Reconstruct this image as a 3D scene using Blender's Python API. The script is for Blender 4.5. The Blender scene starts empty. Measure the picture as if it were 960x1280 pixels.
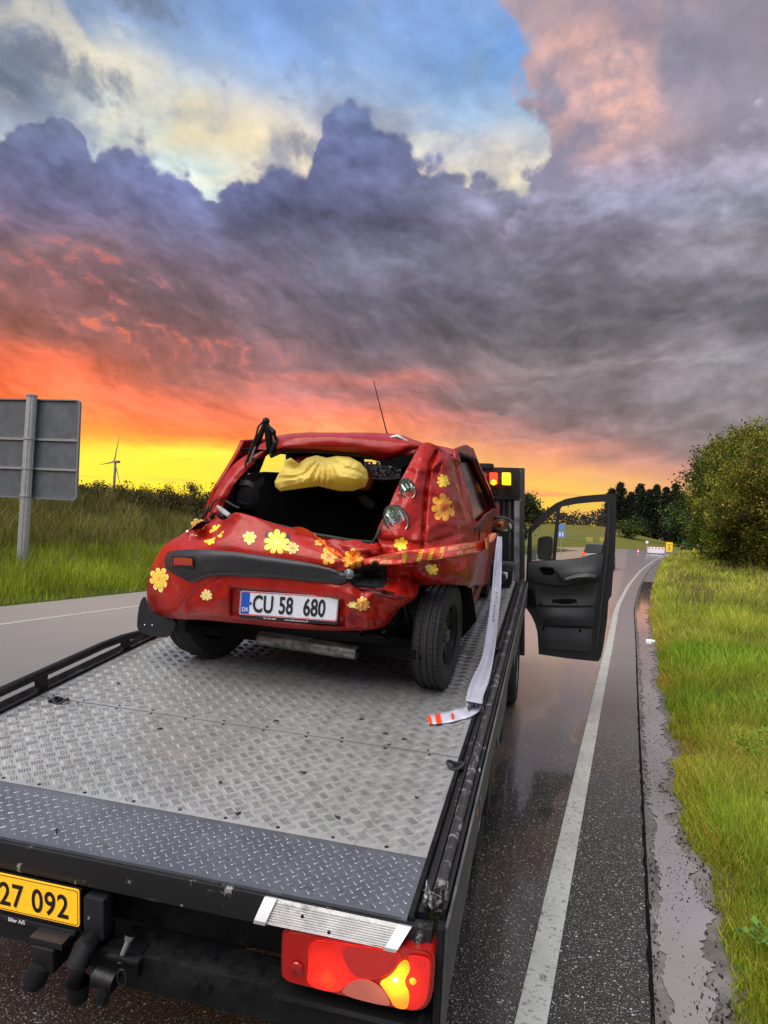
import bpy, bmesh, math, random
import numpy as np
from mathutils import Vector, Matrix, noise
from mathutils.bvhtree import BVHTree
random.seed(7); rng = np.random.default_rng(7)
R = math.radians
scn = bpy.context.scene
COL = scn.collection

# ------------------------------------------------------------------ camera
CH = 1.8
_Y = np.array([788 - 480, 675 - 640, 900.0]); _a = _Y.copy(); _b = _a + np.array([-1000, -48.0, 0])
_Z = np.cross(_a, _b); _Z /= np.linalg.norm(_Z)
if _Z[1] > 0: _Z = -_Z
_Y = _Y / np.linalg.norm(_Y); _X = np.cross(_Y, _Z)
if _X[0] < 0: _X = -_X
RW = np.array([_X, _Y, _Z])                      # world axes seen from the camera
CAM = np.array([0, 0, CH])
cam = bpy.data.cameras.new('camera'); camo = bpy.data.objects.new('camera', cam); COL.objects.link(camo)
M = Matrix.Identity(4)
for i in range(3):
    M[i][0] = RW[i, 0]; M[i][1] = -RW[i, 1]; M[i][2] = -RW[i, 2]; M[i][3] = CAM[i]
camo.matrix_world = M
cam.sensor_width = 36; cam.lens = 900 / 1280 * 36; cam.clip_end = 6000; cam.clip_start = .05
scn.camera = camo
def ray(x, y):                                                    # sight line of a measured point of the photograph
    v = RW @ np.array([x - 480., y - 640., 900.]); return v / np.linalg.norm(v)

# ------------------------------------------------------------------ light and exposure
EXPO = 1.2
scn.view_settings.view_transform = 'Standard'; scn.view_settings.look = 'None'
scn.view_settings.exposure = EXPO; scn.view_settings.gamma = 1
sl = bpy.data.lights.new('sun', 'SUN'); sl.energy = 1.9; sl.angle = R(65); sl.color = (1, .96, .9)
so = bpy.data.objects.new('sun', sl); COL.objects.link(so)
so.rotation_euler = (R(30), R(-16), R(0))        # soft light of the high cloud, a little from behind

def lin(c):
    return [((v / 255) / 12.92 if v / 255 <= .04045 else ((v / 255 + .055) / 1.055) ** 2.4) for v in c]

class NT:
    """tiny node-tree writer"""
    def __init__(s, t): s.t = t; s.n = t.nodes; s.l = t.links
    def put(s, sock, v):
        if isinstance(v, bpy.types.NodeSocket): s.l.new(v, sock)
        elif v is not None:
            if hasattr(sock.default_value, '__len__') and not hasattr(v, '__len__'): v = [v] * len(sock.default_value)
            if hasattr(v, '__len__') and len(v) == 3 and len(sock.default_value) == 4: v = list(v) + [1]
            sock.default_value = v
    def m(s, op, a, b=None, c=None, clamp=False):
        n = s.n.new('ShaderNodeMath'); n.operation = op; n.use_clamp = clamp
        for i, v in enumerate((a, b, c)):
            if v is not None: s.put(n.inputs[i], v)
        return n.outputs[0]
    def vm(s, op, a, b=None):
        n = s.n.new('ShaderNodeVectorMath'); n.operation = op
        s.put(n.inputs[0], a)
        if b is not None: s.put(n.inputs[1], b)
        return n.outputs[0]
    def ss(s, v, a, b, x=0., y=1.):
        n = s.n.new('ShaderNodeMapRange'); n.interpolation_type = 'SMOOTHSTEP'
        s.put(n.inputs[0], v); s.put(n.inputs[1], a); s.put(n.inputs[2], b); s.put(n.inputs[3], x); s.put(n.inputs[4], y)
        return n.outputs[0]
    def mix(s, f, a, b, mode='MIX'):
        n = s.n.new('ShaderNodeMix'); n.data_type = 'RGBA'; n.blend_type = mode
        s.put(n.inputs[0], f); s.put(n.inputs[6], a); s.put(n.inputs[7], b); return n.outputs[2]
    def noise(s, vec, scale, detail=4, rough=.5, dist=0, lac=2.0):
        n = s.n.new('ShaderNodeTexNoise'); s.put(n.inputs['Vector'], vec)
        n.inputs['Scale'].default_value = scale; n.inputs['Detail'].default_value = detail
        n.inputs['Roughness'].default_value = rough; n.inputs['Distortion'].default_value = dist
        n.inputs['Lacunarity'].default_value = lac
        return n.outputs
    def vor(s, vec, scale, feat='F1', rnd=1.0):
        n = s.n.new('ShaderNodeTexVoronoi'); n.feature = feat; s.put(n.inputs['Vector'], vec)
        n.inputs['Scale'].default_value = scale; n.inputs['Randomness'].default_value = rnd; return n.outputs
    def ramp(s, f, stops, interp='LINEAR'):
        n = s.n.new('ShaderNodeValToRGB'); r = n.color_ramp; r.interpolation = interp
        while len(r.elements) < len(stops): r.elements.new(1)
        for e, (p, c) in zip(r.elements, stops): e.position = p; e.color = tuple(c) + (1,)
        s.put(n.inputs[0], f); return n.outputs[0]
    def comb(s, x, y, z):
        n = s.n.new('ShaderNodeCombineXYZ')
        for i, v in enumerate((x, y, z)): s.put(n.inputs[i], v)
        return n.outputs[0]
    def sep(s, v):
        n = s.n.new('ShaderNodeSeparateXYZ'); s.put(n.inputs[0], v); return n.outputs

# ------------------------------------------------------------------ sky (world)
world = bpy.data.worlds.new('World'); scn.world = world; world.use_nodes = True
w = NT(world.node_tree); w.n.clear()
tc = w.n.new('ShaderNodeTexCoord'); D = tc.outputs['Generated']
dx, dy, dz = w.sep(D)
# domain warp makes cloud texture out of the colour bands
el0 = w.m('MULTIPLY', w.m('ARCSINE', dz), 180 / math.pi)
az0 = w.m('MULTIPLY', w.m('ARCTAN2', dx, dy), 180 / math.pi)
zz = w.m('DIVIDE', dz, w.m('ADD', w.m('ABSOLUTE', dz), .32))
flat = w.comb(dx, dy, w.m('MULTIPLY', zz, 2.6))
n1 = w.noise(flat, 2.6, 7, .58, .35)
n2 = w.noise(w.vm('ADD', flat, (5.2, 1.3, 7.7)), 3.4, 7, .58, .2)
n1f = w.m('SUBTRACT', n1[0], .5); n2f = w.m('SUBTRACT', n2[0], .5)
wamp = w.ss(el0, 2, 16, .18, 1)
az = w.m('ADD', az0, w.m('MULTIPLY', n2f, 20))
# the cloud streets climb to the left
el = w.m('ADD', el0, w.m('MULTIPLY', w.m('MULTIPLY', n1f, 7), wamp))
def col(stops):     # stops: (elevation, sRGB)
    f = w.m('DIVIDE', el, 40.0, clamp=True)
    return w.ramp(f, [(max(0, e) / 40., lin(c)) for e, c in stops])
def blend(cols):    # cols: (azimuth, colour socket) in rising azimuth
    out = cols[0][1]
    for (a0, _), (a1, c) in zip(cols, cols[1:]): out = w.mix(w.ss(az, a0, a1), out, c)
    return out
def cloudcol(px, rows):     # colours measured down one column of the photograph, kept by elevation
    v = [(math.degrees(math.asin(ray(px, y)[2])), c) for y, c in rows]; v.sort(key=lambda q: q[0])
    f = w.m('DIVIDE', el, 40.0, clamp=True)
    return w.ramp(f, [(min(1, max(0, e / 40.)), lin(c)) for e, c in v])
def azof(px, y=350): v = ray(px, y); return math.degrees(math.atan2(v[0], v[1]))
low = blend([
 (-130, col([(0, (235,150,90)), (3, (220,130,90)), (8, (150,100,110)), (18, (125,118,150)), (38, (150,152,180))])),
 (-66, col([(0, (255,215,70)), (3, (255,215,60)), (4.5, (250,120,50)), (9, (235,95,60)), (14, (180,85,80)), (20, (120,88,105)), (30, (96,98,130)), (38, (120,130,160))])),
 (azof(20), cloudcol(20, [(640, (255,243,80)), (562, (255,240,72)), (548, (255,195,60)), (534, (250,128,50)), (500, (243,102,54)), (470, (238,100,62)), (430, (214,98,70)), (405, (168,92,82)), (370, (146,90,88)), (340, (128,90,96)), (310, (130,98,104)), (280, (112,95,116)), (240, (98,96,128)), (180, (92,98,130)), (130, (96,106,132)), (0, (115,122,145))])),
 (azof(240), cloudcol(240, [(640, (255,238,64)), (566, (255,236,70)), (556, (255,180,62)), (542, (250,118,62)), (520, (238,106,72)), (490, (205,102,84)), (465, (160,94,90)), (435, (126,86,92)), (400, (108,86,96)), (360, (102,86,100)), (320, (98,92,116)), (280, (92,95,128)), (240, (98,105,146)), (0, (115,125,160))])),
 (azof(480), cloudcol(480, [(640, (255,222,80)), (590, (255,210,90)), (562, (252,180,95)), (542, (247,145,96)), (522, (236,126,98)), (505, (188,112,106)), (484, (158,104,106)), (468, (184,112,106)), (452, (120,98,106)), (420, (97,89,101)), (380, (96,91,108)), (340, (106,105,126)), (300, (90,88,112)), (250, (88,90,120)), (200, (92,98,135)), (140, (104,118,158)), (0, (115,125,160))])),
 (azof(720), cloudcol(720, [(660, (255,214,80)), (622, (255,205,88)), (602, (254,195,102)), (582, (248,172,112)), (566, (232,150,120)), (550, (172,124,118)), (530, (125,102,106)), (500, (106,96,101)), (462, (124,112,116)), (438, (97,91,97)), (400, (93,88,95)), (350, (98,95,106)), (300, (106,101,117)), (260, (126,126,150)), (200, (140,138,160)), (0, (150,142,160))])),
 (azof(940), cloudcol(940, [(660, (244,188,130)), (622, (240,180,130)), (602, (224,160,130)), (586, (198,140,128)), (570, (150,122,125)), (545, (121,109,113)), (500, (125,118,122)), (460, (131,126,133)), (430, (119,112,120)), (390, (94,90,97)), (350, (101,96,104)), (300, (125,122,131)), (260, (139,139,157)), (200, (131,131,155)), (0, (145,145,160))])),
 (45, col([(0, (215,165,140)), (4, (180,150,150)), (10, (125,122,138)), (20, (122,124,142)), (38, (158,162,182))])),
 (130, col([(0, (160,160,175)), (8, (150,152,170)), (20, (165,170,190)), (38, (176,182,202))])),
])
high = blend([
 (-70, col([(0, (200,200,200)), (24, (150,160,180)), (40, (150,165,195))])),
 (azof(20, 80), cloudcol(20, [(150, (176,188,200)), (118, (120,132,150)), (90, (104,116,138)), (60, (124,134,150)), (30, (140,152,172)), (0, (128,144,172))])),
 (azof(130, 80), cloudcol(130, [(200, (190,215,220)), (150, (206,216,214)), (110, (212,212,202)), (60, (218,212,194)), (30, (166,180,196)), (0, (136,158,192))])),
 (azof(240, 80), cloudcol(240, [(240, (176,212,224)), (215, (196,216,216)), (180, (234,224,194)), (140, (232,220,190)), (105, (192,198,204)), (65, (150,176,210)), (0, (126,156,206))])),
 (azof(360, 80), cloudcol(360, [(220, (228,215,190)), (190, (242,224,184)), (165, (222,214,202)), (120, (166,186,216)), (60, (134,167,220)), (0, (122,157,213))])),
 (azof(480, 80), cloudcol(480, [(200, (225,212,196)), (160, (186,194,210)), (120, (158,180,212)), (60, (136,168,216)), (0, (126,158,210))])),
 (azof(600, 80), cloudcol(600, [(240, (250,236,202)), (205, (218,212,206)), (160, (164,189,216)), (110, (128,166,214)), (60, (116,158,214)), (0, (122,156,208))])),
 (60, col([(10, (170,175,195)), (40, (150,165,200))])),
])
# outline of the great cumulus: elevation against azimuth
fc = w.n.new('ShaderNodeFloatCurve'); cu = fc.mapping.curves[0]
prof = [(-90, 22), (-60, 25), (-52, 24.0), (-48.5, 24.6), (-47.5, 25.9), (-45.5, 26.9), (-43.7, 26.4), (-41.7, 25.6), (-39.4, 25.6), (-37.4, 25.7), (-35.6, 25.4), (-34.6, 24.1), (-32.8, 24.1), (-31.3, 24.9), (-29.2, 26.2), (-27, 26.2), (-25.9, 26.9), (-25.9, 27.6), (-25.3, 29.6), (-24.0, 30.6), (-21.6, 30.4), (-20.0, 29.3), (-18.4, 29.0), (-17.5, 27.9), (-15.2, 26.9), (-12.6, 26.2), (-10, 25.4), (-8.4, 25.1), (-6.9, 25.5), (0, 28), (30, 30)]
xs = [(a + 90) / 120 for a, _ in prof]
while len(cu.points) < len(prof): cu.points.new(.5, .5)
for p, x, (_, e) in zip(cu.points, xs, prof): p.location = (x, e / 40); p.handle_type = 'VECTOR'
fc.mapping.update()
D3 = w.comb(dx, dy, dz)
bn = w.noise(D, 9, 8, .6, .3)[0]
dw = w.vm('ADD', D3, w.vm('MULTIPLY', w.noise(D, 14, 4, .5)[1], (.02, .02, .02)))
b1 = w.vor(dw, 26, 'F1')[0]; b2 = w.vor(dw, 62, 'F1')[0]
azw = w.m('ADD', az0, w.m('MULTIPLY', w.m('SUBTRACT', bn, .5), 2.0))
w.put(fc.inputs['Value'], w.m('DIVIDE', w.m('ADD', azw, 90), 120., clamp=True))
edge = w.m('MULTIPLY', fc.outputs[0], 40)
edge = w.m('ADD', edge, w.m('MULTIPLY', w.m('SUBTRACT', w.noise(D, 30, 6, .6, .2)[0], .5), 1.8))
edge = w.m('SUBTRACT', edge, w.m('MULTIPLY', w.m('SUBTRACT', b1, .42), 2.5)); edge = w.m('SUBTRACT', edge, w.m('MULTIPLY', w.m('SUBTRACT', b2, .42), 1.0))
above = w.m('SUBTRACT', el0, edge)
open_az = w.m('MULTIPLY', w.ss(az0, -100, -70), w.ss(az0, 40, 20))
mask = w.m('MULTIPLY', w.ss(above, -.25, w.ss(bn, .35, .6, .25, .9)), open_az)
# broken fringe over the great cloud
fr = w.m('ADD', above, w.m('MULTIPLY', w.m('SUBTRACT', w.noise(w.comb(dx, dy, w.m('MULTIPLY', dz, 1.4)), 8, 8, .6, .3)[0], .5), 20))
fringe = w.m('MULTIPLY', w.ss(fr, 3.0, -1.5), w.ss(above, 7, 3))
# wisps in the clear sky
wn = w.noise(w.vm('MULTIPLY', flat, (1, 1, 1.3)), 5.5, 8, .62, .6)[0]
bx = w.m('MULTIPLY', w.ss(az0, -36, -42), w.ss(el0, 25, 28))
thr = w.m('SUBTRACT', .64, w.m('MULTIPLY', bx, .15))
wisp = w.ss(wn, thr, w.m('ADD', thr, .12))
wq = w.noise(w.vm('ADD', D3, (7, 1, 2)), 13, 8, .64, .4)[0]
def puff(px, py, ra, re):
    v = ray(px, py); a_, e_ = math.degrees(math.atan2(v[0], v[1])), math.degrees(math.asin(v[2]))
    a = w.m('DIVIDE', w.m('SUBTRACT', az0, a_), ra); e = w.m('DIVIDE', w.m('SUBTRACT', el0, e_), re)
    return w.ss(w.m('ADD', w.m('SUBTRACT', 1., w.m('ADD', w.m('MULTIPLY', a, a), w.m('MULTIPLY', e, e))), w.m('MULTIPLY', w.m('SUBTRACT', wq, .5), 5.0)), .35, 1.3)
for px_, py_, ra_, re_ in ((140, 108, 3.6, 2.4), (30, 88, 4.0, 3.0), (374, 106, 3.2, 2.0), (190, 6, 3.4, 1.8), (365, 186, 2.4, 1.4)): wisp = w.m('MAXIMUM', wisp, puff(px_, py_, ra_, re_))
wn2 = w.noise(w.vm('ADD', flat, (3.1, 9.4, 2.2)), 7.5, 8, .64, .5)[0]
hi2 = w.mix(w.m('MULTIPLY', w.m('MULTIPLY', w.ss(wn2, .48, .64), w.ss(w.m('ADD', above, w.m('MULTIPLY', bx, -4)), 6, 1.)), .5), high, lin((250, 236, 204)))
hi2 = w.mix(w.m('MULTIPLY', w.ss(wn2, .48, .36), .35), hi2, lin((150, 168, 192)))
hi2 = w.mix(w.m('MULTIPLY', wisp, .75), hi2, lin((112, 122, 145)))
hi2 = w.mix(w.m('MULTIPLY', fringe, .62), hi2, lin((136, 142, 166)))
# relief inside the cloud deck: billows shaded from the low sun side
shr = w.m('ADD', el0, w.m('MULTIPLY', w.m('MINIMUM', w.m('ADD', az0, 10), 0.), .36)); shr = w.m('SUBTRACT', shr, w.m('MULTIPLY', w.m('MAXIMUM', w.m('ADD', az0, 6), 0.), .18))
shr = w.m('ADD', shr, w.m('MULTIPLY', n1f, 7))
vA = w.comb(w.m('MULTIPLY', az0, .056), w.m('MULTIPLY', shr, .112), w.m('MULTIPLY', dy, .6)); vB = w.vm('ADD', vA, (-.004, -.045, .0))
rA = w.noise(vA, 3.3, 9, .56, .0)[0]; rB = w.noise(vB, 3.3, 9, .56, .0)[0]
vC = w.comb(dx, dy, w.m('MULTIPLY', dz, 1.5)); vE = w.vm('ADD', vC, (-.010, .006, -.022))
rC = w.noise(vC, 9, 8, .58, .1)[0]; rE = w.noise(vE, 9, 8, .58, .1)[0]
emb = w.m('ADD', w.m('MULTIPLY', w.m('SUBTRACT', rB, rA), w.ss(el0, 26, 15, .5, 1.7)), w.m('MULTIPLY', w.m('SUBTRACT', rE, rC), w.ss(el0, 12, 24, .8, 2.0)))
emb = w.m('ADD', 1., emb, clamp=False)
# the rose-lit cloud high on the right
pe = w.m('ADD', w.m('MULTIPLY', w.m('ABSOLUTE', w.m('SUBTRACT', el0, 30.4)), -.30), -8.6)
pe = w.m('ADD', pe, w.m('MULTIPLY', w.m('SUBTRACT', w.noise(D3, 11, 9, .62, 0)[0], .5), 15)); pe = w.m('ADD', pe, w.m('MULTIPLY', w.m('SUBTRACT', b1, .4), 2.5))
pm = w.ss(w.m('SUBTRACT', az0, pe), -.4, 1.5)
pn = w.noise(w.vm('ADD', D3, (1.4, 2.2, .3)), 9, 8, .6, 0)[0]
pr = w.mix(w.ss(pn, .36, .60), lin((142, 138, 158)), lin((182, 156, 162)))
da = w.m('DIVIDE', w.m('ADD', az0, 4.6), 6.0); de = w.m('DIVIDE', w.m('SUBTRACT', el0, 31.0), 4.2)
core = w.ss(w.m('ADD', w.m('MULTIPLY', da, da), w.m('MULTIPLY', de, de)), 1.5, .2)
pr = w.mix(w.m('MULTIPLY', w.m('MULTIPLY', core, w.ss(pn, .42, .60)), w.ss(emb, .85, 1.2, .25, 1.)), pr, lin((232, 180, 166)))
pr = w.mix(w.ss(el0, 29, 24.5), pr, lin((142, 138, 162)))
pr = w.mix(w.m('MULTIPLY', w.ss(az0, 0, 6), .8), pr, lin((142, 138, 154)))
skyc = w.mix(mask, low, hi2)
upper_right = w.m('MULTIPLY', pm, w.m('MULTIPLY', w.ss(w.m('ADD', el0, w.m('MULTIPLY', n2f, 10)), 22, 26), open_az))
skyc = w.mix(upper_right, skyc, pr)
dn = w.noise(w.vm('ADD', vA, (3.3, 7.1, 0)), 2.6, 9, .58, .1)[0]
dl = w.noise(w.comb(dx, dy, w.m('MULTIPLY', dz, 1.6)), 10, 8, .62, .5)[0]
det = w.m('MULTIPLY', w.ss(dn, .32, .70, .94, 1.36), w.ss(dl, .34, .66, .90, 1.16))
big_ = w.noise(w.vm('ADD', vA, (9.3, 2.1, 0)), 1.15, 4, .5, .2)[0]; det = w.m('MULTIPLY', det, w.ss(big_, .34, .66, .84, 1.22))
det = w.m('MULTIPLY', w.m('MULTIPLY', det, w.ss(b1, .15, .75, 1.04, .95)), w.m('MAXIMUM', w.m('MINIMUM', emb, 1.6), .66))
calm = w.ss(el0, 3.5, 9)
det = w.m('MULTIPLY', det, w.m('ADD', 1., w.m('MULTIPLY', w.m('MULTIPLY', w.ss(az0, -24, -6), w.ss(el0, 8, 12)), w.ss(el0, 28, 22, 0, .22))))
detc = w.m('ADD', w.m('MULTIPLY', w.m('SUBTRACT', det, 1), w.m('MULTIPLY', calm, w.m('SUBTRACT', 1., w.m('MULTIPLY', mask, .65)))), 1)
skyc = w.mix(1., skyc, w.comb(detc, detc, detc), 'MULTIPLY')
# edges that catch the low light on the sunset side
ridge = w.m('MULTIPLY', w.ss(emb, 1.03, 1.28), 1.2, clamp=True)
reg = w.m('MULTIPLY', w.m('MULTIPLY', w.ss(el0, 7, 9), w.ss(shr, 9, 3.5)), w.m('MULTIPLY', w.ss(az0, -10, -26), w.ss(az0, -90, -60)))
skyc = w.mix(w.m('MULTIPLY', w.m('MULTIPLY', ridge, reg), w.ss(dl, .40, .6, .25, .9)), skyc, lin((236, 118, 88)))
# low bars of cloud over the yellow band
bn2 = w.noise(w.comb(dx, dy, w.m('MULTIPLY', dz, 16)), 3.0, 6, .55, .3)[0]
bars = w.m('MULTIPLY', w.m('MULTIPLY', w.ss(bn2, .55, .66), w.ss(el0, 5.5, 3)), w.ss(az0, -30, -12, .45, .9))
skyc = w.mix(bars, skyc, lin((244, 160, 110)))
# overhead and behind the lens: the even bright veil that lights the near ground
skyc = w.mix(w.ss(el0, 38, 55), skyc, lin((168, 174, 194)))
skyc = w.mix(w.ss(el0, 0, -3), skyc, lin((70, 72, 60)))
nis = w.n.new('ShaderNodeTexSky'); nis.sky_type = 'NISHITA'; nis.sun_disc = False
nis.sun_elevation = R(1.5); nis.sun_rotation = R(-40)
bg = w.n.new('ShaderNodeBackground'); w.put(bg.inputs[0], skyc); bg.inputs[1].default_value = 2 ** -EXPO
bg2 = w.n.new('ShaderNodeBackground'); w.put(bg2.inputs[0], nis.outputs[0]); bg2.inputs[1].default_value = .004
add = w.n.new('ShaderNodeAddShader'); w.l.new(bg.outputs[0], add.inputs[0]); w.l.new(bg2.outputs[0], add.inputs[1])
wo = w.n.new('ShaderNodeOutputWorld'); w.l.new(add.outputs[0], wo.inputs[0])
world.cycles.sampling_method = 'MANUAL'; world.cycles.sample_map_resolution = 512

# ------------------------------------------------------------------ coordinate helpers (places measured from the photograph)
TY, TP, TR, TD = R(5.356), R(7.606), R(1.468), 1.375          # the sloping tow-truck bed
FW = np.array([-math.sin(TY) * math.cos(TP), math.cos(TY) * math.cos(TP), math.sin(TP)])
_rt = np.array([math.cos(TY), math.sin(TY), 0]); _up = np.cross(_rt, FW)
RT = _rt * math.cos(TR) - _up * math.sin(TR); UP = np.cross(RT, FW)
TM = np.array([RT, FW, UP])
HF = np.array([-math.sin(TY), math.cos(TY), 0])
def tf(x, y, z): return CAM + x * RT + y * FW + (z - TD) * UP     # bed coordinates -> world
def tfv(v): v = np.asarray(v, float); return CAM + v[..., :1] * RT + v[..., 1:2] * FW + (v[..., 2:3] - TD) * UP
def ty(px, py, y):                                                # sight line onto a cross plane of the bed
    v = TM @ ray(px, py); o = np.array([0, 0, TD]); return o + v * (y / v[1])
def typ(px, py, y): return tf(*ty(px, py, y))
def tz(px, py, z=0):
    v = TM @ ray(px, py); o = np.array([0, 0, TD]); return o + v * ((z - TD) / v[2])
def at(px, py, D):                                                # upright plane across the truck's heading
    v = ray(px, py); return CAM + v * (D / (v @ HF))
def atw(px, py, Y):
    v = ray(px, py); return CAM + v * (Y / v[1])
ident = lambda x, y, z: np.array([x, y, z], float)

# ------------------------------------------------------------------ materials
def mat(name, base=(.5, .5, .5), rough=.5, metal=0., coat=0., var=0., vscale=8., bump=0., bscale=60., dirt=None, dirtscale=6., dirtamt=.5, emis=None, estr=0., spec=.5, alpha=None, trans=0., fn=None):
    m_ = bpy.data.materials.new(name); m_.use_nodes = True
    t = NT(m_.node_tree); p = t.n['Principled BSDF']
    c = base; g = t.n.new('ShaderNodeNewGeometry').outputs['Position']
    if var or dirt:
        nz = t.noise(g, vscale, 6, .6)[0]
        lo = [v * (1 - var) for v in base]; hi = [min(1, v * (1 + var)) for v in base]
        c = t.mix(t.ss(nz, .3, .7), lo, hi)
        if dirt:
            dz_ = t.noise(t.vm('ADD', g, (3, 8, 1)), dirtscale, 8, .68)[0]
            c = t.mix(t.m('MULTIPLY', t.ss(dz_, .48, .62), dirtamt), c, dirt)
            t.put(p.inputs['Roughness'], t.ss(dz_, .4, .65, rough, min(1, rough + .3)))
    t.put(p.inputs['Base Color'], c)
    if not dirt: p.inputs['Roughness'].default_value = rough
    p.inputs['Metallic'].default_value = metal; p.inputs['Specular IOR Level'].default_value = spec
    p.inputs['Coat Weight'].default_value = coat; p.inputs['Coat Roughness'].default_value = .06
    p.inputs['Transmission Weight'].default_value = trans
    if bump:
        b = t.n.new('ShaderNodeBump'); b.inputs['Strength'].default_value = bump; b.inputs['Distance'].default_value = .01
        t.put(b.inputs['Height'], t.noise(g, bscale, 5, .6)[0]); t.l.new(b.outputs[0], p.inputs['Normal'])
    if emis: p.inputs['Emission Color'].default_value = tuple(emis) + (1,); p.inputs['Emission Strength'].default_value = estr
    if fn: fn(t, p, g)
    return m_
def attr_mat(name, rough=.6, trans=.25, spec=.3):
    """foliage: the colour of each leaf or blade is carried by the mesh"""
    m_ = bpy.data.materials.new(name); m_.use_nodes = True; t = NT(m_.node_tree); p = t.n['Principled BSDF']
    a = t.n.new('ShaderNodeAttribute'); a.attribute_name = 'tint'
    t.put(p.inputs['Base Color'], a.outputs['Color']); p.inputs['Roughness'].default_value = rough
    p.inputs['Specular IOR Level'].default_value = spec
    tr = t.n.new('ShaderNodeBsdfTranslucent'); t.put(tr.inputs[0], a.outputs['Color'])
    mx = t.n.new('ShaderNodeMixShader'); mx.inputs[0].default_value = trans
    t.l.new(p.outputs[0], mx.inputs[1]); t.l.new(tr.outputs[0], mx.inputs[2])
    t.l.new(mx.outputs[0], t.n['Material Output'].inputs[0]); return m_
MT = {}
MT['black'] = mat('black paint', (.006, .006, .007), .4, spec=.3, var=.4, bump=.15, bscale=40, dirt=(.02, .019, .018), dirtscale=9, dirtamt=.25)
MT['rubber'] = mat('rubber', (.016, .016, .017), .72, var=.3, bump=.2)
MT['plastic'] = mat('black plastic', (.014, .015, .018), .45, var=.25, vscale=20, bump=.08, bscale=300)
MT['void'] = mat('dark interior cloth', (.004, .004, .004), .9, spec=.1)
MT['trim'] = mat('grey door trim', (.022, .023, .0255), .6, var=.12, bump=.05, bscale=400)
MT['trim2'] = mat('dark door trim', (.013, .013, .0145), .6)
MT['steel'] = mat('galvanised steel', (.42, .43, .43), .45, metal=.6, var=.15, vscale=14, bump=.08)
MT['alu'] = mat('aluminium', (.60, .60, .58), .38, metal=.85, var=.12, vscale=20, dirt=(.2, .19, .17), dirtscale=12, dirtamt=.6)
MT['chrome'] = mat('bright metal', (.75, .75, .76), .15, metal=1.)
MT['white'] = mat('white plastic', (.72, .73, .76), .35)
MT['lampref'] = mat('clear lamp reflector', (.62, .70, .56), .22, metal=.75, var=.3, vscale=60)
MT['glass'] = mat('dark glass', (.01, .012, .014), .04, spec=.8)
MT['platewhite'] = mat('white plate', (.72, .75, .82), .3, var=.06, vscale=40)
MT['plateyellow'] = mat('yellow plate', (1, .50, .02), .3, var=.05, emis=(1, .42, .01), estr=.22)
MT['ink'] = mat('black print', (.01, .01, .012), .5)
MT['blue'] = mat('blue print', (.01, .09, .5), .4)
MT['whiteink'] = mat('white print', (.75, .75, .75), .5)
MT['redpl'] = mat('red plastic', (.30, .008, .006), .2, coat=.5)
def lens_fn(t, p, g):
    v = t.vor(t.vm('MULTIPLY', g, (1, 1, 1)), 130, 'F1', .25)[0]
    t.put(p.inputs['Emission Strength'], t.ss(v, .1, .6, .50, .24)); p.inputs['Base Color'].default_value = (.5, .01, .006, 1); p.inputs['Roughness'].default_value = .15
    b = t.n.new('ShaderNodeBump'); b.inputs['Strength'].default_value = .5; b.inputs['Distance'].default_value = .003; t.put(b.inputs['Height'], v); t.l.new(b.outputs[0], p.inputs['Normal'])
MT['lensred'] = mat('lit red lens', coat=.6, emis=(1, .018, .008), estr=.42, fn=lens_fn)
MT['lensreddark'] = mat('red lens', (.25, .006, .004), .12, coat=.6, emis=(1, .01, .005), estr=.06)
MT['lenspink'] = mat('pale lens', (.75, .22, .16), .15, coat=.5, emis=(1, .2, .14), estr=.16)
MT['amber'] = mat('lit amber lens', (1, .45, .02), .15, emis=(1, .40, .008), estr=1.15)
MT['amberhot'] = mat('glowing bulb', (1, .8, .3), .2, emis=(1, .86, .35), estr=5)
MT['redlamp'] = mat('lit red lamp', (.8, .03, .01), .15, emis=(1, .03, .01), estr=1.3)

def paint_fn(t, p, g):
    n_ = t.noise(g, 5, 7, .62)[0]
    c = t.mix(t.ss(n_, .35, .68), (.38, .011, .005), (.26, .007, .004))
    d = t.noise(t.vm('ADD', g, (4, 1, 2)), 22, 8, .7)[0]
    c = t.mix(t.m('MULTIPLY', t.ss(d, .58, .72), .35), c, (.17, .06, .04))
    sc = t.noise(t.vm('MULTIPLY', t.vm('ADD', g, (0, 0, 9)), (1, 1, 5)), 26, 3, .5, .3)[0]; sm = t.m('MULTIPLY', t.m('LESS_THAN', t.m('ABSOLUTE', t.m('SUBTRACT', sc, .5)), .006), t.ss(t.noise(g, 6.5, 3, .5)[0], .52, .62)); c = t.mix(t.m('MULTIPLY', sm, .55), c, (.55, .42, .38))
    ch = t.noise(t.vm('ADD', g, (2, 5, 2)), 48, 4, .6)[0]; c = t.mix(t.m('MULTIPLY', t.m('GREATER_THAN', ch, .70), .8), c, (.03, .02, .02))
    t.put(p.inputs['Base Color'], c); t.put(p.inputs['Roughness'], t.ss(d, .4, .7, .30, .55))
    b = t.n.new('ShaderNodeBump'); b.inputs['Strength'].default_value = .25; b.inputs['Distance'].default_value = .012
    t.put(b.inputs['Height'], t.noise(g, 9, 3, .5)[0]); t.l.new(b.outputs[0], p.inputs['Normal'])
    t.l.new(b.outputs[0], p.inputs['Coat Normal'])
MT['red'] = mat('red car paint', coat=.16, spec=.25, fn=paint_fn)
MT['reddark'] = mat('scraped red metal', (.13, .012, .01), .5, var=.5, vscale=18, bump=.3, bscale=30)

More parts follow.
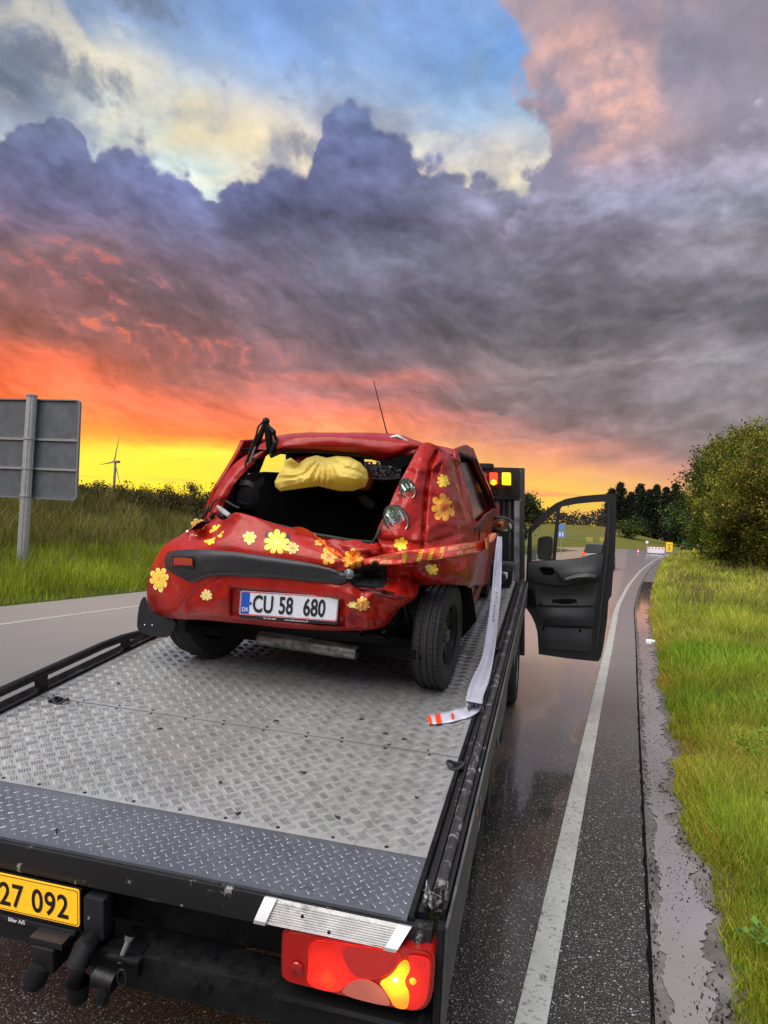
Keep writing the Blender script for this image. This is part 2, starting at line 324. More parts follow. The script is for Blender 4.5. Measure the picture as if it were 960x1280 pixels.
def chequer_fn(t, p, g):
    n_ = t.noise(g, 1.7, 8, .62)[0]; n2_ = t.noise(t.vm('ADD', g, (7, 2, 0)), 9, 9, .72)[0]
    c = t.mix(t.ss(n_, .3, .7), (.58, .59, .575), (.40, .41, .40))
    c = t.mix(t.m('MULTIPLY', t.ss(n2_, .5, .64), .5), c, (.2, .195, .185))
    dg = t.noise(t.vm('MULTIPLY', g, (9, .8, 1)), 2.2, 6, .6, .3)[0]; c = t.mix(t.m('MULTIPLY', t.ss(dg, .56, .70), .45), c, (.13, .125, .12))
    sc = t.noise(t.vm('MULTIPLY', g, (3.2, 1.6, 1)), 2.0, 2, .5, 1.2)[0]; sl_ = t.m('MULTIPLY', t.m('LESS_THAN', t.m('ABSOLUTE', t.m('SUBTRACT', sc, .5)), .0016), t.ss(n_, .5, .6)); c = t.mix(t.m('MULTIPLY', sl_, .7), c, (.10, .095, .09))
    t.put(p.inputs['Base Color'], c); t.put(p.inputs['Roughness'], t.ss(n2_, .35, .65, .24, .50))
MT['deck'] = mat('chequered aluminium', metal=.6, fn=chequer_fn)
def bar_fn(t, p, g):
    n2_ = t.noise(g, 14, 8, .7)[0]
    t.put(p.inputs['Base Color'], t.mix(t.ss(n2_, .35, .65), (.30, .30, .285), (.16, .158, .15)))
    p.inputs['Roughness'].default_value = .4
MT['deckbar'] = mat('raised tread bars', metal=.45, fn=bar_fn)
def ramp_fn(t, p, g):
    n_ = t.noise(g, 3, 7, .6)[0]; n2_ = t.noise(t.vm('ADD', g, (7, 2, 0)), 15, 9, .72)[0]
    c = t.mix(t.ss(n_, .3, .7), (.14, .152, .172), (.09, .10, .12))
    c = t.mix(t.m('MULTIPLY', t.ss(n2_, .56, .66), .55), c, (.035, .03, .028))
    t.put(p.inputs['Base Color'], c); t.put(p.inputs['Roughness'], t.ss(n2_, .35, .65, .3, .6))
MT['ramp'] = mat('worn blue grey steel', metal=.35, fn=ramp_fn)
def chip_fn(t, p, g):
    n2_ = t.noise(g, 11, 9, .72, .5)[0]
    k = t.ss(n2_, .62, .65)
    t.put(p.inputs['Base Color'], t.mix(k, (.012, .012, .013), (.38, .38, .36))); t.put(p.inputs['Metallic'], t.m('MULTIPLY', k, .4))
    p.inputs['Roughness'].default_value = .4
MT['chipped'] = mat('chipped black paint', fn=chip_fn)
def chip2_fn(t, p, g):
    n2_ = t.noise(g, 13, 10, .75, .8)[0]
    k = t.ss(n2_, .54, .60)
    t.put(p.inputs['Base Color'], t.mix(k, (.03, .03, .032), (.34, .34, .32))); p.inputs['Roughness'].default_value = .35
    t.put(p.inputs['Metallic'], t.m('MULTIPLY', k, .5))
MT['worn'] = mat('worn rail', fn=chip2_fn)
MT['rampdrop'] = mat('tread drops', (.24, .255, .28), .3, metal=.5, var=.3, vscale=30)
MT['skirt'] = mat('grey side skirt', (.085, .085, .09), .5, var=.3, vscale=9, dirt=(.14, .12, .10), dirtscale=5, dirtamt=.6)

def asphalt_fn(wet):
    def fn(t, p, g):
        x, y, z = t.sep(g)
        v = t.vor(g, 135); rnd = t.sep(v[1])[0]
        v2 = t.vor(t.vm('ADD', g, (3.3, 1.7, 0)), 62); r2 = t.sep(v2[1])[1]
        big = t.noise(g, .7, 6, .6)[0]
        c = t.mix(rnd, (.014, .013, .013), (.042, .040, .038))
        st = t.m('MULTIPLY', t.m('GREATER_THAN', rnd, .80), t.m('LESS_THAN', v[0], .40))
        c = t.mix(t.m('MULTIPLY', st, .9), c, (.34, .335, .33))
        st2 = t.m('MULTIPLY', t.m('GREATER_THAN', r2, .90), t.m('LESS_THAN', v2[0], .33))
        c = t.mix(t.m('MULTIPLY', st2, .9), c, (.48, .475, .47))
        far = t.ss(y, 3.5, 14)                        # far stones melt into one tone; lane's pink sky sheen is painted in
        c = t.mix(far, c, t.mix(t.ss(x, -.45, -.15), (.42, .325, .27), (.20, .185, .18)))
        left = t.ss(x, -2.5, -5)
        c = t.mix(t.m('MULTIPLY', left, .62), c, (.20, .195, .185))
        t.put(p.inputs['Base Color'], c)
        # water lies in the wheel track beside the edge line and runs out in places
        wob = t.m('MULTIPLY', t.m('SUBTRACT', t.noise(t.vm('MULTIPLY', g, (1.2, .35, 1)), 1.6, 5, .55)[0], .5), .9)
        cx = t.m('ADD', x, wob)
        track = t.m('MULTIPLY', t.ss(cx, -1.05, -.72), t.ss(cx, -.30, -.42))
        film = t.m('MULTIPLY', t.m('MULTIPLY', track, t.ss(y, 2.2, 5.5, .25, 1.)), t.ss(y, 26, 12))
        far2 = t.ss(y, 7, 20)
        rough = t.m('ADD', t.ss(big, .35, .65, .30, .46), t.m('MULTIPLY', left, .25))
        wetl = t.m('MULTIPLY', t.m('MULTIPLY', t.ss(cx, -.15, -.5), t.ss(x, -5.2, -4.2)), t.ss(y, 3.6, 8.0)); wetl = t.m('MAXIMUM', wetl, t.m('MULTIPLY', t.ss(y, 14, 26), .9)); wetl = t.m('MAXIMUM', wetl, t.m('MULTIPLY', t.m('MULTIPLY', t.ss(x, -.5, -.2), t.ss(y, 5, 11)), .45)); rough = t.mix(t.m('MULTIPLY', wetl, .85), rough, .12); rough = t.mix(film, rough, .05); rough = t.mix(t.m('MULTIPLY', far2, .8), rough, .22)
        t.put(p.inputs['Roughness'], rough)
        p.inputs['Specular IOR Level'].default_value = .8; p.inputs['Coat IOR'].default_value = 2.3
        t.put(p.inputs['Coat Weight'], t.m('ADD', t.m('MAXIMUM', t.m('MULTIPLY', film, .9), t.m('MULTIPLY', wetl, 1.)), t.m('MULTIPLY', far2, .35), clamp=True)); t.put(p.inputs['Coat Roughness'], t.mix(film, t.m('MULTIPLY', t.m('ADD', 1., t.ss(y, 6, 14, -.2, .25)), .24), .06))
        rip = t.n.new('ShaderNodeBump'); rip.inputs['Distance'].default_value = .0015
        rip.inputs['Strength'].default_value = .22
        t.put(rip.inputs['Height'], t.noise(t.vm('MULTIPLY', g, (1, .45, 1)), 26, 3, .5)[0])
        t.l.new(rip.outputs[0], p.inputs['Coat Normal'])
        b = t.n.new('ShaderNodeBump'); b.inputs['Distance'].default_value = .006
        t.put(b.inputs['Strength'], t.m('MULTIPLY', t.m('SUBTRACT', 1., t.m('MULTIPLY', film, .93)), t.ss(y, 30, 5, .12, .85)))
        t.put(b.inputs['Height'], t.m('ADD', v[0], t.m('MULTIPLY', v2[0], .6))); t.l.new(b.outputs[0], p.inputs['Normal'])
    return fn
MT['asphalt'] = mat('wet asphalt', fn=asphalt_fn(1))
def line_fn(t, p, g):
    v = t.vor(g, 130); n_ = t.noise(g, 3, 8, .65)[0]; n2_ = t.noise(g, 40, 6, .7)[0]
    c = t.mix(t.ss(n_, .3, .7), (.50, .51, .46), (.40, .41, .37))
    c = t.mix(t.m('MULTIPLY', t.ss(n2_, .54, .66), .55), c, (.16, .16, .15))
    n3_ = t.noise(t.vm('MULTIPLY', g, (1, .5, 1)), 11, 8, .75)[0]; c = t.mix(t.m('MULTIPLY', t.ss(n3_, .60, .63), .75), c, (.07, .068, .065))
    v3 = t.vor(g, 70); c = t.mix(t.m('MULTIPLY', t.m('GREATER_THAN', t.sep(v3[1])[0], .93), .5), c, (.09, .088, .085))
    t.put(p.inputs['Base Color'], c); p.inputs['Roughness'].default_value = .32
    b = t.n.new('ShaderNodeBump'); b.inputs['Distance'].default_value = .003; b.inputs['Strength'].default_value = .4
    t.put(b.inputs['Height'], v[0]); t.l.new(b.outputs[0], p.inputs['Normal'])
MT['line'] = mat('road marking paint', fn=line_fn)
def mud_fn(t, p, g):
    x, y, z = t.sep(g)
    n_ = t.noise(g, 3.2, 7, .62)[0]; v = t.vor(g, 45)
    c = t.mix(t.ss(n_, .35, .65), (.19, .17, .155), (.10, .09, .08))
    t.put(p.inputs['Base Color'], c)
    wet = t.ss(n_, .40, .52, 1, .0)
    t.put(p.inputs['Roughness'], t.mix(wet, .5, .12))
    b = t.n.new('ShaderNodeBump'); b.inputs['Distance'].default_value = .01
    t.put(b.inputs['Strength'], t.m('SUBTRACT', 1.0, t.m('MULTIPLY', wet, .85)))
    t.put(b.inputs['Height'], t.noise(g, 38, 6, .6)[0]); t.l.new(b.outputs[0], p.inputs['Normal'])
MT['mud'] = mat('wet gravel verge', fn=mud_fn)
def pud_fn(t, p, g):
    p.inputs['Roughness'].default_value = .07; p.inputs['Base Color'].default_value = (.23, .205, .195, 1)
    p.inputs['Specular IOR Level'].default_value = .7
    b = t.n.new('ShaderNodeBump'); b.inputs['Distance'].default_value = .002; b.inputs['Strength'].default_value = .3
    t.put(b.inputs['Height'], t.noise(t.vm('MULTIPLY', g, (1, .6, 1)), 18, 4, .5)[0]); t.l.new(b.outputs[0], p.inputs['Normal'])
MT['puddle'] = mat('muddy puddle water', coat=.9, fn=pud_fn)
def soil_fn(t, p, g):
    x, y, z = t.sep(g)
    n_ = t.noise(g, .25, 8, .6)[0]; n2_ = t.noise(g, 9, 6, .65)[0]
    near = t.mix(n2_, (.030, .040, .010), (.070, .085, .018))
    field = t.mix(t.ss(n_, .35, .65), (.105, .115, .018), (.145, .13, .03))
    c = t.mix(t.ss(y, 70, 130), near, field)
    t.put(p.inputs['Base Color'], c); p.inputs['Roughness'].default_value = .9; p.inputs['Specular IOR Level'].default_value = .08
    b = t.n.new('ShaderNodeBump'); b.inputs['Distance'].default_value = .08; b.inputs['Strength'].default_value = .7
    t.put(b.inputs['Height'], t.noise(g, 6, 8, .7)[0]); t.l.new(b.outputs[0], p.inputs['Normal'])
MT['soil'] = mat('grassy soil', fn=soil_fn)
MT['grass'] = attr_mat('grass blades', .5, .35, .15)
MT['leaf'] = attr_mat('leaves', .55, .3, .18)
MT['bark'] = mat('bark', (.05, .035, .025), .9, var=.4, vscale=6, bump=.6, bscale=15)
MT['signgrey'] = mat('grey sign back', (.105, .118, .132), .45, metal=.2, var=.14, vscale=3, dirt=(.075, .08, .09), dirtscale=2.2, dirtamt=.6)
MT['cloth'] = mat('yellow plastic sheet', (1., .80, .20), .5, var=.05, vscale=6, spec=.3)
def mk(name, c, **k): MT[name] = mat(name, c, **k)
mk('petal pale yellow', (.95, .78, .28), rough=.4, var=.06); mk('petal orange', (.90, .38, .03), rough=.4, var=.15, vscale=30)
mk('petal yellow', (.98, .62, .04), rough=.4, var=.12, vscale=30); mk('petal red', (.75, .10, .02), rough=.4)
mk('tape red', (.80, .07, .035), rough=.3, var=.12, coat=.4); mk('tape yellow', (.95, .55, .05), rough=.35); mk('tape pale', (.9, .62, .3), rough=.4)
MT['tapewhite'] = mat('thin white tape', (.74, .74, .84), .28, var=.08, vscale=25, coat=.3)
mk('signal red', (.70, .05, .03), rough=.4); mk('sign blue', (.08, .20, .45), rough=.6); mk('sign yellow', (.85, .55, .03), rough=.4)
mk('silver paint', (.16, .16, .17), rough=.35, metal=.3, coat=.2); MT['farglass'] = mat('dark car window', (.008, .008, .01), .35, spec=.15)

# ------------------------------------------------------------------ mesh helpers
def tag(o, label=None, cat=None, group=None, kind=None):
    if label: o['label'] = label
    if cat: o['category'] = cat
    if group: o['group'] = group
    if kind: o['kind'] = kind
    return o
def thing(name, label, cat, loc, group=None):
    o = bpy.data.objects.new(name, None); COL.objects.link(o); o.location = Vector(loc); o.empty_display_size = .2
    return tag(o, label, cat, group)
def rootloc(o):
    p = np.zeros(3)
    while o is not None: p = p + np.array(o.location); o = o.parent
    return p
def link(name, me, mats, root=None, smooth=True, kind=None, label=None):
    o = bpy.data.objects.new(name, me); COL.objects.link(o)
    for m_ in (mats if isinstance(mats, (list, tuple)) else [mats]): me.materials.append(MT[m_] if isinstance(m_, str) else m_)
    if smooth: me.shade_smooth()
    if root is not None: o.parent = root
    return tag(o, label, None, None, kind)
def rawmesh(name, V, F, mats, root=None, smooth=True, mi=None, kind=None, label=None, auto=None, base=None):
    V = np.asarray(V, float).reshape(-1, 3); loc = np.zeros(3)
    par = rootloc(root) if root is not None else np.zeros(3)
    if root is None and base is not None: loc = np.asarray(base, float)
    me = bpy.data.meshes.new(name); me.from_pydata((V - par - loc).tolist(), [], [tuple(int(i) for i in f) for f in F]); me.update()
    o = link(name, me, mats, root, smooth, kind, label)
    if root is None: o.location = Vector(loc)
    if mi is not None: me.polygons.foreach_set('material_index', np.asarray(mi, np.int32))
    if smooth and auto:
        me.set_sharp_from_angle(angle=R(auto))
    return o
class MB:
    def __init__(s): s.V = []; s.F = []; s.I = []
    def add(s, V, F, mi=0):
        n = len(s.V); s.V += [np.asarray(v, float) for v in V]; s.F += [[i + n for i in f] for f in F]; s.I += [mi] * len(F); return s
    def box(s, x0, x1, y0, y1, z0, z1, m=tf, bev=0., mi=0):
        bm = bmesh.new(); bmesh.ops.create_cube(bm, size=1)
        for v in bm.verts: v.co = Vector(((x0 + x1) / 2 + v.co.x * (x1 - x0), (y0 + y1) / 2 + v.co.y * (y1 - y0), (z0 + z1) / 2 + v.co.z * (z1 - z0)))
        if bev: bmesh.ops.bevel(bm, geom=bm.edges[:], offset=bev, segments=2, profile=.7, affect='EDGES')
        bm.verts.index_update()
        s.add([m(*v.co) for v in bm.verts], [[v.index for v in f.verts] for f in bm.faces], mi); bm.free(); return s
    def tube(s, pts, r, n=10, mi=0, cap=True):
        P = [np.asarray(p, float) for p in pts]; rr = r if hasattr(r, '__len__') else [r] * len(P); V = []; F = []; ref = None
        for i, p in enumerate(P):
            d = P[min(i + 1, len(P) - 1)] - P[max(i - 1, 0)]; d = d / (np.linalg.norm(d) + 1e-9)
            if ref is None:
                ref = np.array([0, 0, 1.]) if abs(d[2]) < .9 else np.array([1., 0, 0])
            a = np.cross(d, ref); a /= np.linalg.norm(a) + 1e-9; b = np.cross(d, a); ref = -b if False else ref
            for k in range(n):
                t = 2 * math.pi * k / n; V.append(p + rr[i] * (math.cos(t) * a + math.sin(t) * b))
        for i in range(len(P) - 1):
            for k in range(n): F.append([i * n + k, i * n + (k + 1) % n, (i + 1) * n + (k + 1) % n, (i + 1) * n + k])
        if cap: F.append(list(range(n))[::-1]); F.append([(len(P) - 1) * n + k for k in range(n)])
        return s.add(V, F, mi)
    def lathe(s, prof, c, axis, n=32, mi=0, close=False):
        c = np.asarray(c, float); ax = np.asarray(axis, float); ax /= np.linalg.norm(ax)
        ref = np.array([0, 0, 1.]) if abs(ax[2]) < .9 else np.array([1., 0, 0]); a = np.cross(ax, ref); a /= np.linalg.norm(a); b = np.cross(ax, a)
        V = []; F = []
        for (r_, h) in prof:
            for k in range(n):
                t = 2 * math.pi * k / n; V.append(c + ax * h + r_ * (math.cos(t) * a + math.sin(t) * b))
        m_ = len(prof)
        for i in range(m_ - 1 + (1 if close else 0)):
            j = (i + 1) % m_
            for k in range(n): F.append([i * n + k, i * n + (k + 1) % n, j * n + (k + 1) % n, j * n + k])
        return s.add(V, F, mi)
    def build(s, name, mats, root=None, smooth=True, auto=40, kind=None, label=None, base=None):
        return rawmesh(name, np.array(s.V), s.F, mats, root, smooth, s.I, kind, label, auto, base)
def fill2d(outer, holes=(), d0=0., d1=0., mapf=None, res=None):
    """flat outline with openings -> solid; mapf(a, b, depth) places it"""
    cu_ = bpy.data.curves.new('o', 'CURVE'); cu_.dimensions = '2D'; cu_.fill_mode = 'BOTH'; cu_.extrude = .5
    for poly in [outer] + list(holes):
        sp = cu_.splines.new('POLY'); sp.points.add(len(poly) - 1); sp.use_cyclic_u = True
        for p, q in zip(sp.points, poly): p.co = (q[0], q[1], 0, 1)
    ob = bpy.data.objects.new('o', cu_); me = bpy.data.meshes.new_from_object(ob)
    V = [mapf(v.co.x, v.co.y, d0 if v.co.z > 0 else d1) for v in me.vertices]; F = [list(p.vertices) for p in me.polygons]
    bpy.data.objects.remove(ob); bpy.data.curves.remove(cu_); bpy.data.meshes.remove(me)
    return V, F
def text2d(s, size=1., align='LEFT', spacing=1., bold=0.):
    cu_ = bpy.data.curves.new('t', 'FONT'); cu_.body = s; cu_.size = size; cu_.align_x = align; cu_.space_character = spacing; cu_.offset = bold; cu_.resolution_u = 4
    ob = bpy.data.objects.new('t', cu_); me = bpy.data.meshes.new_from_object(ob)
    V = [(v.co.x, v.co.y) for v in me.vertices]; F = [list(p.vertices) for p in me.polygons]
    bpy.data.objects.remove(ob); bpy.data.curves.remove(cu_); bpy.data.meshes.remove(me)
    return V, F
def cr(P, n):
    """Catmull-Rom through rows of control values"""
    P = np.asarray(P, float); m_ = len(P); Q = np.vstack([2 * P[:1] - P[1:2], P, 2 * P[-1:] - P[-2:-1]]) if P.ndim == 2 else np.concatenate([2 * P[:1] - P[1:2], P, 2 * P[-1:] - P[-2:-1]])
    out = []
    for t in np.linspace(0, m_ - 1, n):
        i = min(int(t), m_ - 2); u = t - i; a, b, c, d = Q[i], Q[i + 1], Q[i + 2], Q[i + 3]
        out.append(.5 * ((2 * b) + (-a + c) * u + (2 * a - 5 * b + 4 * c - d) * u * u + (-a + 3 * b - 3 * c + d) * u ** 3))
    return np.array(out)
def patch(rows, nu, nv):
    A = np.array([cr(r_, nu) for r_ in rows]); return cr(A, nv)          # nv x nu x 3
def gridF(nv, nu):
    return [[j * nu + i, j * nu + i + 1, (j + 1) * nu + i + 1, (j + 1) * nu + i] for j in range(nv - 1) for i in range(nu - 1)]
def ss(x, a, b):
    t = np.clip((np.asarray(x, float) - a) / (b - a), 0, 1); return t * t * (3 - 2 * t)
def nz(p, s): return noise.noise(Vector(p) * s)
def smoothpoly(P, n=8, closed=True):
    P = [np.array(p, float) for p in P]
    for _ in range(n):
        Q = []; m_ = len(P)
        for i in range(m_):
            a, b = P[i], P[(i + 1) % m_]; Q += [a * .75 + b * .25, a * .25 + b * .75]
        P = Q
    return P
#PART2
def translucent(m_, amt, colr):
    t = NT(m_.node_tree); p = t.n['Principled BSDF']; tr = t.n.new('ShaderNodeBsdfTranslucent'); tr.inputs[0].default_value = tuple(colr) + (1,)
    mx = t.n.new('ShaderNodeMixShader'); mx.inputs[0].default_value = amt; t.l.new(p.outputs[0], mx.inputs[1]); t.l.new(tr.outputs[0], mx.inputs[2]); t.l.new(mx.outputs[0], t.n['Material Output'].inputs[0])
translucent(MT['cloth'], .45, (1, .8, .25)); translucent(MT['tapewhite'], .3, (.8, .8, .9))
# ================================================================== GROUND, ROAD, VERGES
RL = [(-.335, -6), (-.335, 9), (-.32, 14), (-.33, 20), (-.07, 30), (.55, 45), (1.8, 67.5), (3.9, 97), (7.3, 124), (13, 150), (26, 185), (60, 230)]   # edge line, left side
def rl(y): return np.interp(y, [p[1] for p in RL], [p[0] for p in RL])
_ys = np.concatenate([np.arange(-6, 20, .5), np.arange(20, 60, 1.), np.arange(60, 231, 3.)])
_xs = rl(_ys); _k = np.array([.25, .5, .25])
for _ in range(6): _xs[1:-1] = np.convolve(_xs, _k, 'valid')
def rls(y): return np.interp(y, _ys, _xs)
def lroad(y): return rls(y) - 10.35
_jag = lambda y: .09 * noise.noise(Vector((y * 1.6, .5, 0))) + .06 * noise.noise(Vector((y * 5.1, 2.5, 0)))
def gedge(y): return rls(y) + .115 + .60 + (.04 if y < 8 else .04 + min(.25, (y - 8) * .012)) + (_jag(y) if y < 60 else 0)
def hground(x, y):
    x = np.asarray(x, float); y = np.asarray(y, float)
    L = lroad(np.clip(y, -6, 230)) - x                       # metres left of the carriageway
    b = (.10 * ss(L, .1, 1.2) + 2.15 * ss(L, 2.5, 14.5) + .35 * ss(L, 14, 30)) * (1 - ss(y, 75, 120)) * ss(L, .0, .3)
    Rr = x - rls(np.clip(y, -6, 230))
    c = .12 * ss(Rr, 1.2, 3.5) * (1 - ss(y, 110, 140))
    az_ = np.degrees(np.arctan2(x, np.maximum(y, 1)))
    el_ = np.interp(az_, [-12, -5.2, -1.65, .66, 4.0, 9], [.95, .95, .95, .42, -.30, -.35])
    top = np.maximum(1.8 + 255 * np.tan(np.radians(el_)), .3)
    f_ = ss(y, 150, 255) * top * (y > 0)
    f_ = np.where(np.abs(x - rls(np.clip(y, -6, 230)) + 5) < 7, np.minimum(f_, f_ * ss(y, 190, 255)), f_)
    return -.03 + b + c + f_
xs = np.unique(np.concatenate([np.linspace(-900, -60, 22), np.arange(-60, -9, .8), np.arange(-9, 14, 1.), np.arange(14, 60, 3), np.linspace(60, 900, 22)]))
ys = np.unique(np.concatenate([np.linspace(-600, -10, 14), np.arange(-10, 60, 1.), np.arange(60, 300, 4), np.linspace(300, 2600, 22)]))
XX, YY = np.meshgrid(xs, ys); ZZ = hground(XX, YY)
V = np.stack([XX, YY, ZZ], -1).reshape(-1, 3)
tag(rawmesh('ground', V, gridF(len(ys), len(xs)), 'soil'), kind='structure')
def ghit(px, py):
    v = ray(px, py)
    for t in np.arange(2, 400, .05):
        p = CAM + v * t
        if p[2] <= float(hground(p[0], p[1])): return p
    return p
yy = _ys
def strip(name, fl, fr, z, m_, n=2, kind='structure', root=None, ys_=None):
    Y_ = yy if ys_ is None else ys_
    V = []
    for y in Y_:
        a, b = fl(y), fr(y)
        for i in range(n): V.append((a + (b - a) * i / (n - 1), y, z))
    o = rawmesh(name, V, gridF(len(Y_), n), m_, root); return tag(o, kind=kind)
strip('road', lambda y: lroad(y) - .35, lambda y: rls(y) + .485, 0, 'asphalt', 6)
edge_line = strip('edge_line', rls, lambda y: rls(y) + .112, .004, 'line')
strip('edge_line', lambda y: lroad(y) + 1.32, lambda y: lroad(y) + 1.44, .004, 'line')
strip('junction', lambda y: lroad(y) - .3 - 9 * float(ss(y, 82, 112)), lambda y: lroad(y) - .2, -.002, 'asphalt', 4, ys_=np.arange(80, 152, 3.))
# dashed centre line, mostly behind the lorry
Vd = []; Fd = []
for y in np.arange(-4, 150, 15.):
    for k in range(5): Vd += [(rls(y + k) - 4.4, y + k, .004), (rls(y + k) - 4.3, y + k, .004)]
    b0 = len(Vd) - 10; Fd += [[b0 + 2 * k, b0 + 2 * k + 1, b0 + 2 * k + 3, b0 + 2 * k + 2] for k in range(4)]
tag(rawmesh('centre_line', Vd, Fd, 'line'), kind='structure')
fine = np.concatenate([np.arange(1, 30, .12), np.arange(30, 120, 1.)])
strip('gravel_verge', lambda y: rls(y) + .485 + .008, lambda y: gedge(y) + .5, -.012, 'mud', 4, ys_=fine)
strip('road_joint', lambda y: rls(y) + .474 + .012 * noise.noise(Vector((y * 7, 0, 0))) + .006 * noise.noise(Vector((y * 31, 0, 0))), lambda y: rls(y) + .488 + .012 * noise.noise(Vector((y * 6, 4, 0))) + .008 * noise.noise(Vector((y * 37, 4, 0))), .003, 'void', ys_=fine)
def _n1(y, s, o): return noise.noise(Vector((y * s, o, 0)))
def pl(y): return rls(y) + .525 + .07 * abs(_n1(y, 1.1, 3)) + .035 * _n1(y, 6, 1) + .03 * _n1(y, 19, 2) + .022 * _n1(y, 55, 4)
def pr(y): return max(pl(y) + .02, gedge(y) - .075 + .05 * _n1(y, 2.2, 7) + .05 * _n1(y, 8, 9) + .03 * _n1(y, 23, 5) + .02 * _n1(y, 61, 6))
strip('puddle', pl, pr, -.0065, 'puddle', 3, ys_=np.arange(2.4, 34, .022))
# transverse seams in the shoulder
# stones and crumbs standing out of the puddle
Vs = []; Fs = []
for i in range(8000):
    y = 2.5 + 18 * rng.random() ** 1.6; a, b = pl(y) - .08, gedge(y) + .02
    x = a + (b - a) * rng.beta(1.0, 1.0)
    if noise.noise(Vector((x * 6, y * 1.3, 0))) < -.12 and rng.random() < .8: continue
    s = .002 + .0058 * rng.random() ** 3; st = 1 + 3.2 * rng.random() ** 2
    n0 = len(Vs); q = rng.random() * 6.3
    for k in range(5):
        t = q + k * 1.2566; rr = s * (.6 + .7 * rng.random()); Vs.append((x + rr * math.cos(t), y + st * rr * math.sin(t), -.009))
    Vs.append((x, y, -.006 + s * .8)); Fs += [[n0 + k, n0 + (k + 1) % 5, n0 + 5] for k in range(5)]
tag(rawmesh('gravel', Vs, Fs, mat('dark wet stones', (.016, .013, .012), .35, var=.6, vscale=80), smooth=False), kind='stuff')

# ------------------------------------------------------------------ grass
def lmul(c, f): return [v * f for v in c]
def tint_attr(me, cols_):      # one colour per face
    at_ = me.attributes.new('tint', 'FLOAT_COLOR', 'FACE'); a = np.ones((len(cols_), 4), np.float32); a[:, :3] = cols_
    at_.data.foreach_set('color', a.ravel())
def npmesh(name, V, F4, cols_, m_, root=None, kind=None, base=None):
    """quads only, fast"""
    par = rootloc(root) if root is not None else (np.zeros(3) if base is None else np.asarray(base, float))
    me = bpy.data.meshes.new(name); V = np.asarray(V, np.float32) - par.astype(np.float32); F4 = np.asarray(F4, np.int32)
    me.vertices.add(len(V)); me.vertices.foreach_set('co', V.ravel()); k = F4.shape[1]
    me.loops.add(F4.size); me.loops.foreach_set('vertex_index', F4.ravel())
    me.polygons.add(len(F4)); me.polygons.foreach_set('loop_start', np.arange(0, F4.size, k, dtype=np.int32))
    me.update(calc_edges=True); me.validate()
    tint_attr(me, cols_); o = link(name, me, m_, root, False, kind)
    if root is None: o.location = Vector(par)
    return o
def blades(P, h, wd, lean, cols_, curl=.35):
    """P: roots; every blade is two quads (the last one narrow)"""
    n = len(P); th = rng.random(n) * 2 * math.pi; ld = rng.random(n) * 2 * math.pi
    l = (lean * rng.random(n) * h)[:, None]; d = np.stack([np.cos(ld), np.sin(ld), np.zeros(n)], 1); s = np.stack([np.cos(th), np.sin(th), np.zeros(n)], 1) * (wd / 2)[:, None]
    up = np.array([0, 0, 1.]); hh = h[:, None]
    m1 = P + d * l * curl + up * hh * .55; tip = P + d * l + up * hh
    V = np.stack([P - s, P + s, m1 + s * .8, m1 - s * .8, tip + s * .12, tip - s * .12], 1).reshape(-1, 3)
    b = np.arange(n)[:, None] * 6
    F = np.concatenate([b + [0, 1, 2, 3], b + [3, 2, 4, 5]], 1).reshape(-1, 4)
    return V, F, np.repeat(cols_, 2, 0)
def gcol(n, pal, jit=.25):
    pal = np.array(pal); c = pal[rng.integers(0, len(pal), n)]; return c * (1 + jit * (rng.random((n, 1)) * 2 - 1))
G1 = [(.12, .23, .012), (.15, .27, .015), (.09, .18, .010), (.20, .27, .022), (.14, .21, .015)]
G2 = [(.20, .22, .025), (.25, .23, .045), (.16, .20, .02), (.30, .25, .07), (.14, .17, .02)]
G3 = [(.30, .24, .11), (.22, .17, .07), (.17, .16, .05), (.13, .12, .035)]
def clump(x, y, s): 
    return np.array([noise.noise(Vector((a * s, b * s, 3.1))) for a, b in zip(x, y)])
def verge(n, y0, y1, w_, h0, wd, mixer, pw=1.0, name='verge_grass', xoff=0.):
    y = y0 + (y1 - y0) * rng.random(n) ** pw; g = np.array([gedge(v) for v in y]); x = g + xoff + w_(y) * rng.random(n)
    e = np.clip((x - g) / .35, 0, 1); c = clump(x, y, 1.3) + .6 * clump(x + 5, y, .4)
    z = hground(x, y) - .005
    h = h0(y) * (.35 + .65 * e) * (.6 + .8 * rng.random(n)) * (1 + .55 * c)
    c1 = gcol(n, G1) * 1.35; c2 = gcol(n, G2) * np.array([2.35, 2.15, 2.0]); k = np.clip(mixer(y) + .9 * clump(x + 9, y, .55) + .25 * (rng.random(n) - .5), 0, 1)[:, None]
    cc = c1 * (1 - k) + c2 * k; br = (e < .5) & (rng.random(n) < .5); cc[br] *= np.array([1.1, .75, .8]); cc *= (1 + .5 * c)[:, None]
    return blades(np.stack([x, y, z], 1), np.maximum(h, .02), wd(y) * (.6 + .8 * rng.random(n)), .8, np.clip(cc, .005, .6))
def joinb(parts):
    V = []; F = []; C_ = []; n = 0
    for v, f, c in parts: V.append(v); F.append(f + n); C_.append(c); n += len(v)
    return np.concatenate(V), np.concatenate(F), np.concatenate(C_)
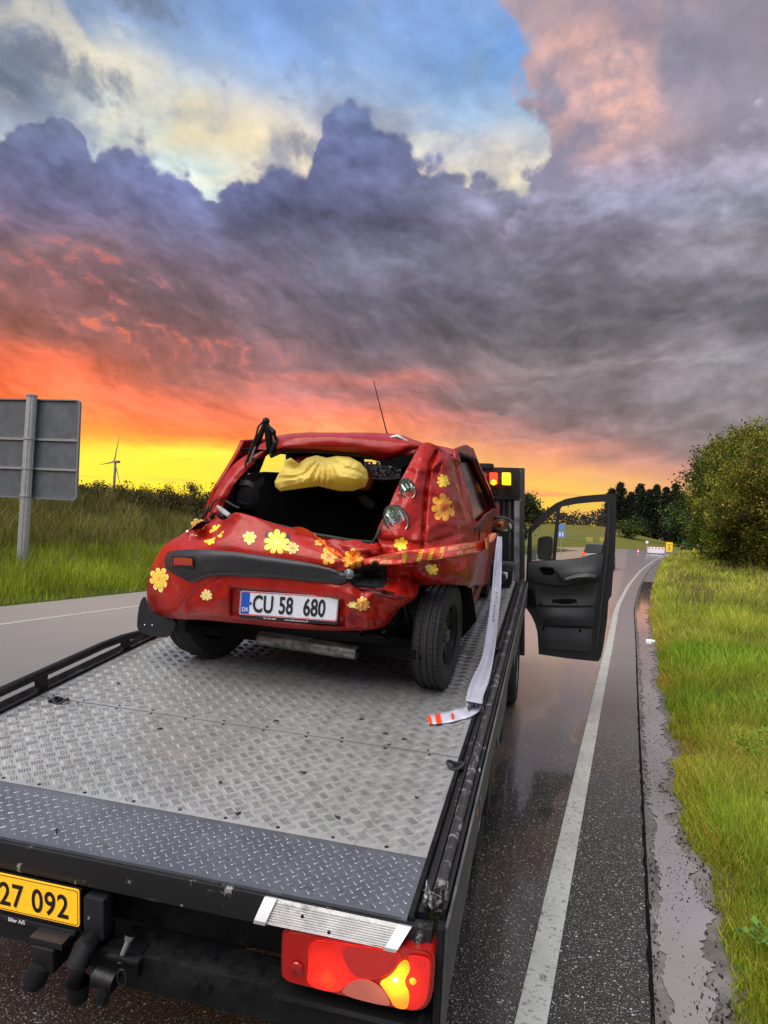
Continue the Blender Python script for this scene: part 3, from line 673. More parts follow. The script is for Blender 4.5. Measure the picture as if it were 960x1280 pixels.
g = joinb([
 verge(5200, 2.4, 12, lambda y: .13 + 0 * y, lambda y: .045 + 0 * y, lambda y: .0035 + .0004 * y, lambda y: .7 + 0 * y, 1.1, xoff=-.10),
 verge(110000, 2.4, 7.5, lambda y: .5 + y * .20, lambda y: .11 + .006 * y, lambda y: .0042 + .0006 * y, lambda y: .03 + .05 * (y - 2.4), 1.25),
 verge(60000, 1.0, 12, lambda y: 4.5 + 0 * y, lambda y: .15 + .006 * y, lambda y: .008 + .0006 * y, lambda y: .2 + 0 * y, 1.1, xoff=1.2),
 verge(70000, 7.5, 22, lambda y: 1.2 + y * .16, lambda y: .20 + .006 * y, lambda y: .005 + .0009 * y, lambda y: .29 + .026 * (y - 7.5), 1.2),
 verge(60000, 22, 115, lambda y: 2.0 + y * .13, lambda y: .28 + .002 * y, lambda y: .012 + .0012 * y, lambda y: .66 + 0 * y, 1.4)])
tag(npmesh('verge_grass', *g, 'grass'), kind='stuff')
# seed-heads and dry stalks on the far part of the verge
y = 9 + 95 * rng.random(14000) ** 1.5; x = np.array([gedge(v) for v in y]) + .5 + (1 + y * .13) * rng.random(14000)
v1 = blades(np.stack([x, y, hground(x, y)], 1), (.30 + .30 * rng.random(14000)) * (1 + .9 * clump(x, y, .35)) * np.clip((y - 6) / 14, .2, 1), .004 + .0007 * y, .5, gcol(14000, G3, .2))
tag(npmesh('seed_heads', *v1, 'grass'), kind='stuff')
# broad-leaved weeds in the near verge
def weeds(n, spots, s0):
    V = []; F = []; C_ = []
    for (wx, wy, r_, k, sz, base) in spots:
        for i in range(k):
            a = rng.random() * 6.28; rr = r_ * math.sqrt(rng.random()); px_ = wx + rr * math.cos(a); py_ = wy + rr * math.sin(a); pz_ = float(hground(px_, py_)) + .09 + sz * (1 + 3.6 * rng.random() * (1 - rr / r_ * .5))
            t = rng.random() * 6.28; tl = .2 + .7 * rng.random(); d = np.array([math.cos(t), math.sin(t), tl]); s = np.array([-math.sin(t), math.cos(t), .2 * rng.standard_normal()]) * .42
            c0 = np.array([px_, py_, pz_]); L_ = sz * (.7 + .6 * rng.random()); n0 = len(V)
            V += [c0, c0 + (d * .5 + s) * L_, c0 + d * L_, c0 + (d * .5 - s) * L_]; F.append([n0, n0 + 1, n0 + 2, n0 + 3]); C_.append(np.array(base) * (.6 + .8 * rng.random()))
    return np.array(V), np.array(F), np.array(C_)
spots = [(1.45, 6.9, .55, 1500, .03, (.15, .25, .02)), (1.8, 5.9, .45, 900, .032, (.10, .20, .02)), (1.15, 5.5, .25, 260, .028, (.12, .22, .02)), (.58, 3.55, .07, 34, .028, (.13, .24, .04)), (.95, 3.2, .2, 90, .035, (.13, .25, .03)), (1.9, 8.5, .7, 900, .04, (.12, .22, .02)), (1.2, 4.3, .35, 240, .03, (.12, .24, .02))]
tag(npmesh('verge_weeds', *weeds(0, spots, 0), 'leaf'), kind='stuff')
# left bank: fresh grass at the road, tall brown grass above
def bank(n, L0, L1, y0, y1, h0, h1, w0, pal, jit=.3, dens=None):
    y = y0 + (y1 - y0) * rng.random(n) ** 1.25; L = L0 + (L1 - L0) * rng.random(n); x = np.array([lroad(v) for v in y]) - .35 - L
    z = hground(x, y); c = clump(x, y, .5); c2 = clump(x + 30, y, 1.6)
    d = np.hypot(x, y)
    h = (h0 + (h1 - h0) * rng.random(n)) * (1 + .5 * c + .3 * c2) * np.clip(L / .8, .35, 1)
    cc = gcol(n, pal, jit) * 1.35 * (1 + .7 * c + .35 * c2)[:, None]
    return blades(np.stack([x, y, z - .02], 1), np.maximum(h, .05), w0 * d * (.6 + .9 * rng.random(n)), .7, np.clip(cc, .005, .6))
LG = [(.17, .22, .012), (.21, .25, .015), (.14, .18, .012), (.25, .27, .03)]
LB = [(.12, .11, .022), (.16, .13, .045), (.10, .11, .016), (.22, .17, .075), (.08, .09, .014)]
LT = [(.045, .05, .011), (.065, .062, .016), (.09, .075, .025), (.04, .048, .010)]
g = joinb([bank(75000, 0, 7, 7, 48, .25, .55, .00065, LG), bank(20000, 2, 9, 8, 55, .35, .75, .0006, LG + LB),
           bank(60000, 5.5, 12, 8, 60, .4, .85, .0008, LB), bank(70000, 9, 24, 12, 85, .5, 1.05, .00095, LT + LB[:2])])
tag(npmesh('bank_grass', *g, 'grass'), kind='stuff')
# weeds leaves on the bank
y = 12 + 55 * rng.random(26000); L = 7 + 15 * rng.random(26000); x = np.array([lroad(v) for v in y]) - L

# ------------------------------------------------------------------ trees and bushes
def leafcloud(name, centres, radii, n, size, pal, root, shade=.35, flatz=1., hollow=.35, kind=None):
    """leaf-sized faces gathered in twig clumps through the crown's volume"""
    centres = np.array(centres, float); radii = np.array(radii, float); wts = radii ** 2; wts = wts / wts.sum()
    nc = max(8, n // 34); idx = rng.choice(len(centres), nc, p=wts)
    d = rng.standard_normal((nc, 3)); d /= np.linalg.norm(d, axis=1)[:, None]
    r_ = (hollow + (1 - hollow) * rng.random(nc) ** .6)[:, None]
    lump = np.array([noise.noise(Vector(v * 2.2) + Vector((i_ * 3.7, 0, 0))) for v, i_ in zip(d, idx)])
    cl = centres[idx] + d * r_ * (radii[idx] * (1 + .55 * lump))[:, None] * np.array([1, 1, flatz])
    ct = .35 + 1.25 * rng.random(nc) ** 1.3
    ci = rng.integers(0, nc, n); p = cl[ci] + rng.standard_normal((n, 3)) * (radii.mean() * .11 + size * 1.1) * np.array([1, 1, .75])
    a = rng.standard_normal((n, 3)); a /= np.linalg.norm(a, axis=1)[:, None]; b = np.cross(a, rng.standard_normal((n, 3))); b /= np.linalg.norm(b, axis=1)[:, None]
    L_ = (size * (.6 + .8 * rng.random(n)))[:, None]
    V = np.stack([p - a * L_ * .5, p + b * L_ * .32, p + a * L_ * .6, p - b * L_ * .32], 1).reshape(-1, 3)
    F = np.arange(n * 4).reshape(-1, 4)
    cc = gcol(n, pal, .2) * ct[ci][:, None]
    return npmesh(name, V, F, np.clip(cc, .003, .6), 'leaf', root, kind)
def limbs(root, base, h, r0, spread, nl, lean=(0, 0)):
    mb = MB(); top = np.array(base) + [lean[0], lean[1], h * .9]; pts = [np.array(base) + (top - base) * t + [math.sin(t * 5) * .04 * h * .3, math.cos(t * 4) * .03 * h * .3, 0] for t in (0, .15, .35, .6, .8, 1)]
    mb.tube(pts, [r0 * 1.3, r0, r0 * .8, r0 * .55, r0 * .3, r0 * .08], 7); ends = []
    for i in range(nl):
        t = .25 + .65 * i / nl; p = np.array(base) + (top - base) * t; a = i * 2.4 + rng.random(); ln = spread * (1.1 - .6 * t) * (.7 + .5 * rng.random())
        e = p + [math.cos(a) * ln, math.sin(a) * ln, ln * (.5 + .5 * rng.random())]; mid = (p + e) / 2 + [0, 0, -.06 * ln]
        mb.tube([p, mid, e], [r0 * .38 * (1 - t * .5), r0 * .22, r0 * .05], 5); ends.append(e)
    mb.build('trunk', 'bark', root); return ends
def tree(name, label, x, y, h, spread, n, size, pal, group, nl=12, r0=None, low=.15, hollow=.3, cat='tree', z=None):
    z = float(hground(x, y)) - .05 if z is None else z; t = thing(name, label, cat, (x, y, z), group)
    e = limbs(t, (x, y, z), h, r0 or h * .02, spread, nl)
    cs = [q + rng.standard_normal(3) * spread * .1 for q in e] + ([np.array([x, y, z + h * .5]) + np.array([math.cos(a_) * spread * (.75 + .45 * rng.random()), math.sin(a_) * spread * (.75 + .45 * rng.random()), h * (.62 * rng.random() - .25)]) for a_ in rng.random(26) * 6.28] if hollow > .4 else []) + [np.array([x, y, z + h * f_]) + rng.standard_normal(3) * spread * .25 for f_ in np.linspace(low + .1, .92, 7)]
    cs = [np.array([c[0], c[1], min(c[2], z + h * .93)]) for c in cs]
    rs = [spread * (.30 + .25 * rng.random()) * (.45 if hollow > .4 and len(e) <= i_ < len(e) + 26 else 1) for i_ in range(len(cs))]
    leafcloud('crown', cs, rs, n, size, pal, t, hollow=hollow)
    return t
DK = [(.030, .045, .012), (.022, .035, .010), (.040, .055, .014)]
HG = [(.11, .15, .018), (.17, .18, .022), (.07, .11, .014), (.13, .17, .02)]
HB = [(.30, .25, .03), (.24, .22, .03), (.20, .21, .026), (.34, .22, .04)]
hed = 'trees and bushes along the right verge'
hedge = [  # x, y, h, spread, leaves, size, palette, label
 (7.6, 37.5, 8.0, 2.7, 34000, .13, HB + HG, 'nearest bush of the right hedge with bronze tinged leaves'),
 (7.2, 44.0, 8.3, 2.6, 34000, .14, HB[:2] + HG, 'second bush of the right hedge, orange brown in its upper leaves'),
 (5.9, 46.5, 3.2, 1.5, 11000, .13, HG + HB[1:2], 'low bush at the hedge foot spilling onto the verge grass'),
 (7.7, 52, 9.3, 2.8, 30000, .16, HG + HB[:1], 'green tree rising behind the orange brown bush'),
 (6.9, 59, 4.6, 2.0, 12000, .17, HG, 'rounded low bush between two taller hedge trees'),
 (8.6, 62, 10.3, 3.1, 26000, .19, HG + DK[:1], 'tall dark green tree in the middle of the right hedge'),
 (9.4, 74, 10.8, 3.3, 16000, .22, HG + DK, 'tall ragged tree with sky showing through its left branches'),
 (8.6, 80, 5.4, 2.8, 12000, .24, HG + DK, 'low bush at the far end of the right hedge'),
]
for (x, y, h, s, n, sz, pal, lb) in hedge:
    tree('bush' if 'bush' in lb else 'broadleaf_tree', lb, x, y, h, s, n, sz, pal, hed, low=.0, hollow=.45, cat='bush' if 'bush' in lb else 'tree')
tree('broadleaf_tree', 'thin open crowned tree left of the hedge against the pink sky', 7.6, 88, 12.0, 3.4, 4200, .30, DK + HG[:1], hed, low=.35, hollow=.1)
tree('broadleaf_tree', 'rounded bright green tree at the foot of the conifers', 16.2, 208, 9.5, 6.0, 6000, .7, [(.05, .10, .03), (.035, .075, .02), (.06, .11, .035)], None, low=.0, hollow=.4)
tree('bush', 'dark low bush alone in the field before the conifers', -.4, 203, 3.4, 4.2, 2200, .5, DK + HG[:1], None, low=.0, hollow=.2, cat='bush')
def conifer(x, y, h, r_, label):
    z = float(hground(x, y)); t = thing('conifer', label, 'tree', (x, y, z), 'conifers on the far hill')
    MB().tube([(x, y, z), (x, y, z + h * .6), (x, y, z + h)], [h * .015, h * .009, .03], 6).build('trunk', 'bark', t)
    V = []; C_ = []
    nb = 260
    for i in range(nb):
        f_ = .08 + .92 * (i / nb); a = rng.random() * 6.28; ln = r_ * (1.08 - f_) ** .8 * (.45 + .65 * rng.random()); c0 = np.array([x, y, z + h * f_]); d = np.array([math.cos(a), math.sin(a), .05 - .3 * (1 - f_)])
        sh = .6 + .8 * rng.random()
        for k in range(16):
            q = c0 + d * ln * (k + 1) / 16 + rng.standard_normal(3) * .22; u = rng.standard_normal(3); u /= np.linalg.norm(u); v = np.cross(u, d); s = .30 + .34 * rng.random()
            V += [q - u * s, q + v * s * .5, q + u * s, q - v * s * .5]; C_.append(np.array([.014, .020, .010]) * sh)
    npmesh('crown', np.array(V), np.arange(len(V)).reshape(-1, 4), np.array(C_), 'leaf', t)
cf = [(765, 612, 'leftmost conifer, thin topped, beside the open van door'), (776, 604, 'tallest spiky conifer of the row at its left end'), (789, 616, 'lower conifer in a dip between two taller ones'), (801, 606, 'sharp topped conifer third of the tall ones'), (812, 613, 'narrow conifer near the middle of the row'), (821, 607, 'broad conifer with a ragged top'), (833, 610, 'conifer right of the ragged topped one'), (845, 606, 'full dark conifer near the right end of the row'), (855, 616, 'rightmost conifer partly behind the thin open tree')]
for i, (px, py, lb) in enumerate(cf):
    Y_ = 240 + (i % 3) * 7; p = atw(px, py, Y_); z0 = float(hground(p[0], p[1])); conifer(p[0], p[1], p[2] - z0, 5.6 + (i % 2) * 1.0, lb)
# solitary tree behind the lorry headboard, left of the open door
p = atw(657, 616, 120.); tree('broadleaf_tree', 'slender tree between the headboard and the open door', p[0], p[1], p[2], 2.4, 3800, .4, DK + [(.06, .05, .015)], None, low=.1, hollow=.1, z=0)
# distant line of woods
cs = []; rs = []
for a in np.arange(-30, 30, .35):
    az_ = math.radians(a); d = 430 + 30 * math.sin(a); x, y = d * math.sin(az_), d * math.cos(az_); zt = 9 + 3 * rng.random() + (2 if a < -3 else 0); zb = float(hground(x, y))
    for zq in np.arange(max(0, zb - 1), zb + zt * .62, 2.6): cs.append((x + rng.standard_normal() * 2, y, zq + 1)); rs.append(3.2)
leafcloud('distant_wood', cs, rs, 26000, 1.7, [(.035, .035, .016), (.028, .030, .012), (.045, .042, .018)], None, kind='stuff', hollow=.1)
# scrub along the crest of the left bank
scrub = []
sx = [(6, 612), (22, 617), (40, 612), (58, 616), (74, 611), (92, 609), (110, 611), (127, 608), (143, 611), (158, 607), (174, 611), (190, 614), (205, 610), (222, 607), (238, 601), (249, 606), (262, 612), (276, 606)]
lbs = ['at the far left behind the road sign', 'low behind the left part of the sign', 'behind the sign post', 'right of the sign post', 'just under the sign panel corner', 'right below the sign corner', 'left of the wind turbine', 'close beside the turbine foot', 'in front of the turbine foot', 'just right of the wind turbine', 'second bush right of the turbine', 'lowest bush between turbine and car', 'rounded bush midway between turbine and car', 'leafy bush left of the tall shrub', 'tallest shrub on the crest before the crashed car', 'bush right of the tallest shrub', 'bush touching the outline of the crashed car', 'bush half hidden behind the crashed car']
for i, ((px, py), lb) in enumerate(zip(sx, lbs)):
    az_ = math.atan2(*ray(px, py)[:2]); D_ = 37 + 2.0 * math.sin(i * 1.9); x, y = D_ * math.sin(az_), D_ * math.cos(az_); v = ray(px, py); zt = CH + D_ * v[2] / math.hypot(v[0], v[1]); z0 = float(hground(x, y)); h = max(.5, zt - z0 + (.18 if i % 2 else .05))
    t = thing('bush', 'dark scrub bush on the bank crest ' + lb, 'bush', (x, y, z0), 'scrub along the crest of the left bank')
    mb = MB()
    for k in range(6):
        a = k * 1.1; mb.tube([(x, y, z0), (x + math.cos(a) * .25, y + math.sin(a) * .25, z0 + h * .6), (x + math.cos(a) * .4, y + math.sin(a) * .4, z0 + h * (.85 + .2 * rng.random()))], [.02, .012, .004], 4)
    mb.build('stem', 'bark', t)
    c_ = [(x + rng.standard_normal() * .35, y + rng.standard_normal() * .3, z0 + h * f_) for f_ in (.25, .4, .5, .65, .8, .86)]
    leafcloud('crown', c_, [.6, .6, .5, .4, .3, .2], 1500, .085, [(.06, .052, .012), (.085, .065, .018), (.05, .052, .012)], t, hollow=.1)

# ================================================================== ROADSIDE THINGS
# big direction sign seen from behind
gp = ghit(27, 710); SY = gp[1]
t = thing('road_sign', 'back of a large grey road sign on a fluted metal post on the left bank', 'road sign', gp)
top = atw(40, 495, SY - .04)
rp = .145; mb = MB()
mb.lathe([(rp * (1 + .05 * (k % 2)), 0) for k in range(1)], gp, (0, 0, 1)) if False else None
V = []; n = 28; hts = [gp - [0, 0, .3], top]
for P_ in hts:
    for k in range(n):
        a = 2 * math.pi * k / n; r_ = rp * (1 if k % 4 else .86) * (1 if P_ is not top else .93); V.append(P_ + [r_ * math.cos(a), r_ * math.sin(a), 0])
F = [[k, (k + 1) % n, n + (k + 1) % n, n + k] for k in range(n)] + [list(range(n, 2 * n))]
po = rawmesh('post', V, F, 'steel', t, auto=20)
def sgn(px, py, d=0.): return atw(px, py, SY + .15 + d)
TR_, BR_ = sgn(102, 500), sgn(97, 626); TLx = TR_ + (sgn(39, 499) - TR_) * 2.05; BLx = BR_ + (sgn(34, 623) - BR_) * 2.05
def sp_(a, b, d=0.): return (TLx * (1 - a) + TR_ * a) * (1 - b) + (BLx * (1 - a) + BR_ * a) * b + np.array([0, d, 0])
out_ = [(0, 0), (1, 0), (1, 1), (0, 1)]
rc = .035
rpoly = []
for cx_, cy_, s0 in ((1 - rc, rc, -90), (1 - rc, 1 - rc, 0), (rc, 1 - rc, 90), (rc, rc, 180)):
    for k in range(6):
        a = R(s0 + 18 * k); rpoly.append((cx_ + rc * math.cos(a), cy_ + rc * math.sin(a)))
V, F = fill2d(rpoly, [], 0, .012, lambda a, b, d: sp_(a, b, d)); rawmesh('panel', V, F, 'signgrey', t, smooth=False)
ip = [(.5 + (a - .5) * .972, .5 + (b - .5) * .975) for a, b in rpoly]
V, F = fill2d(rpoly, [ip[::-1]], -.05, .0, lambda a, b, d: sp_(a, b, d)); rawmesh('rim', V, F, mat('grey rim', (.20, .21, .22), .4, metal=.3), t, smooth=False)
for b_ in (.405, .70):
    V = [sp_(a, b_ + e, d) for a in (.015, .985) for e in (-.011, .011) for d in (-.045, -.001)]
    rawmesh('stiffener', V, [[0, 1, 3, 2], [4, 6, 7, 5], [0, 4, 5, 1], [2, 3, 7, 6], [0, 2, 6, 4], [1, 5, 7, 3]], mat('pale rail', (.30, .31, .32), .4, metal=.3), t, smooth=False)
for b_ in (.405, .70, .975):
    c = gp + (top - gp) * (sp_(.5, b_)[2] - gp[2]) / (top[2] - gp[2]); MB().lathe([(rp * 1.02, -.03), (rp * 1.12, -.03), (rp * 1.12, .03), (rp * 1.02, .03)], c, (0, 0, 1)).build('clamp', 'steel', t)
MB().lathe([(rp * 1.0, 0), (rp * 1.02, .05), (0.01, .06)], top - [0, 0, .02], (0, 0, 1)).build('cap', 'steel', t)
# wind turbine
hub = atw(143, 577, 470.); ft = np.array([hub[0], hub[1] + 1, -2.])
t = thing('wind_turbine', 'distant three bladed wind turbine against the yellow sunset', 'wind turbine', ft)
wm = mat('turbine grey', (.20, .19, .20), .5)
MB().tube([ft, hub + [0, 1.2, 0]], [1.5, .85], 12).build('tower', wm, t)
MB().box(hub[0] - 1.1, hub[0] + 3.4, hub[1] - 1, hub[1] + 3, hub[2] - .9, hub[2] + .9, ident, .3).build('nacelle', wm, t)
for (px, py) in ((149, 545), (124, 581), (150, 604)):
    tip = atw(px, py, 469.); d = tip - hub; L_ = np.linalg.norm(d); d = d / L_; s = np.cross(d, [0, 1, 0]); V = []
    for f_, wd in ((0, .5), (.12, 1.15), (.3, .95), (.7, .55), (1, .12)):
        V += [hub + d * L_ * f_ - s * wd * .35 + [0, -.25, 0], hub + d * L_ * f_ + s * wd * .65, hub + d * L_ * f_ - s * wd * .35 + [0, .25, 0]]
    F = []
    for k in range(4):
        b = 3 * k; F += [[b, b + 1, b + 4, b + 3], [b + 1, b + 2, b + 5, b + 4], [b + 2, b, b + 3, b + 5]]
    rawmesh('blade', V, F, wm, t)
# blue sign seen through the door window
b0 = atw(698, 694, 74.); t = thing('traffic_sign', 'small blue rectangular sign on a thin post seen through the door window', 'road sign', (b0[0] + .33, 74, 0))
c = atw(702, 663, 74.); x, z = c[0], c[2]
MB().tube([(x, 74.05, 0), (x, 74.05, z + .7)], .035, 8).build('post', 'steel', t)
MB().box(x - .4, x + .4, 73.97, 74.0, z - .75, z - .08, ident, .01).build('panel', 'sign blue', t)
MB().lathe([(.01, 0), (.36, 0), (.36, .03), (.01, .03)], (x, 74.0, z + .34), (0, -1, 0), 20).build('round_panel', 'sign blue', t)
MB().box(x - .2, x - .08, 73.95, 73.965, z - .62, z - .2, ident).box(x + .06, x + .18, 73.95, 73.965, z - .62, z - .2, ident).build('symbol', 'whiteink', t)
# roadworks beyond the bend
def bx_(px, py, Y_): p = atw(px, py, Y_); return p
t = thing('traffic_cone', 'orange and white cone standing left of the white barrier', 'traffic cone', (1.05, 103, 0))
MB().lathe([(.26, 0), (.26, .05), (.17, .05), (.13, .25)], (1.05, 103, 0), (0, 0, 1), 14).lathe([(.13, .25), (.085, .5)], (1.05, 103, 0), (0, 0, 1), 14, 1).lathe([(.085, .5), (.04, .78), (.0, .79)], (1.05, 103, 0), (0, 0, 1), 14).build('body', ['signal red', 'whiteink'], t)
def barrier(x, y, w_, z0, h, label, rot=0.):
    t = thing('road_barrier', label, 'barrier', (x, y, 0), 'barriers closing the road beyond the bend'); c, s = math.cos(rot), math.sin(rot)
    f_ = lambda a, b, z: np.array([x + a * c - b * s, y + a * s + b * c, z])
    for e in (-1, 1):
        MB().tube([f_(e * w_ * .42, 0, 0), f_(e * w_ * .42, 0, z0 + h)], .03, 8).build('post', 'steel', t); MB().box(e * w_ * .42 - .12, e * w_ * .42 + .12, -.35, .35, 0, .09, f_).build('foot', 'black', t)
    MB().box(-w_ / 2, w_ / 2, -.03, 0, z0, z0 + h, f_, .01).build('plank', 'white', t)
    k = int(w_ / .42)
    for i in range(k):
        a = -w_ / 2 + .08 + i * w_ / k; MB().add([f_(a, -.034, z0 + h * .62), f_(a + .16, -.034, z0 + h * .62), f_(a + .24, -.034, z0 + h * .9), f_(a + .08, -.034, z0 + h * .9)], [[0, 1, 2, 3]]).build('stripe', 'signal red', t, smooth=False)
barrier(3.35, 105, 2.2, .18, .82, 'white barrier board with red marks left of the yellow sign')
barrier(9.4, 124, 2.4, .25, .25, 'low white barrier plank half hidden behind the grass right of the yellow sign')
barrier(11.6, 130, 2.4, .25, .22, 'low white barrier plank farthest right before the hedge')
MB  # keep
x, y = 2.15, 104.6; t = thing('warning_lamp', 'small round white sign lamp on a pole at the left end of the barrier', 'warning lamp', (x, y, 0))
MB().tube([(x, y, 0), (x, y, 1.5)], .03, 8).build('pole', 'steel', t); MB().lathe([(.01, -.03), (.2, -.03), (.2, .03), (.01, .03)], (x, y, 1.62), (0, 1, 0), 16).build('disc', 'whiteink', t)
x, y = 5.35, 112.; t = thing('yellow_sign', 'tall yellow road sign board standing at the end of the road', 'road sign', (x, y, 0))
MB().box(x - .45, x + .45, y - .04, y, .35, 1.75, ident, .03).build('panel', 'sign yellow', t)
for e in (-.3, .3): MB().tube([(x + e, y + .03, 0), (x + e, y + .03, 1.6)], .03, 8).build('post', 'steel', t)
MB().box(x - .27, x + .27, y - .048, y - .042, 1.4, 1.46, ident).box(x - .27, x + .2, y - .048, y - .042, 1.2, 1.26, ident).box(x - .06, x + .06, y - .048, y - .042, .6, 1.05, ident).build('symbol', 'ink', t)
for i, (px, py, lb) in enumerate([(868, 688, 'small yellow marker post nearest the dark kerb box'), (882, 687, 'small yellow marker post right of the low planks'), (890, 690, 'orange topped marker post closest to the hedge')]):
    p = atw(px, 691, 126. + i); t = thing('marker_post', lb, 'post', (p[0], p[1], 0), 'marker posts at the roadworks')
    MB().box(p[0] - .09, p[0] + .09, p[1] - .02, p[1] + .02, 0, .9, ident, .01).build('post', 'white', t); MB().box(p[0] - .1, p[0] + .1, p[1] - .03, p[1] + .03, .55, .92, ident, .01).build('reflector', 'sign yellow', t)
p = atw(858, 690, 118.); t = thing('trailer', 'small dark trailer box standing behind the verge grass', 'trailer', (p[0], p[1], 0))
MB().box(p[0] - .8, p[0] + .8, p[1] - .6, p[1] + .6, .35, 1.05, ident, .06).build('body', 'black', t)
for e in (-.6, .6): MB().lathe([(.02, -.08), (.28, -.08), (.3, 0), (.28, .08), (.02, .08)], (p[0] + e, p[1] - .45, .3), (0, 1, 0), 16).build('wheel', 'rubber', t)
for i, (px, lb) in enumerate([(737, 'yellow roadworks board on the far verge, left of the pair'), (754, 'yellow roadworks board on the far verge, right of the pair')]):
    p = atw(px, 674, 96.); t = thing('yellow_sign', lb, 'road sign', (p[0], p[1], 0), 'yellow boards beyond the driving car')
    ym = mat('dull yellow board', (.35, .25, .03), .5); MB().box(p[0] - .42, p[0] + .42, p[1] - .03, p[1], p[2] - .35, p[2] + .25, ident, .01).build('panel', ym, t)
    for e in (-.3, .3): MB().tube([(p[0] + e, p[1] + .02, 0), (p[0] + e, p[1] + .02, p[2] + .2)], .025, 6).build('post', 'steel', t)
# small white marker discs by the hedge
for i, (px, py, lb) in enumerate([(873, 681, 'small round white marker before the green tree'), (884, 681, 'small square white marker right of the round one')]):
    p = atw(px, py, 132.); t = thing('marker_sign', lb, 'road sign', (p[0], p[1], 0), 'white markers before the green tree')
    MB().tube([(p[0], p[1] + .02, 0), (p[0], p[1] + .02, p[2])], .025, 6).build('post', 'steel', t)
    (MB().lathe([(.01, 0), (.24, 0), (.24, .02), (.01, .02)], p, (0, -1, 0), 14) if i == 0 else MB().box(p[0] - .2, p[0] + .2, p[1] - .02, p[1], p[2] - .24, p[2] + .24, ident)).build('panel', 'whiteink', t)
# litter bottle on the verge edge
b0 = ghit(815, 804); t = thing('plastic_bottle', 'small white plastic bottle lying at the edge of the grass', 'bottle', b0)
MB().lathe([(.0, -.11), (.033, -.10), (.036, -.02), (.034, .05), (.014, .085), (.013, .105), (0, .106)], b0 + [0, 0, .03], (1, -.25, 0), 16).build('body', 'white', t); MB().lathe([(.0, .107), (.016, .107), (.016, .125), (0, .126)], b0 + [0, 0, .03], (1, -.25, 0), 12).build('cap', mat('cap grey', (.4, .42, .45), .4), t)
# manhole-like dark ring in the mud
c = ghit(870, 1195); t = tag(MB().tube([c + [.045 * math.cos(a), .06 * math.sin(a), .004 + .004 * math.sin(a)] for a in np.linspace(1.6, 5.6, 14)], .005, 6).build('rubber_ring', 'rubber', base=c), 'bent piece of dark rubber ring stuck in the wet mud', 'debris')

# ------------------------------------------------------------------ car driving away
def profile_car(root, cx_, cy_, L_, W_, H_, bodym, lights=True):
    """x across, y ahead; lower body and cabin lofted from cross sections"""
    def sect(y_, zlo, zhi, wd, rnd):
        return [np.array([cx_ + wd * a, cy_ + y_, zlo + (zhi - zlo) * b]) for a, b in ((-.96, 0), (-1, .25), (-1, .7), (-.93, .95), (-.8, 1), (-.3, 1.01), (.3, 1.01), (.8, 1), (.93, .95), (1, .7), (1, .25), (.96, 0))]
    S = [sect(0, .38, .75, W_ / 2 * .86, 0), sect(.06, .28, .92, W_ / 2 * .96, 0), sect(.35, .22, .98, W_ / 2, 0), sect(L_ * .5, .20, .95, W_ / 2, 0), sect(L_ * .72, .22, .92, W_ / 2, 0), sect(L_ * .95, .25, .74, W_ / 2 * .93, 0), sect(L_, .34, .62, W_ / 2 * .8, 0)]
    n = 12; V = [p for s in S for p in s]; F = [[j * n + i, j * n + (i + 1) % n, (j + 1) * n + (i + 1) % n, (j + 1) * n + i] for j in range(len(S) - 1) for i in range(n)] + [list(range(n))[::-1], [(len(S) - 1) * n + i for i in range(n)]]
    rawmesh('body', V, F, bodym, root, auto=35)
    C_ = [(.10, .97, .86), (.42, H_ - .07, .72), (.8, H_, .70), (L_ * .45, H_, .70), (L_ * .55, H_ - .08, .70), (L_ * .74, .93, .84)]
    V = []; 
    for (y_, z_, wd) in C_: V += [np.array([cx_ - W_ / 2 * wd, cy_ + y_, z_]), np.array([cx_ + W_ / 2 * wd, cy_ + y_, z_])]
    base_ = [np.array([cx_ + e * W_ / 2 * .9, cy_ + y_, .93]) for y_ in (.10, L_ * .74) for e in (-1, 1)]
    F = [[2 * i, 2 * i + 1, 2 * i + 3, 2 * i + 2] for i in range(1, 4)]; rawmesh('roof', V, F, bodym, root)
    rawmesh('rear_window', [V[0] + [.02, 0, 0], V[1] - [.02, 0, 0], V[3], V[2]], [[0, 1, 2, 3]], 'farglass', root); rawmesh('windscreen', [V[8], V[9], V[11], V[10]], [[0, 1, 2, 3]], 'glass', root)
    for e in (0, 1): rawmesh('side_window', [V[2 * i + e] for i in range(6)], [[0, 1, 2, 3, 4, 5]], 'glass', root)
    for e in (-1, 1):
        if lights: MB().box(cx_ + e * W_ * .43 - .11, cx_ + e * W_ * .43 + .11, cy_ + .0, cy_ + .2, .78, .93, ident, .03).build('tail_light', 'redlamp', root)
        for y_ in (.75, L_ - .75): 
            wh = MB().lathe([(.12, -.1), (.30, -.1), (.33, -.06), (.33, .06), (.30, .1), (.12, .1)], (cx_ + e * (W_ / 2 - .1), cy_ + y_, .33), (1, 0, 0), 20).build('wheel', 'rubber', root)
    MB().box(cx_ - .27, cx_ + .27, cy_ - .03, cy_ + .02, .62, .74, ident).build('number_plate', 'platewhite', root)
    MB().box(cx_ - W_ / 2 * .9, cx_ + W_ / 2 * .9, cy_ - .04, cy_ + .3, .36, .56, ident, .04).build('bumper', 'plastic', root)
t = thing('hatchback_car', 'silver hatchback with lit red tail lamps driving away, seen through the door window', 'car', (-1.75, 43.4, 0))
profile_car(t, -1.75, 43.4, 4.1, 1.85, 1.52, 'silver paint')
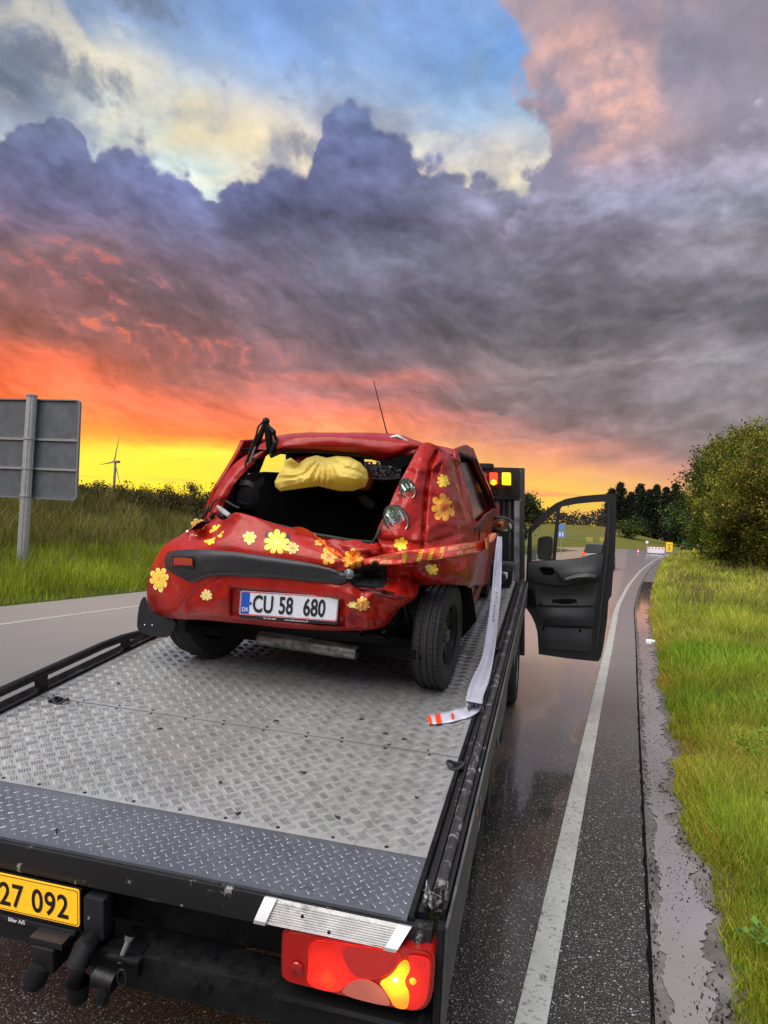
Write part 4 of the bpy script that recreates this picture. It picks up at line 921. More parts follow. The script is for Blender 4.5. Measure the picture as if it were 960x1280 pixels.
# ================================================================== TOW TRUCK
tl = tf(-1.38, 4.4, 0); tl[2] = 0
truck = thing('tow_truck', 'black flatbed tow truck with a sloping chequered aluminium bed and open driver door', 'tow truck', tl)
XL, XR = -2.43, -.335
def plate_(name, y0, y1, m_, label=None):
    o = MB().box(XL, XR, y0, y1, -.012, 0, tf, .0015).build(name, m_, truck, smooth=False, label=label)
    return o
def bars(x0, x1, y0, y1, cell, kind5=True):
    """raised tread: groups of five bars turned by 45 degrees, or single drops"""
    V = []; a = R(45); c, s = math.cos(a), math.sin(a); w_ = x1 - x0; h_ = y1 - y0; n = int(max(w_, h_) * 1.5 / cell) + 3
    cx_, cy_ = (x0 + x1) / 2, (y0 + y1) / 2; seg = []
    for i in range(-n, n):
        for j in range(-n, n):
            u, v = i * cell, j * cell
            if kind5:
                for k in range(-2, 3):
                    o = k * cell * .185; L_ = cell * .40
                    if (i + j) % 2: seg.append((u - L_, v + o, u + L_, v + o))
                    else: seg.append((u + o, v - L_, u + o, v + L_))
            else:
                L_ = cell * .42
                seg.append((u - L_, v, u + L_, v) if (i + j) % 2 else (u, v - L_, u, v + L_))
    S_ = np.array(seg)
    def rot(p, q): return cx_ + p * c - q * s, cy_ + p * s + q * c
    ax, ay = rot(S_[:, 0], S_[:, 1]); bx2, by2 = rot(S_[:, 2], S_[:, 3]); ok = (np.minimum(ax, bx2) > x0) & (np.maximum(ax, bx2) < x1) & (np.minimum(ay, by2) > y0) & (np.maximum(ay, by2) < y1)
    A = np.stack([ax, ay], 1)[ok]; B = np.stack([bx2, by2], 1)[ok]; d = B - A; L_ = np.linalg.norm(d, axis=1)[:, None]; d /= L_; nrm = np.stack([-d[:, 1], d[:, 0]], 1)
    wd = cell * (.062 if kind5 else .11); hz = .0026 if kind5 else .0018
    mid0, mid1 = A + d * L_ * .22, B - d * L_ * .22
    P = [A, mid0 - nrm * wd, mid1 - nrm * wd, B, mid1 + nrm * wd, mid0 + nrm * wd, mid0, mid1]; zs = [0, 0, 0, 0, 0, 0, hz, hz]
    V = np.stack([np.concatenate([p, np.full((len(p), 1), z + .0003)], 1) for p, z in zip(P, zs)], 1).reshape(-1, 3)
    b = np.arange(len(A))[:, None] * 8
    F = np.concatenate([b + [1, 2, 7, 6], b + [4, 5, 6, 7], b + [0, 1, 6, 5], b + [2, 3, 4, 7]], 1).reshape(-1, 4)
    return tfv(V), F
def relief(name, pl_, *a, m_='deckbar', kind5=True):
    V, F = bars(*a, kind5=kind5); me = bpy.data.meshes.new(name); V = V - rootloc(pl_); me.from_pydata(V.tolist(), [], F.tolist()); link(name, me, m_, pl_, False, 'stuff')
p0 = plate_('ramp_plate', 1.88, 2.178, 'ramp', 'blue grey worn steel edge plate with drop tread'); relief('tread', p0, XL + .01, XR - .01, 1.888, 2.172, .029, m_='rampdrop', kind5=False)
dk = [(2.185, 2.942), (2.953, 4.442), (4.453, 5.942), (5.953, 6.86)]
for i, (a, b) in enumerate(dk):
    p0 = plate_('deck_plate', a, b, 'deck')
    relief('tread', p0, XL + .012, XR - .012, a + .006, b - .006, .050)
# screws along the seams, black scraps lying on the plate
mb = MB()
for ys_ in (2.205, 2.93, 2.97, 4.43, 4.47, 5.93, 5.97):
    for x in np.arange(XL + .06, XR, .19): mb.lathe([(.008, 0), (.006, .002), (.0, .0022)], tf(x + rng.normal() * .01, ys_, 0), UP, 7)
mb.build('screws', 'black', truck, kind='stuff')
mb = MB()
for (px, py) in ((379, 967), (421, 1023), (521, 999), (147, 855), (200, 912), (298, 1018), (275, 980), (452, 900), (505, 925), (345, 902), (482, 918), (70, 1040)):
    c_ = tz(px, py); 
    for k in range(2): 
        a = rng.random() * 6; mb.tube([tf(c_[0] + math.cos(a + k) * .012, c_[1] + math.sin(a + k) * .012, .004), tf(c_[0], c_[1], .006), tf(c_[0] - math.cos(a) * .010, c_[1] + .01, .003)], .003, 5)
mb.build('debris_scraps', 'rubber', truck, kind='stuff')
# bed structure
MB().box(XL - .02, XR + .075, 1.868, 1.905, -.105, -.013, tf, .004).build('rear_beam', 'chipped', truck)
MB().box(XL, XR + .02, 1.91, 6.86, -.10, -.016, tf, .004).build('bed_frame', 'black', truck)
MB().box(-2.0, -.75, 2.0, 6.9, -.30, -.11, tf, .01).build('subframe', 'black', truck)
# right side rail: inner lip, worn round edge, outer lip, skirt
def railprof(name, prof, m_, y0, y1, ny=30, jit=0.):
    V = []; n = len(prof)
    for j in range(ny):
        y = y0 + (y1 - y0) * j / (ny - 1)
        for (x, z) in prof: V.append(tf(x + jit * rng.normal(), y, z + jit * rng.normal()))
    F = [[j * n + i, j * n + (i + 1) % n, (j + 1) * n + (i + 1) % n, (j + 1) * n + i] for j in range(ny - 1) for i in range(n)] + [list(range(n)), [(ny - 1) * n + i for i in range(n)][::-1]]
    return rawmesh(name, V, F, m_, truck, auto=50)
railprof('inner_lip', [(-.333, -.01), (-.333, .006), (-.318, .008), (-.314, -.01)], 'black', 1.89, 6.86)
railprof('inner_channel', [(-.313, -.03), (-.313, -.008), (-.298, -.008), (-.296, .010), (-.288, .010), (-.286, -.03)], 'chipped', 1.93, 6.86)
cp_ = [( -.264 + .019 * math.cos(a), .012 + .019 * math.sin(a)) for a in np.linspace(0, 2 * math.pi, 11)[:-1]]
railprof('side_tube', cp_, 'worn', 2.0, 6.86, 60, .0006)
railprof('outer_lip', [(-.243, -.03), (-.243, .014), (-.236, .017), (-.231, .014), (-.231, -.03)], 'chipped', 1.93, 6.86)
# torn end of the tube
V = []; mb = MB()
for k in range(12):
    a = rng.random() * 6.28; p = np.array([-.272 + .03 * rng.normal() * .6, 1.93 + .05 * rng.random(), .0 + .02 * rng.normal()]); q = p + np.array([.03 * math.cos(a), .04 * rng.normal(), .02 + .02 * rng.random()]); r_ = (p + q) / 2 + rng.normal(size=3) * .012
    mb.tube([tf(*p), tf(*r_), tf(*q)], [.007, .006, .002], 5)
mb.build('torn_end', 'worn', truck)
MB().tube([tf(-.29, 1.885, -.01), tf(-.295, 1.87, -.045), tf(-.3, 1.862, -.085)], [.012, .016, .012], 9).build('bent_bracket', 'worn', truck)
sk = [( 1.875, .0), (6.86, .0), (6.86, -.20), (4.95, -.22), (4.9, -.12), (4.3, -.12), (4.25, -.24), (3.65, -.25), (3.55, -.14), (3.2, -.14), (3.12, -.20), (2.75, -.17), (1.99, -.30), (1.93, -.40), (1.875, -.42)]
V, F = fill2d(sk, [], -.225, -.2165, lambda a, b, d: tf(d, a, b)); rawmesh('side_skirt', V, F, 'skirt', truck, smooth=False)
V, F = fill2d(sk, [], -2.545, -2.54, lambda a, b, d: tf(d, a, b)); rawmesh('side_skirt', V, F, 'skirt', truck, smooth=False)
MB().box(-.219, -.2155, 2.62, 2.66, -.075, -.055, tf, .002).build('side_marker', mat('amber reflector', (.8, .25, .02), .2), truck)
for y_ in (2.69, 4.5): MB().box(-.232, -.2140, y_, y_ + .05, -.10, -.04, tf, .002).build('latch', 'worn', truck)
# left side: lip, channel and tubular rail on posts
railprof('inner_lip', [(XL - .022, -.03), (XL - .022, .012), (XL - .004, .014), (XL - .003, -.012)], 'black', 1.89, 6.86)
railprof('outer_channel', [(XL - .115, -.06), (XL - .115, -.035), (XL - .10, -.03), (XL - .024, -.03), (XL - .023, -.06)], 'worn', 1.89, 6.86)
LRz = lambda y: .098
pts = [tf(-2.452, y, .095) for y in (1.7, 2.2, 2.7, 3.1, 3.5)] + [tf(-2.449, 3.68, .088), tf(-2.445, 3.85, .07), tf(-2.44, 3.98, .045), tf(-2.438, 4.1, .01)]
MB().tube(pts, .0225, 12).build('side_rail', 'black', truck)
for yq in (2.2, 3.0, 3.72):
    MB().add(*fill2d([(yq - .055, -.02), (yq + .045, -.02), (yq + .03, .03), (yq + .035, .085), (yq - .045, .085), (yq - .035, .03)], [], -2.462, -2.442, lambda a, b, d: tf(d, a, b))).build('rail_post', 'black', truck, smooth=False)
pts = [tf(-2.452, y, .095) for y in (4.5, 5.5, 6.8)]; MB().tube(pts, .0225, 12).build('side_rail', 'black', truck)
# lashing rings
def ring(px, py, y=None):
    c = tz(px, py); pts = [tf(c[0] + .034 * math.cos(a), c[1] + .030 * math.sin(a), .012 + .008 * math.cos(a * 2)) for a in np.linspace(0, 2 * math.pi, 18)]
    o = MB().tube(pts, .0065, 8).build('lashing_ring', 'rubber', truck); MB().box(c[0] - .012, c[0] + .05 * (1 if px > 300 else -1), c[1] - .022, c[1] + .022, 0, .012, tf, .003).build('ring_bracket', 'black', o)
ring(76, 878); ring(569, 959); ring(618, 812)
# rear: number plate, light, ribbed step, crash bar, coupling
PY = 1.855
pf = lambda x, z, y=PY: tf(x, y, z)
np_ = MB().box(-1.900, -1.382, PY, PY + .012, -.252, -.110, tf, .002).build('number_plate', 'black', truck)
rp2 = []
for cx_, cy_, s0 in ((-1.395, -.226, -90), (-1.395, -.118, 0), (-1.884, -.118, 90), (-1.884, -.226, 180)):
    for k in range(5): rp2.append((cx_ + .009 * math.cos(R(s0 + 22.5 * k)), cy_ + .009 * math.sin(R(s0 + 22.5 * k))))
V, F = fill2d(rp2, [], PY - .0035, PY, lambda a, b, d: tf(a, d, b)); rawmesh('plate_face', V, F, 'plateyellow', np_, smooth=False)
inn = [(-1.6395 + (a + 1.6395) * .985, -.172 + (b + .172) * .94) for a, b in rp2]; inn2 = [(-1.6395 + (a + 1.6395) * .978, -.172 + (b + .172) * .91) for a, b in rp2]
V, F = fill2d(inn, [inn2[::-1]], PY - .0045, PY - .0032, lambda a, b, d: tf(a, d, b)); rawmesh('plate_border', V, F, 'ink', np_, smooth=False)
def text_on(name, s, size, x, z, f_, m_, root, xs_=1., align='RIGHT', bold=0., sp=1., kind=None):
    V2, F2 = text2d(s, size, align, sp, bold); rawmesh(name, [f_(x + a * xs_, z + b) for a, b in V2], F2, m_, root, smooth=False, kind=kind)
text_on('plate_number', '27 092', .112, -1.422, -.214, lambda x, z: tf(x, PY - .0052, z), 'ink', np_, .80, bold=.0022, sp=1.06)
text_on('plate_letters', 'BU', .112, -1.80, -.214, lambda x, z: tf(x, PY - .0052, z), 'ink', np_, .80, bold=.0022) if False else None
MB().box(-1.9, -1.40, PY - .006, PY + .01, -.268, -.2535, tf, .001).build('plate_holder', 'plastic', np_)
text_on('holder_text', 'Biler A/S', .019, -1.585, -.2665, lambda x, z: tf(x, PY - .0075, z), 'whiteink', np_, .95, bold=.0006)
MB().box(-1.375, -1.30, PY - .0, PY + .05, -.27, -.13, tf, .012).build('plate_lamp', 'plastic', truck)
MB().lathe([(.004, -.001), (.004, .004), (0, .004)], tf(-1.352, PY, -.198), -FW, 10).build('bolt', 'steel', truck)
MB().box(-2.45, -1.34, 1.88, 1.98, -.36, -.272, tf, .006).build('cross_member', 'chipped', truck)
MB().box(-1.285, -.242, 1.875, 2.0, -.425, -.305, tf, .008).build('crash_bar', 'black', truck)
for (px, py) in ((257, 1203), (244, 1231), (260, 1235)):
    c = ty(px, py, 1.874); MB().lathe([(.016, 0), (.016, .004), (.009, .004), (.009, .011), (0, .011)], tf(c[0], 1.876 + (.05 if py < 1210 else 0), c[2] if py > 1210 else -.305), -FW if py > 1210 else UP, 6).build('bolt', 'black', truck)
# coupling
cx_ = -1.46
MB().box(-1.56, -1.18, 1.86, 1.93, -.37, -.30, tf, .006).build('coupling_plate', 'black', truck)
MB().box(-1.53, -1.41, 1.80, 1.90, -.285, -.262, tf, .004).build('bracket', 'chipped', truck)
MB().box(-1.515, -1.435, 1.79, 1.86, -.365, -.285, tf, .012).lathe([(.0, -.01), (.034, 0), (.036, .05), (.026, .07), (0, .07)], tf(-1.485, 1.80, -.35), -UP * .9 - FW * .3 - RT * .3, 12).build('trailer_socket', 'black', truck)
MB().tube([tf(-1.345, 1.93, -.30), tf(-1.345, 1.87, -.265), tf(-1.345, 1.82, -.272), tf(-1.348, 1.795, -.31), tf(-1.35, 1.795, -.37), tf(-1.352, 1.80, -.43)], [.022, .03, .034, .035, .036, .03], 14).build('air_hose_elbow', 'black', truck)
MB().tube([tf(-1.29, 1.80, -.34), tf(-1.22, 1.80, -.345)], .03, 10).tube([tf(-1.245, 1.79, -.35), tf(-1.25, 1.775, -.40)], .02, 8).build('valve', 'black', truck)
MB().tube([tf(-1.225, 1.83, -.30), tf(-1.19, 1.83, -.21)], .0085, 10).build('pin', 'steel', truck); MB().lathe([(.0, .0), (.0165, 0), (.0165, .016), (0, .016)], tf(-1.193, 1.83, -.212), UP * .95 + RT * .3, 14).build('pin_head', 'chrome', truck)
MB().tube([tf(-1.198 + .022 * math.cos(a) * .7, 1.80, -.325 + .028 * math.sin(a)) for a in np.linspace(0, 2 * math.pi, 16)], .0045, 6).build('ring', 'chipped', truck)
MB().box(-1.26, -1.15, 1.81, 1.84, -.285, -.272, tf, .003).build('pin_bracket', 'black', truck)
# ribbed aluminium step above the lamp
st0, st1 = tf(-.760, 1.866, -.010), tf(-.318, 1.866, -.012); st2, st3 = typ(318, 1152, 1.83), typ(496, 1189, 1.83)
def stp(a, b, d=0.): return (st0 * (1 - a) + st1 * a) * (1 - b) + (st2 * (1 - a) + st3 * a) * b + d * (UP * .35 - FW * .9)
V = []; F = []; prof_ = []
for k in range(9):
    b = .10 + k * .095; prof_ += [(b, .0), (b + .02, .0035), (b + .06, .0035), (b + .08, 0)]
prof_ = [(0.0, 0), (.06, .0)] + prof_ + [(1.0, 0)]
for a in (.07, .93):
    for (b, d) in prof_: V.append(stp(a, b, d))
m__ = len(prof_); F = [[i, i + 1, m__ + i + 1, m__ + i] for i in range(m__ - 1)]
step = rawmesh('ribbed_step', V, F, 'alu', truck, smooth=False)
for a0, a1 in ((0, .085), (.915, 1.0)):
    V = [stp(a, b, d) for a in (a0, a1) for b, d in ((0, -.004), (0, .010), (.45, .013), (.9, .013), (1.06, .004), (1.06, -.006))]; n = 6
    F = [[i, (i + 1) % n, n + (i + 1) % n, n + i] for i in range(n)] + [list(range(n))[::-1], [n + i for i in range(n)]]
    rawmesh('end_cap', V, F, mat('bright cap', (.72, .73, .74), .3, metal=.35), step, auto=20)
for a, b in ((.30, .45), (.52, .82)): MB().lathe([(.0055, 0), (.0045, .003), (0, .003)], stp(a, b, .003), UP * .35 - FW * .9, 8).build('screw', 'black', step)
# tail lamp
def glow_mat(name, pos, near_, mid, far_, r0, r1, st):
    def fn(t, p, g):
        v = t.n.new('ShaderNodeVectorMath'); v.operation = 'DISTANCE'; t.put(v.inputs[0], g); v.inputs[1].default_value = tuple(pos)
        d = v.outputs['Value']; ce = t.vor(g, 120, 'F1', .2)[0]
        c = t.mix(t.ss(d, 0, r0), near_, mid); c = t.mix(t.ss(d, r0, r1), c, far_)
        t.put(p.inputs['Emission Color'], c); t.put(p.inputs['Emission Strength'], t.m('MULTIPLY', t.ss(d, 0, r1, st, st * .35), t.ss(ce, .1, .6, 1.15, .75)))
        t.put(p.inputs['Base Color'], far_); p.inputs['Roughness'].default_value = .14
        b = t.n.new('ShaderNodeBump'); b.inputs['Strength'].default_value = .5; b.inputs['Distance'].default_value = .003; t.put(b.inputs['Height'], ce); t.l.new(b.outputs[0], p.inputs['Normal'])
    return mat(name, coat=.5, fn=fn)
LY = 1.835
def lp(px, py, d=0.): c = ty(px, py, LY - d); return tf(*c)
lamp_out = smoothpoly([(355, 1172), (357, 1166), (364, 1165), (520, 1188), (537, 1192), (541, 1200), (538, 1240), (532, 1256), (520, 1262), (500, 1260), (372, 1229), (357, 1224), (354, 1216)], 2)
_bp = ty(495.5, 1220.5, LY); _bulb = tf(_bp[0], LY + .01, _bp[2]); _b2 = ty(410, 1222, LY); _bulb2 = tf(_b2[0], LY + .01, _b2[2])
MT['amber_lens'] = glow_mat('amber indicator lens lit by its bulb', _bulb, (1, .70, .10), (1, .44, .01), (1, .22, .01), .035, .085, 1.5)
MT['brake_lens'] = glow_mat('red lens lit by its bulb', _bulb2, (1, .10, .01), (1, .022, .008), (.6, .008, .004), .04, .13, .62)
MT['side_lens'] = glow_mat('red side lens lit from the indicator', _bulb, (1, .20, .01), (1, .03, .01), (.7, .01, .005), .05, .10, .6)
MT['clear_lens'] = glow_mat('clear reversing lens', _bulb, (.9, .30, .10), (.75, .20, .12), (.5, .12, .08), .05, .12, .30)
def plate_px(name, poly, d0, d1, m_, root, holes=(), lab=None):
    V, F = fill2d([tuple(p) for p in poly], holes, d0, d1, lambda a, b, d: lp(a, b, d)); return rawmesh(name, V, F, m_, root, smooth=False, label=lab)
def plate_lamp(name, poly, y0, y1, m_, root):
    V, F = fill2d([tuple(p) for p in poly], [], y0, y1, lambda a, b, d: tf(*(lambda c: (c[0] , d, c[2]))(ty(a, b, LY)))); return rawmesh(name, V, F, m_, root, smooth=False)
big = [((x - 447) * 1.035 + 447, (y - 1214) * 1.06 + 1214) for x, y in lamp_out]
lampo = plate_lamp('tail_lamp', big, LY + .003, LY + .07, 'redpl', truck)
plate_lamp('lens', lamp_out, LY - .004, LY + .002, 'lensreddark', lampo)
plate_lamp('brake_lens', smoothpoly([(386, 1171), (430, 1177), (468, 1183), (505, 1188), (497, 1206), (480, 1220), (455, 1224), (435, 1226), (424, 1240), (383, 1230), (387, 1205)], 2), LY - .0075, LY - .005, 'brake_lens', lampo)
plate_lamp('fog_lens', smoothpoly([(430, 1178), (470, 1184), (502, 1189), (495, 1206), (478, 1218), (452, 1220), (440, 1214), (430, 1195)], 2), LY - .0095, LY - .0080, mat('deep red lens', (.30, .008, .005), .12, coat=.6, emis=(1, .012, .006), estr=.10), lampo)
plate_lamp('reversing_lens', smoothpoly([(426, 1240), (434, 1228), (448, 1221), (462, 1222), (476, 1230), (486, 1243), (490, 1255), (470, 1252)], 2), LY - .0095, LY - .0080, 'clear_lens', lampo)
plate_lamp('side_lens', smoothpoly([(510, 1190), (536, 1194), (539, 1202), (536, 1238), (530, 1254), (518, 1260), (508, 1258), (512, 1240), (507, 1226), (510, 1212), (513, 1200)], 2), LY - .0095, LY - .0080, 'side_lens', lampo)
plate_lamp('indicator_lens', smoothpoly([(500, 1201), (507, 1196), (512, 1199), (514, 1210), (508, 1218), (507, 1226), (513, 1238), (512, 1252), (508, 1258), (494, 1255), (488, 1243), (480, 1231), (475, 1224), (487, 1218), (495, 1210)], 1), LY - .0125, LY - .010, 'amber_lens', lampo)
for (px, py, r_, m_) in ((495.5, 1220.5, .0075, 'amberhot'), (517, 1223, .010, 'amber_lens'), (372, 1208, .021, 'redpl')):
    c = ty(px, py, LY); MB().lathe([(r_, 0), (r_ * .9, .004), (r_ * .5, .007), (0, .008)], tf(c[0], LY - .010, c[2]), -FW, 16).build('bulb' if r_ < .008 else 'round_reflector', m_, lampo)
MB().box(-.245, -.2265, 1.86, 1.90, -.42, .0, tf, .002).build('corner_post', 'black', truck)
MB().box(-.72, -.25, 1.845, 1.90, -.315, -.296, tf, .003).build('lamp_shelf', mat('black gloss steel', (.012, .012, .013), .12), truck)
# left rear lamp, off frame, so the lorry is whole from other places
MB().box(-2.5, -2.02, 1.84, 1.9, -.28, -.12, tf, .01).build('tail_lamp', 'lensred', truck)
# wheels of the lorry
def wheel(cx_, cy_, cz, ax, r_, w_, name='wheel', root=None, rimm='steel'):
    o = MB().lathe([(r_ * .62, -w_ / 2), (r_ * .9, -w_ / 2), (r_ * .98, -w_ * .42), (r_, -w_ * .3), (r_, w_ * .3), (r_ * .98, w_ * .42), (r_ * .9, w_ / 2), (r_ * .62, w_ / 2)], (cx_, cy_, cz), ax, 36, close=True).build(name, 'rubber', root)
    MB().lathe([(r_ * .62, w_ * .45), (r_ * .55, w_ * .3), (r_ * .2, w_ * .2), (0, w_ * .2)], (cx_, cy_, cz), ax, 28).lathe([(r_ * .62, -w_ * .45), (r_ * .55, -w_ * .3), (0, -w_ * .2)], (cx_, cy_, cz), ax, 28).build('rim', rimm, o); return o
RX = np.array([math.cos(TY), math.sin(TY), 0])
def grd(x, y): p = tf(x, y, 0); return p
for e, xq in ((1, -.42), (-1, -2.34)):
    p = tf(xq, 3.95, 0); wheel(p[0], p[1], .35, RX * e, .35, .21, root=truck)
    p = tf(xq, 7.75, 0); wheel(p[0], p[1], .35, RX * e, .35, .21, root=truck)
MB().box(-1.0, -.32, 5.0, 6.5, -.62, -.2, tf, .03).build('tool_box', 'black', truck)
MB().box(-1.75, -1.0, 2.2, 8.6, -.55, -.32, tf, .02).build('chassis', 'black', truck)
for y_ in (3.45, 4.35): MB().box(-.30, -.235, y_, y_ + .16, -.52, -.1, tf, .005).build('mudguard', 'rubber', truck)
# headboard
HY = 6.95
def hb(px, py, d=0.): return at(px, py, HY + .08 + d)
def hbx(name, x0, x1, y0, y1, d0, d1, m_, root=truck, lean=-.012):
    """upright board box; corners given by pixel columns/rows of the photo on the headboard plane"""
    a, b, c, d = hb(x0, y0, d0), hb(x1, y0, d0), hb(x1 , y1, d0), hb(x0, y1, d0); back = HF * (d1 - d0)
    V = [a, b, c, d] + [q + back for q in (a, b, c, d)]
    return rawmesh(name, V, [[3, 2, 1, 0], [4, 5, 6, 7], [0, 1, 5, 4], [1, 2, 6, 5], [2, 3, 7, 6], [3, 0, 4, 7]], m_, root, smooth=False)
# board in its own straight frame: s = metres left of the right edge, z up
HO = hb(655.5, 800); HS = hb(655.5, 585) - HO; HH = np.linalg.norm(HS); HU = HS / HH
def hz(s, z, d=0.): return HO - RX * s + HU * z + HF * d
def hbox(s0, s1, z0, z1, d0=0., d1=.05, b=.004): return MB().box(s0, s1, d0, d1, z0, z1, lambda x, y, z: hz(x, z, y), b)
HWt = 2.2
hbd = hbox(0, .045, -.15, HH, 0, .09).build('headboard', 'chipped', truck)
hbox(.0452, .098, -.1, HH - .05, .01, .08).build('upright', mat('dark grey frame', (.10, .10, .102), .5, var=.5, vscale=15), hbd)
hbox(HWt - .075, HWt, -.15, HH, 0, .09).build('upright', 'chipped', hbd)
hbox(.0455, HWt - .0752, HH - .31, HH - .0, .0, .12).build('top_beam', 'black', hbd)
hbox(.30, .62, HH - .02, HH + .035, -.02, .12, .01).build('beacon_cover', 'black', hbd)
zs_ = HH * .44
hbox(.0985, HWt - .076, zs_ - .05, zs_ + .015, .0, .07).build('middle_beam', mat('grey beam', (.07, .07, .072), .45), hbd)
pb = hbox(.0985, HWt - .076, .0, zs_ - .051, .03, .05, .001).build('chequer_panel', 'deck', hbd)
V, F = bars(.11, HWt - .08, .0, zs_ - .06, .062)
Vl = (np.array(V) - CAM) @ TM.T; Vl[:, 2] += TD
V = [hz(a, b, .03 - c * 1.0) for a, b, c in Vl]; me = bpy.data.meshes.new('tread'); me.from_pydata((np.array(V) - rootloc(pb)).tolist(), [], [list(map(int, f))[::-1] for f in F]); link('tread', me, 'deckbar', pb, False, 'stuff')
for s_, w_ in ((.13, .02), (.19, .012), (.24, .03), (.31, .012), (.36, .03), (.46, .012), (.52, .04), (.66, .012), (.9, .03), (1.2, .03), (1.5, .03), (1.8, .03)):
    hbox(s_, s_ + w_, zs_ + .016, HH - .311, .02, .06).build('guard_bar', 'black' if w_ < .02 else 'rubber', hbd)
hbox(.58, .80, zs_ + .05, HH - .32, .22, .24).build('rear_window', mat('grey cab glass', (.10, .115, .14), .15), truck)
for (px, py, wpx, hpx, m_, nm, lab) in ((633, 598.5, 10.5, 15, 'amber', 'beacon_lamp', 'lit amber beacon'), (617, 598, 9.5, 14, 'redlamp', 'beacon_lamp', 'red beacon half lit'), (603, 597, 11, 12, 'lensreddark', 'beacon_lamp', 'unlit dark red beacon')):
    c = at(px, py, HY + .02); wq = wpx / 900 * HY / 2; hq = hpx / 900 * HY / 2
    o = MB().box(-wq, wq, -.03, .05, -hq, hq, lambda x, y, z: c + RX * x + HF * y + HU * z, .012).build(nm, m_, hbd, label=lab)
c = at(617, 603, HY - .02); MB().lathe([(.0, .02), (.02, .012), (.028, 0)], c, -HF, 12).build('bulb', 'amber', hbd)
hbox(.26, .54, HH - .26, HH - .06, -.012, .0, .004).build('lamp_bracket', 'black', hbd)
# winch and gear at the foot of the board
MB().box(-.56, -.36, 6.5, 6.8, .0, .17, tf, .03).build('winch', 'black', truck); MB().lathe([(0, 0), (.05, 0), (.05, .1), (0, .1)], tf(-.45, 6.49, .1), -FW, 16).build('winch_drum', 'rubber', truck)
MB().box(-.44, -.39, 6.49, 6.5, .09, .15, tf, .002).build('winch_label', 'whiteink', truck)
# cab, upright behind the board
CB = at(655, 700, 7.25); CB[2] = 0; CB = CB - np.array([math.cos(TY), math.sin(TY), 0]) * .09
def cb(x, y, z): return CB + RX * x + HF * y + np.array([0, 0, z])
cabm = mat('dark cab paint', (.02, .021, .024), .3, coat=.6)
side = [(0, .55), (0, 2.28), (.9, 2.34), (1.35, 2.25), (2.0, 1.55), (2.85, 1.28), (3.0, 1.0), (3.02, .5), (2.65, .45), (2.55, .72), (2.25, .82), (1.95, .72), (1.85, .45)]
dopen = [(.35, .62), (.35, 2.15), (1.2, 2.15), (1.72, 1.62), (1.72, 1.0), (1.6, .62)]
V, F = fill2d(side, [dopen[::-1]], 0, -.05, lambda a, b, d: cb(d, a, b)); cabo = rawmesh('cab', V, F, cabm, truck, smooth=False)
V, F = fill2d(side, [], -2.0, -2.05, lambda a, b, d: cb(d, a, b)); rawmesh('cab_side', V, F, cabm, cabo, smooth=False)
def cabstrip(name, pts, m_, off=0.):
    V = []; [V.extend([cb(-.051 + off, a, b), cb(-1.999 - off, a, b)]) for a, b in pts]; rawmesh(name, V, [[2 * i, 2 * i + 1, 2 * i + 3, 2 * i + 2] for i in range(len(pts) - 1)], m_, cabo, smooth=False)
cabstrip('cab_back', [(0.003, .56), (.003, 2.27)], cabm); cabstrip('cab_roof', [(.003, 2.27), (.9, 2.33), (1.35, 2.24)], cabm); cabstrip('windscreen', [(1.35, 2.24), (2.0, 1.55)], 'glass'); cabstrip('bonnet', [(2.0, 1.55), (2.85, 1.27), (3.0, 1.0), (3.01, .51)], cabm); cabstrip('cab_floor', [(.0, .56), (1.9, .56)], 'void')
MB().box(-.75, -.25, .3, .75, .6, 1.1, cb, .05).box(-.75, -.25, .2, .4, 1.1, 1.85, cb, .05).build('driver_seat', 'void', truck)
# open driver door (trim side towards us)
DY = 7.45
def dpx(px, py, d=0.): return at(px, py, DY - d)
X5 = lambda X, Y: (560 + X / 4.364, 560 + Y / 4.364)
outer = [X5(*p) for p in ((440, 440), (480, 390), (540, 335), (590, 300), (640, 278), (720, 263), (800, 255), (900, 248), (914, 250), (918, 262), (917, 400), (912, 560), (900, 700), (892, 805), (876, 830), (868, 940), (848, 1080), (836, 1140), (820, 1165), (795, 1163), (650, 1148), (495, 1125), (492, 1080), (488, 1010), (475, 960), (455, 915), (420, 865), (422, 780), (428, 640), (434, 520))]
win = [X5(*p) for p in ((612, 335), (622, 320), (700, 305), (800, 295), (855, 293), (866, 298), (868, 310), (864, 400), (852, 500), (836, 568), (818, 576), (790, 580), (740, 596), (700, 601), (640, 608), (588, 611))]
qtr = [X5(*p) for p in ((458, 462), (520, 405), (588, 345), (592, 352), (578, 480), (568, 602), (520, 612), (456, 616))]
V, F = fill2d(outer, [win[::-1], qtr[::-1]], 0, -.10, dpx); door = rawmesh('driver_door', V, F, mat('black door shell', (.006, .006, .007), .4, coat=.2), truck, smooth=False)
glm = bpy.data.materials.new('clear door glass'); glm.use_nodes = True; t_ = NT(glm.node_tree); gs = t_.n.new('ShaderNodeBsdfGlossy'); gs.inputs['Roughness'].default_value = .02; tp_ = t_.n.new('ShaderNodeBsdfTransparent'); tp_.inputs[0].default_value = (.93, .95, .94, 1)
mx_ = t_.n.new('ShaderNodeMixShader'); mx_.inputs[0].default_value = .05; t_.l.new(tp_.outputs[0], mx_.inputs[1]); t_.l.new(gs.outputs[0], mx_.inputs[2]); t_.l.new(mx_.outputs[0], t_.n['Material Output'].inputs[0])
rawmesh('window_glass', [dpx(*p, -.05) for p in win], [list(range(len(win)))], glm, door, smooth=False)
rawmesh('quarter_glass', [dpx(*p, -.05) for p in qtr], [list(range(len(qtr)))], glm, door, smooth=False)
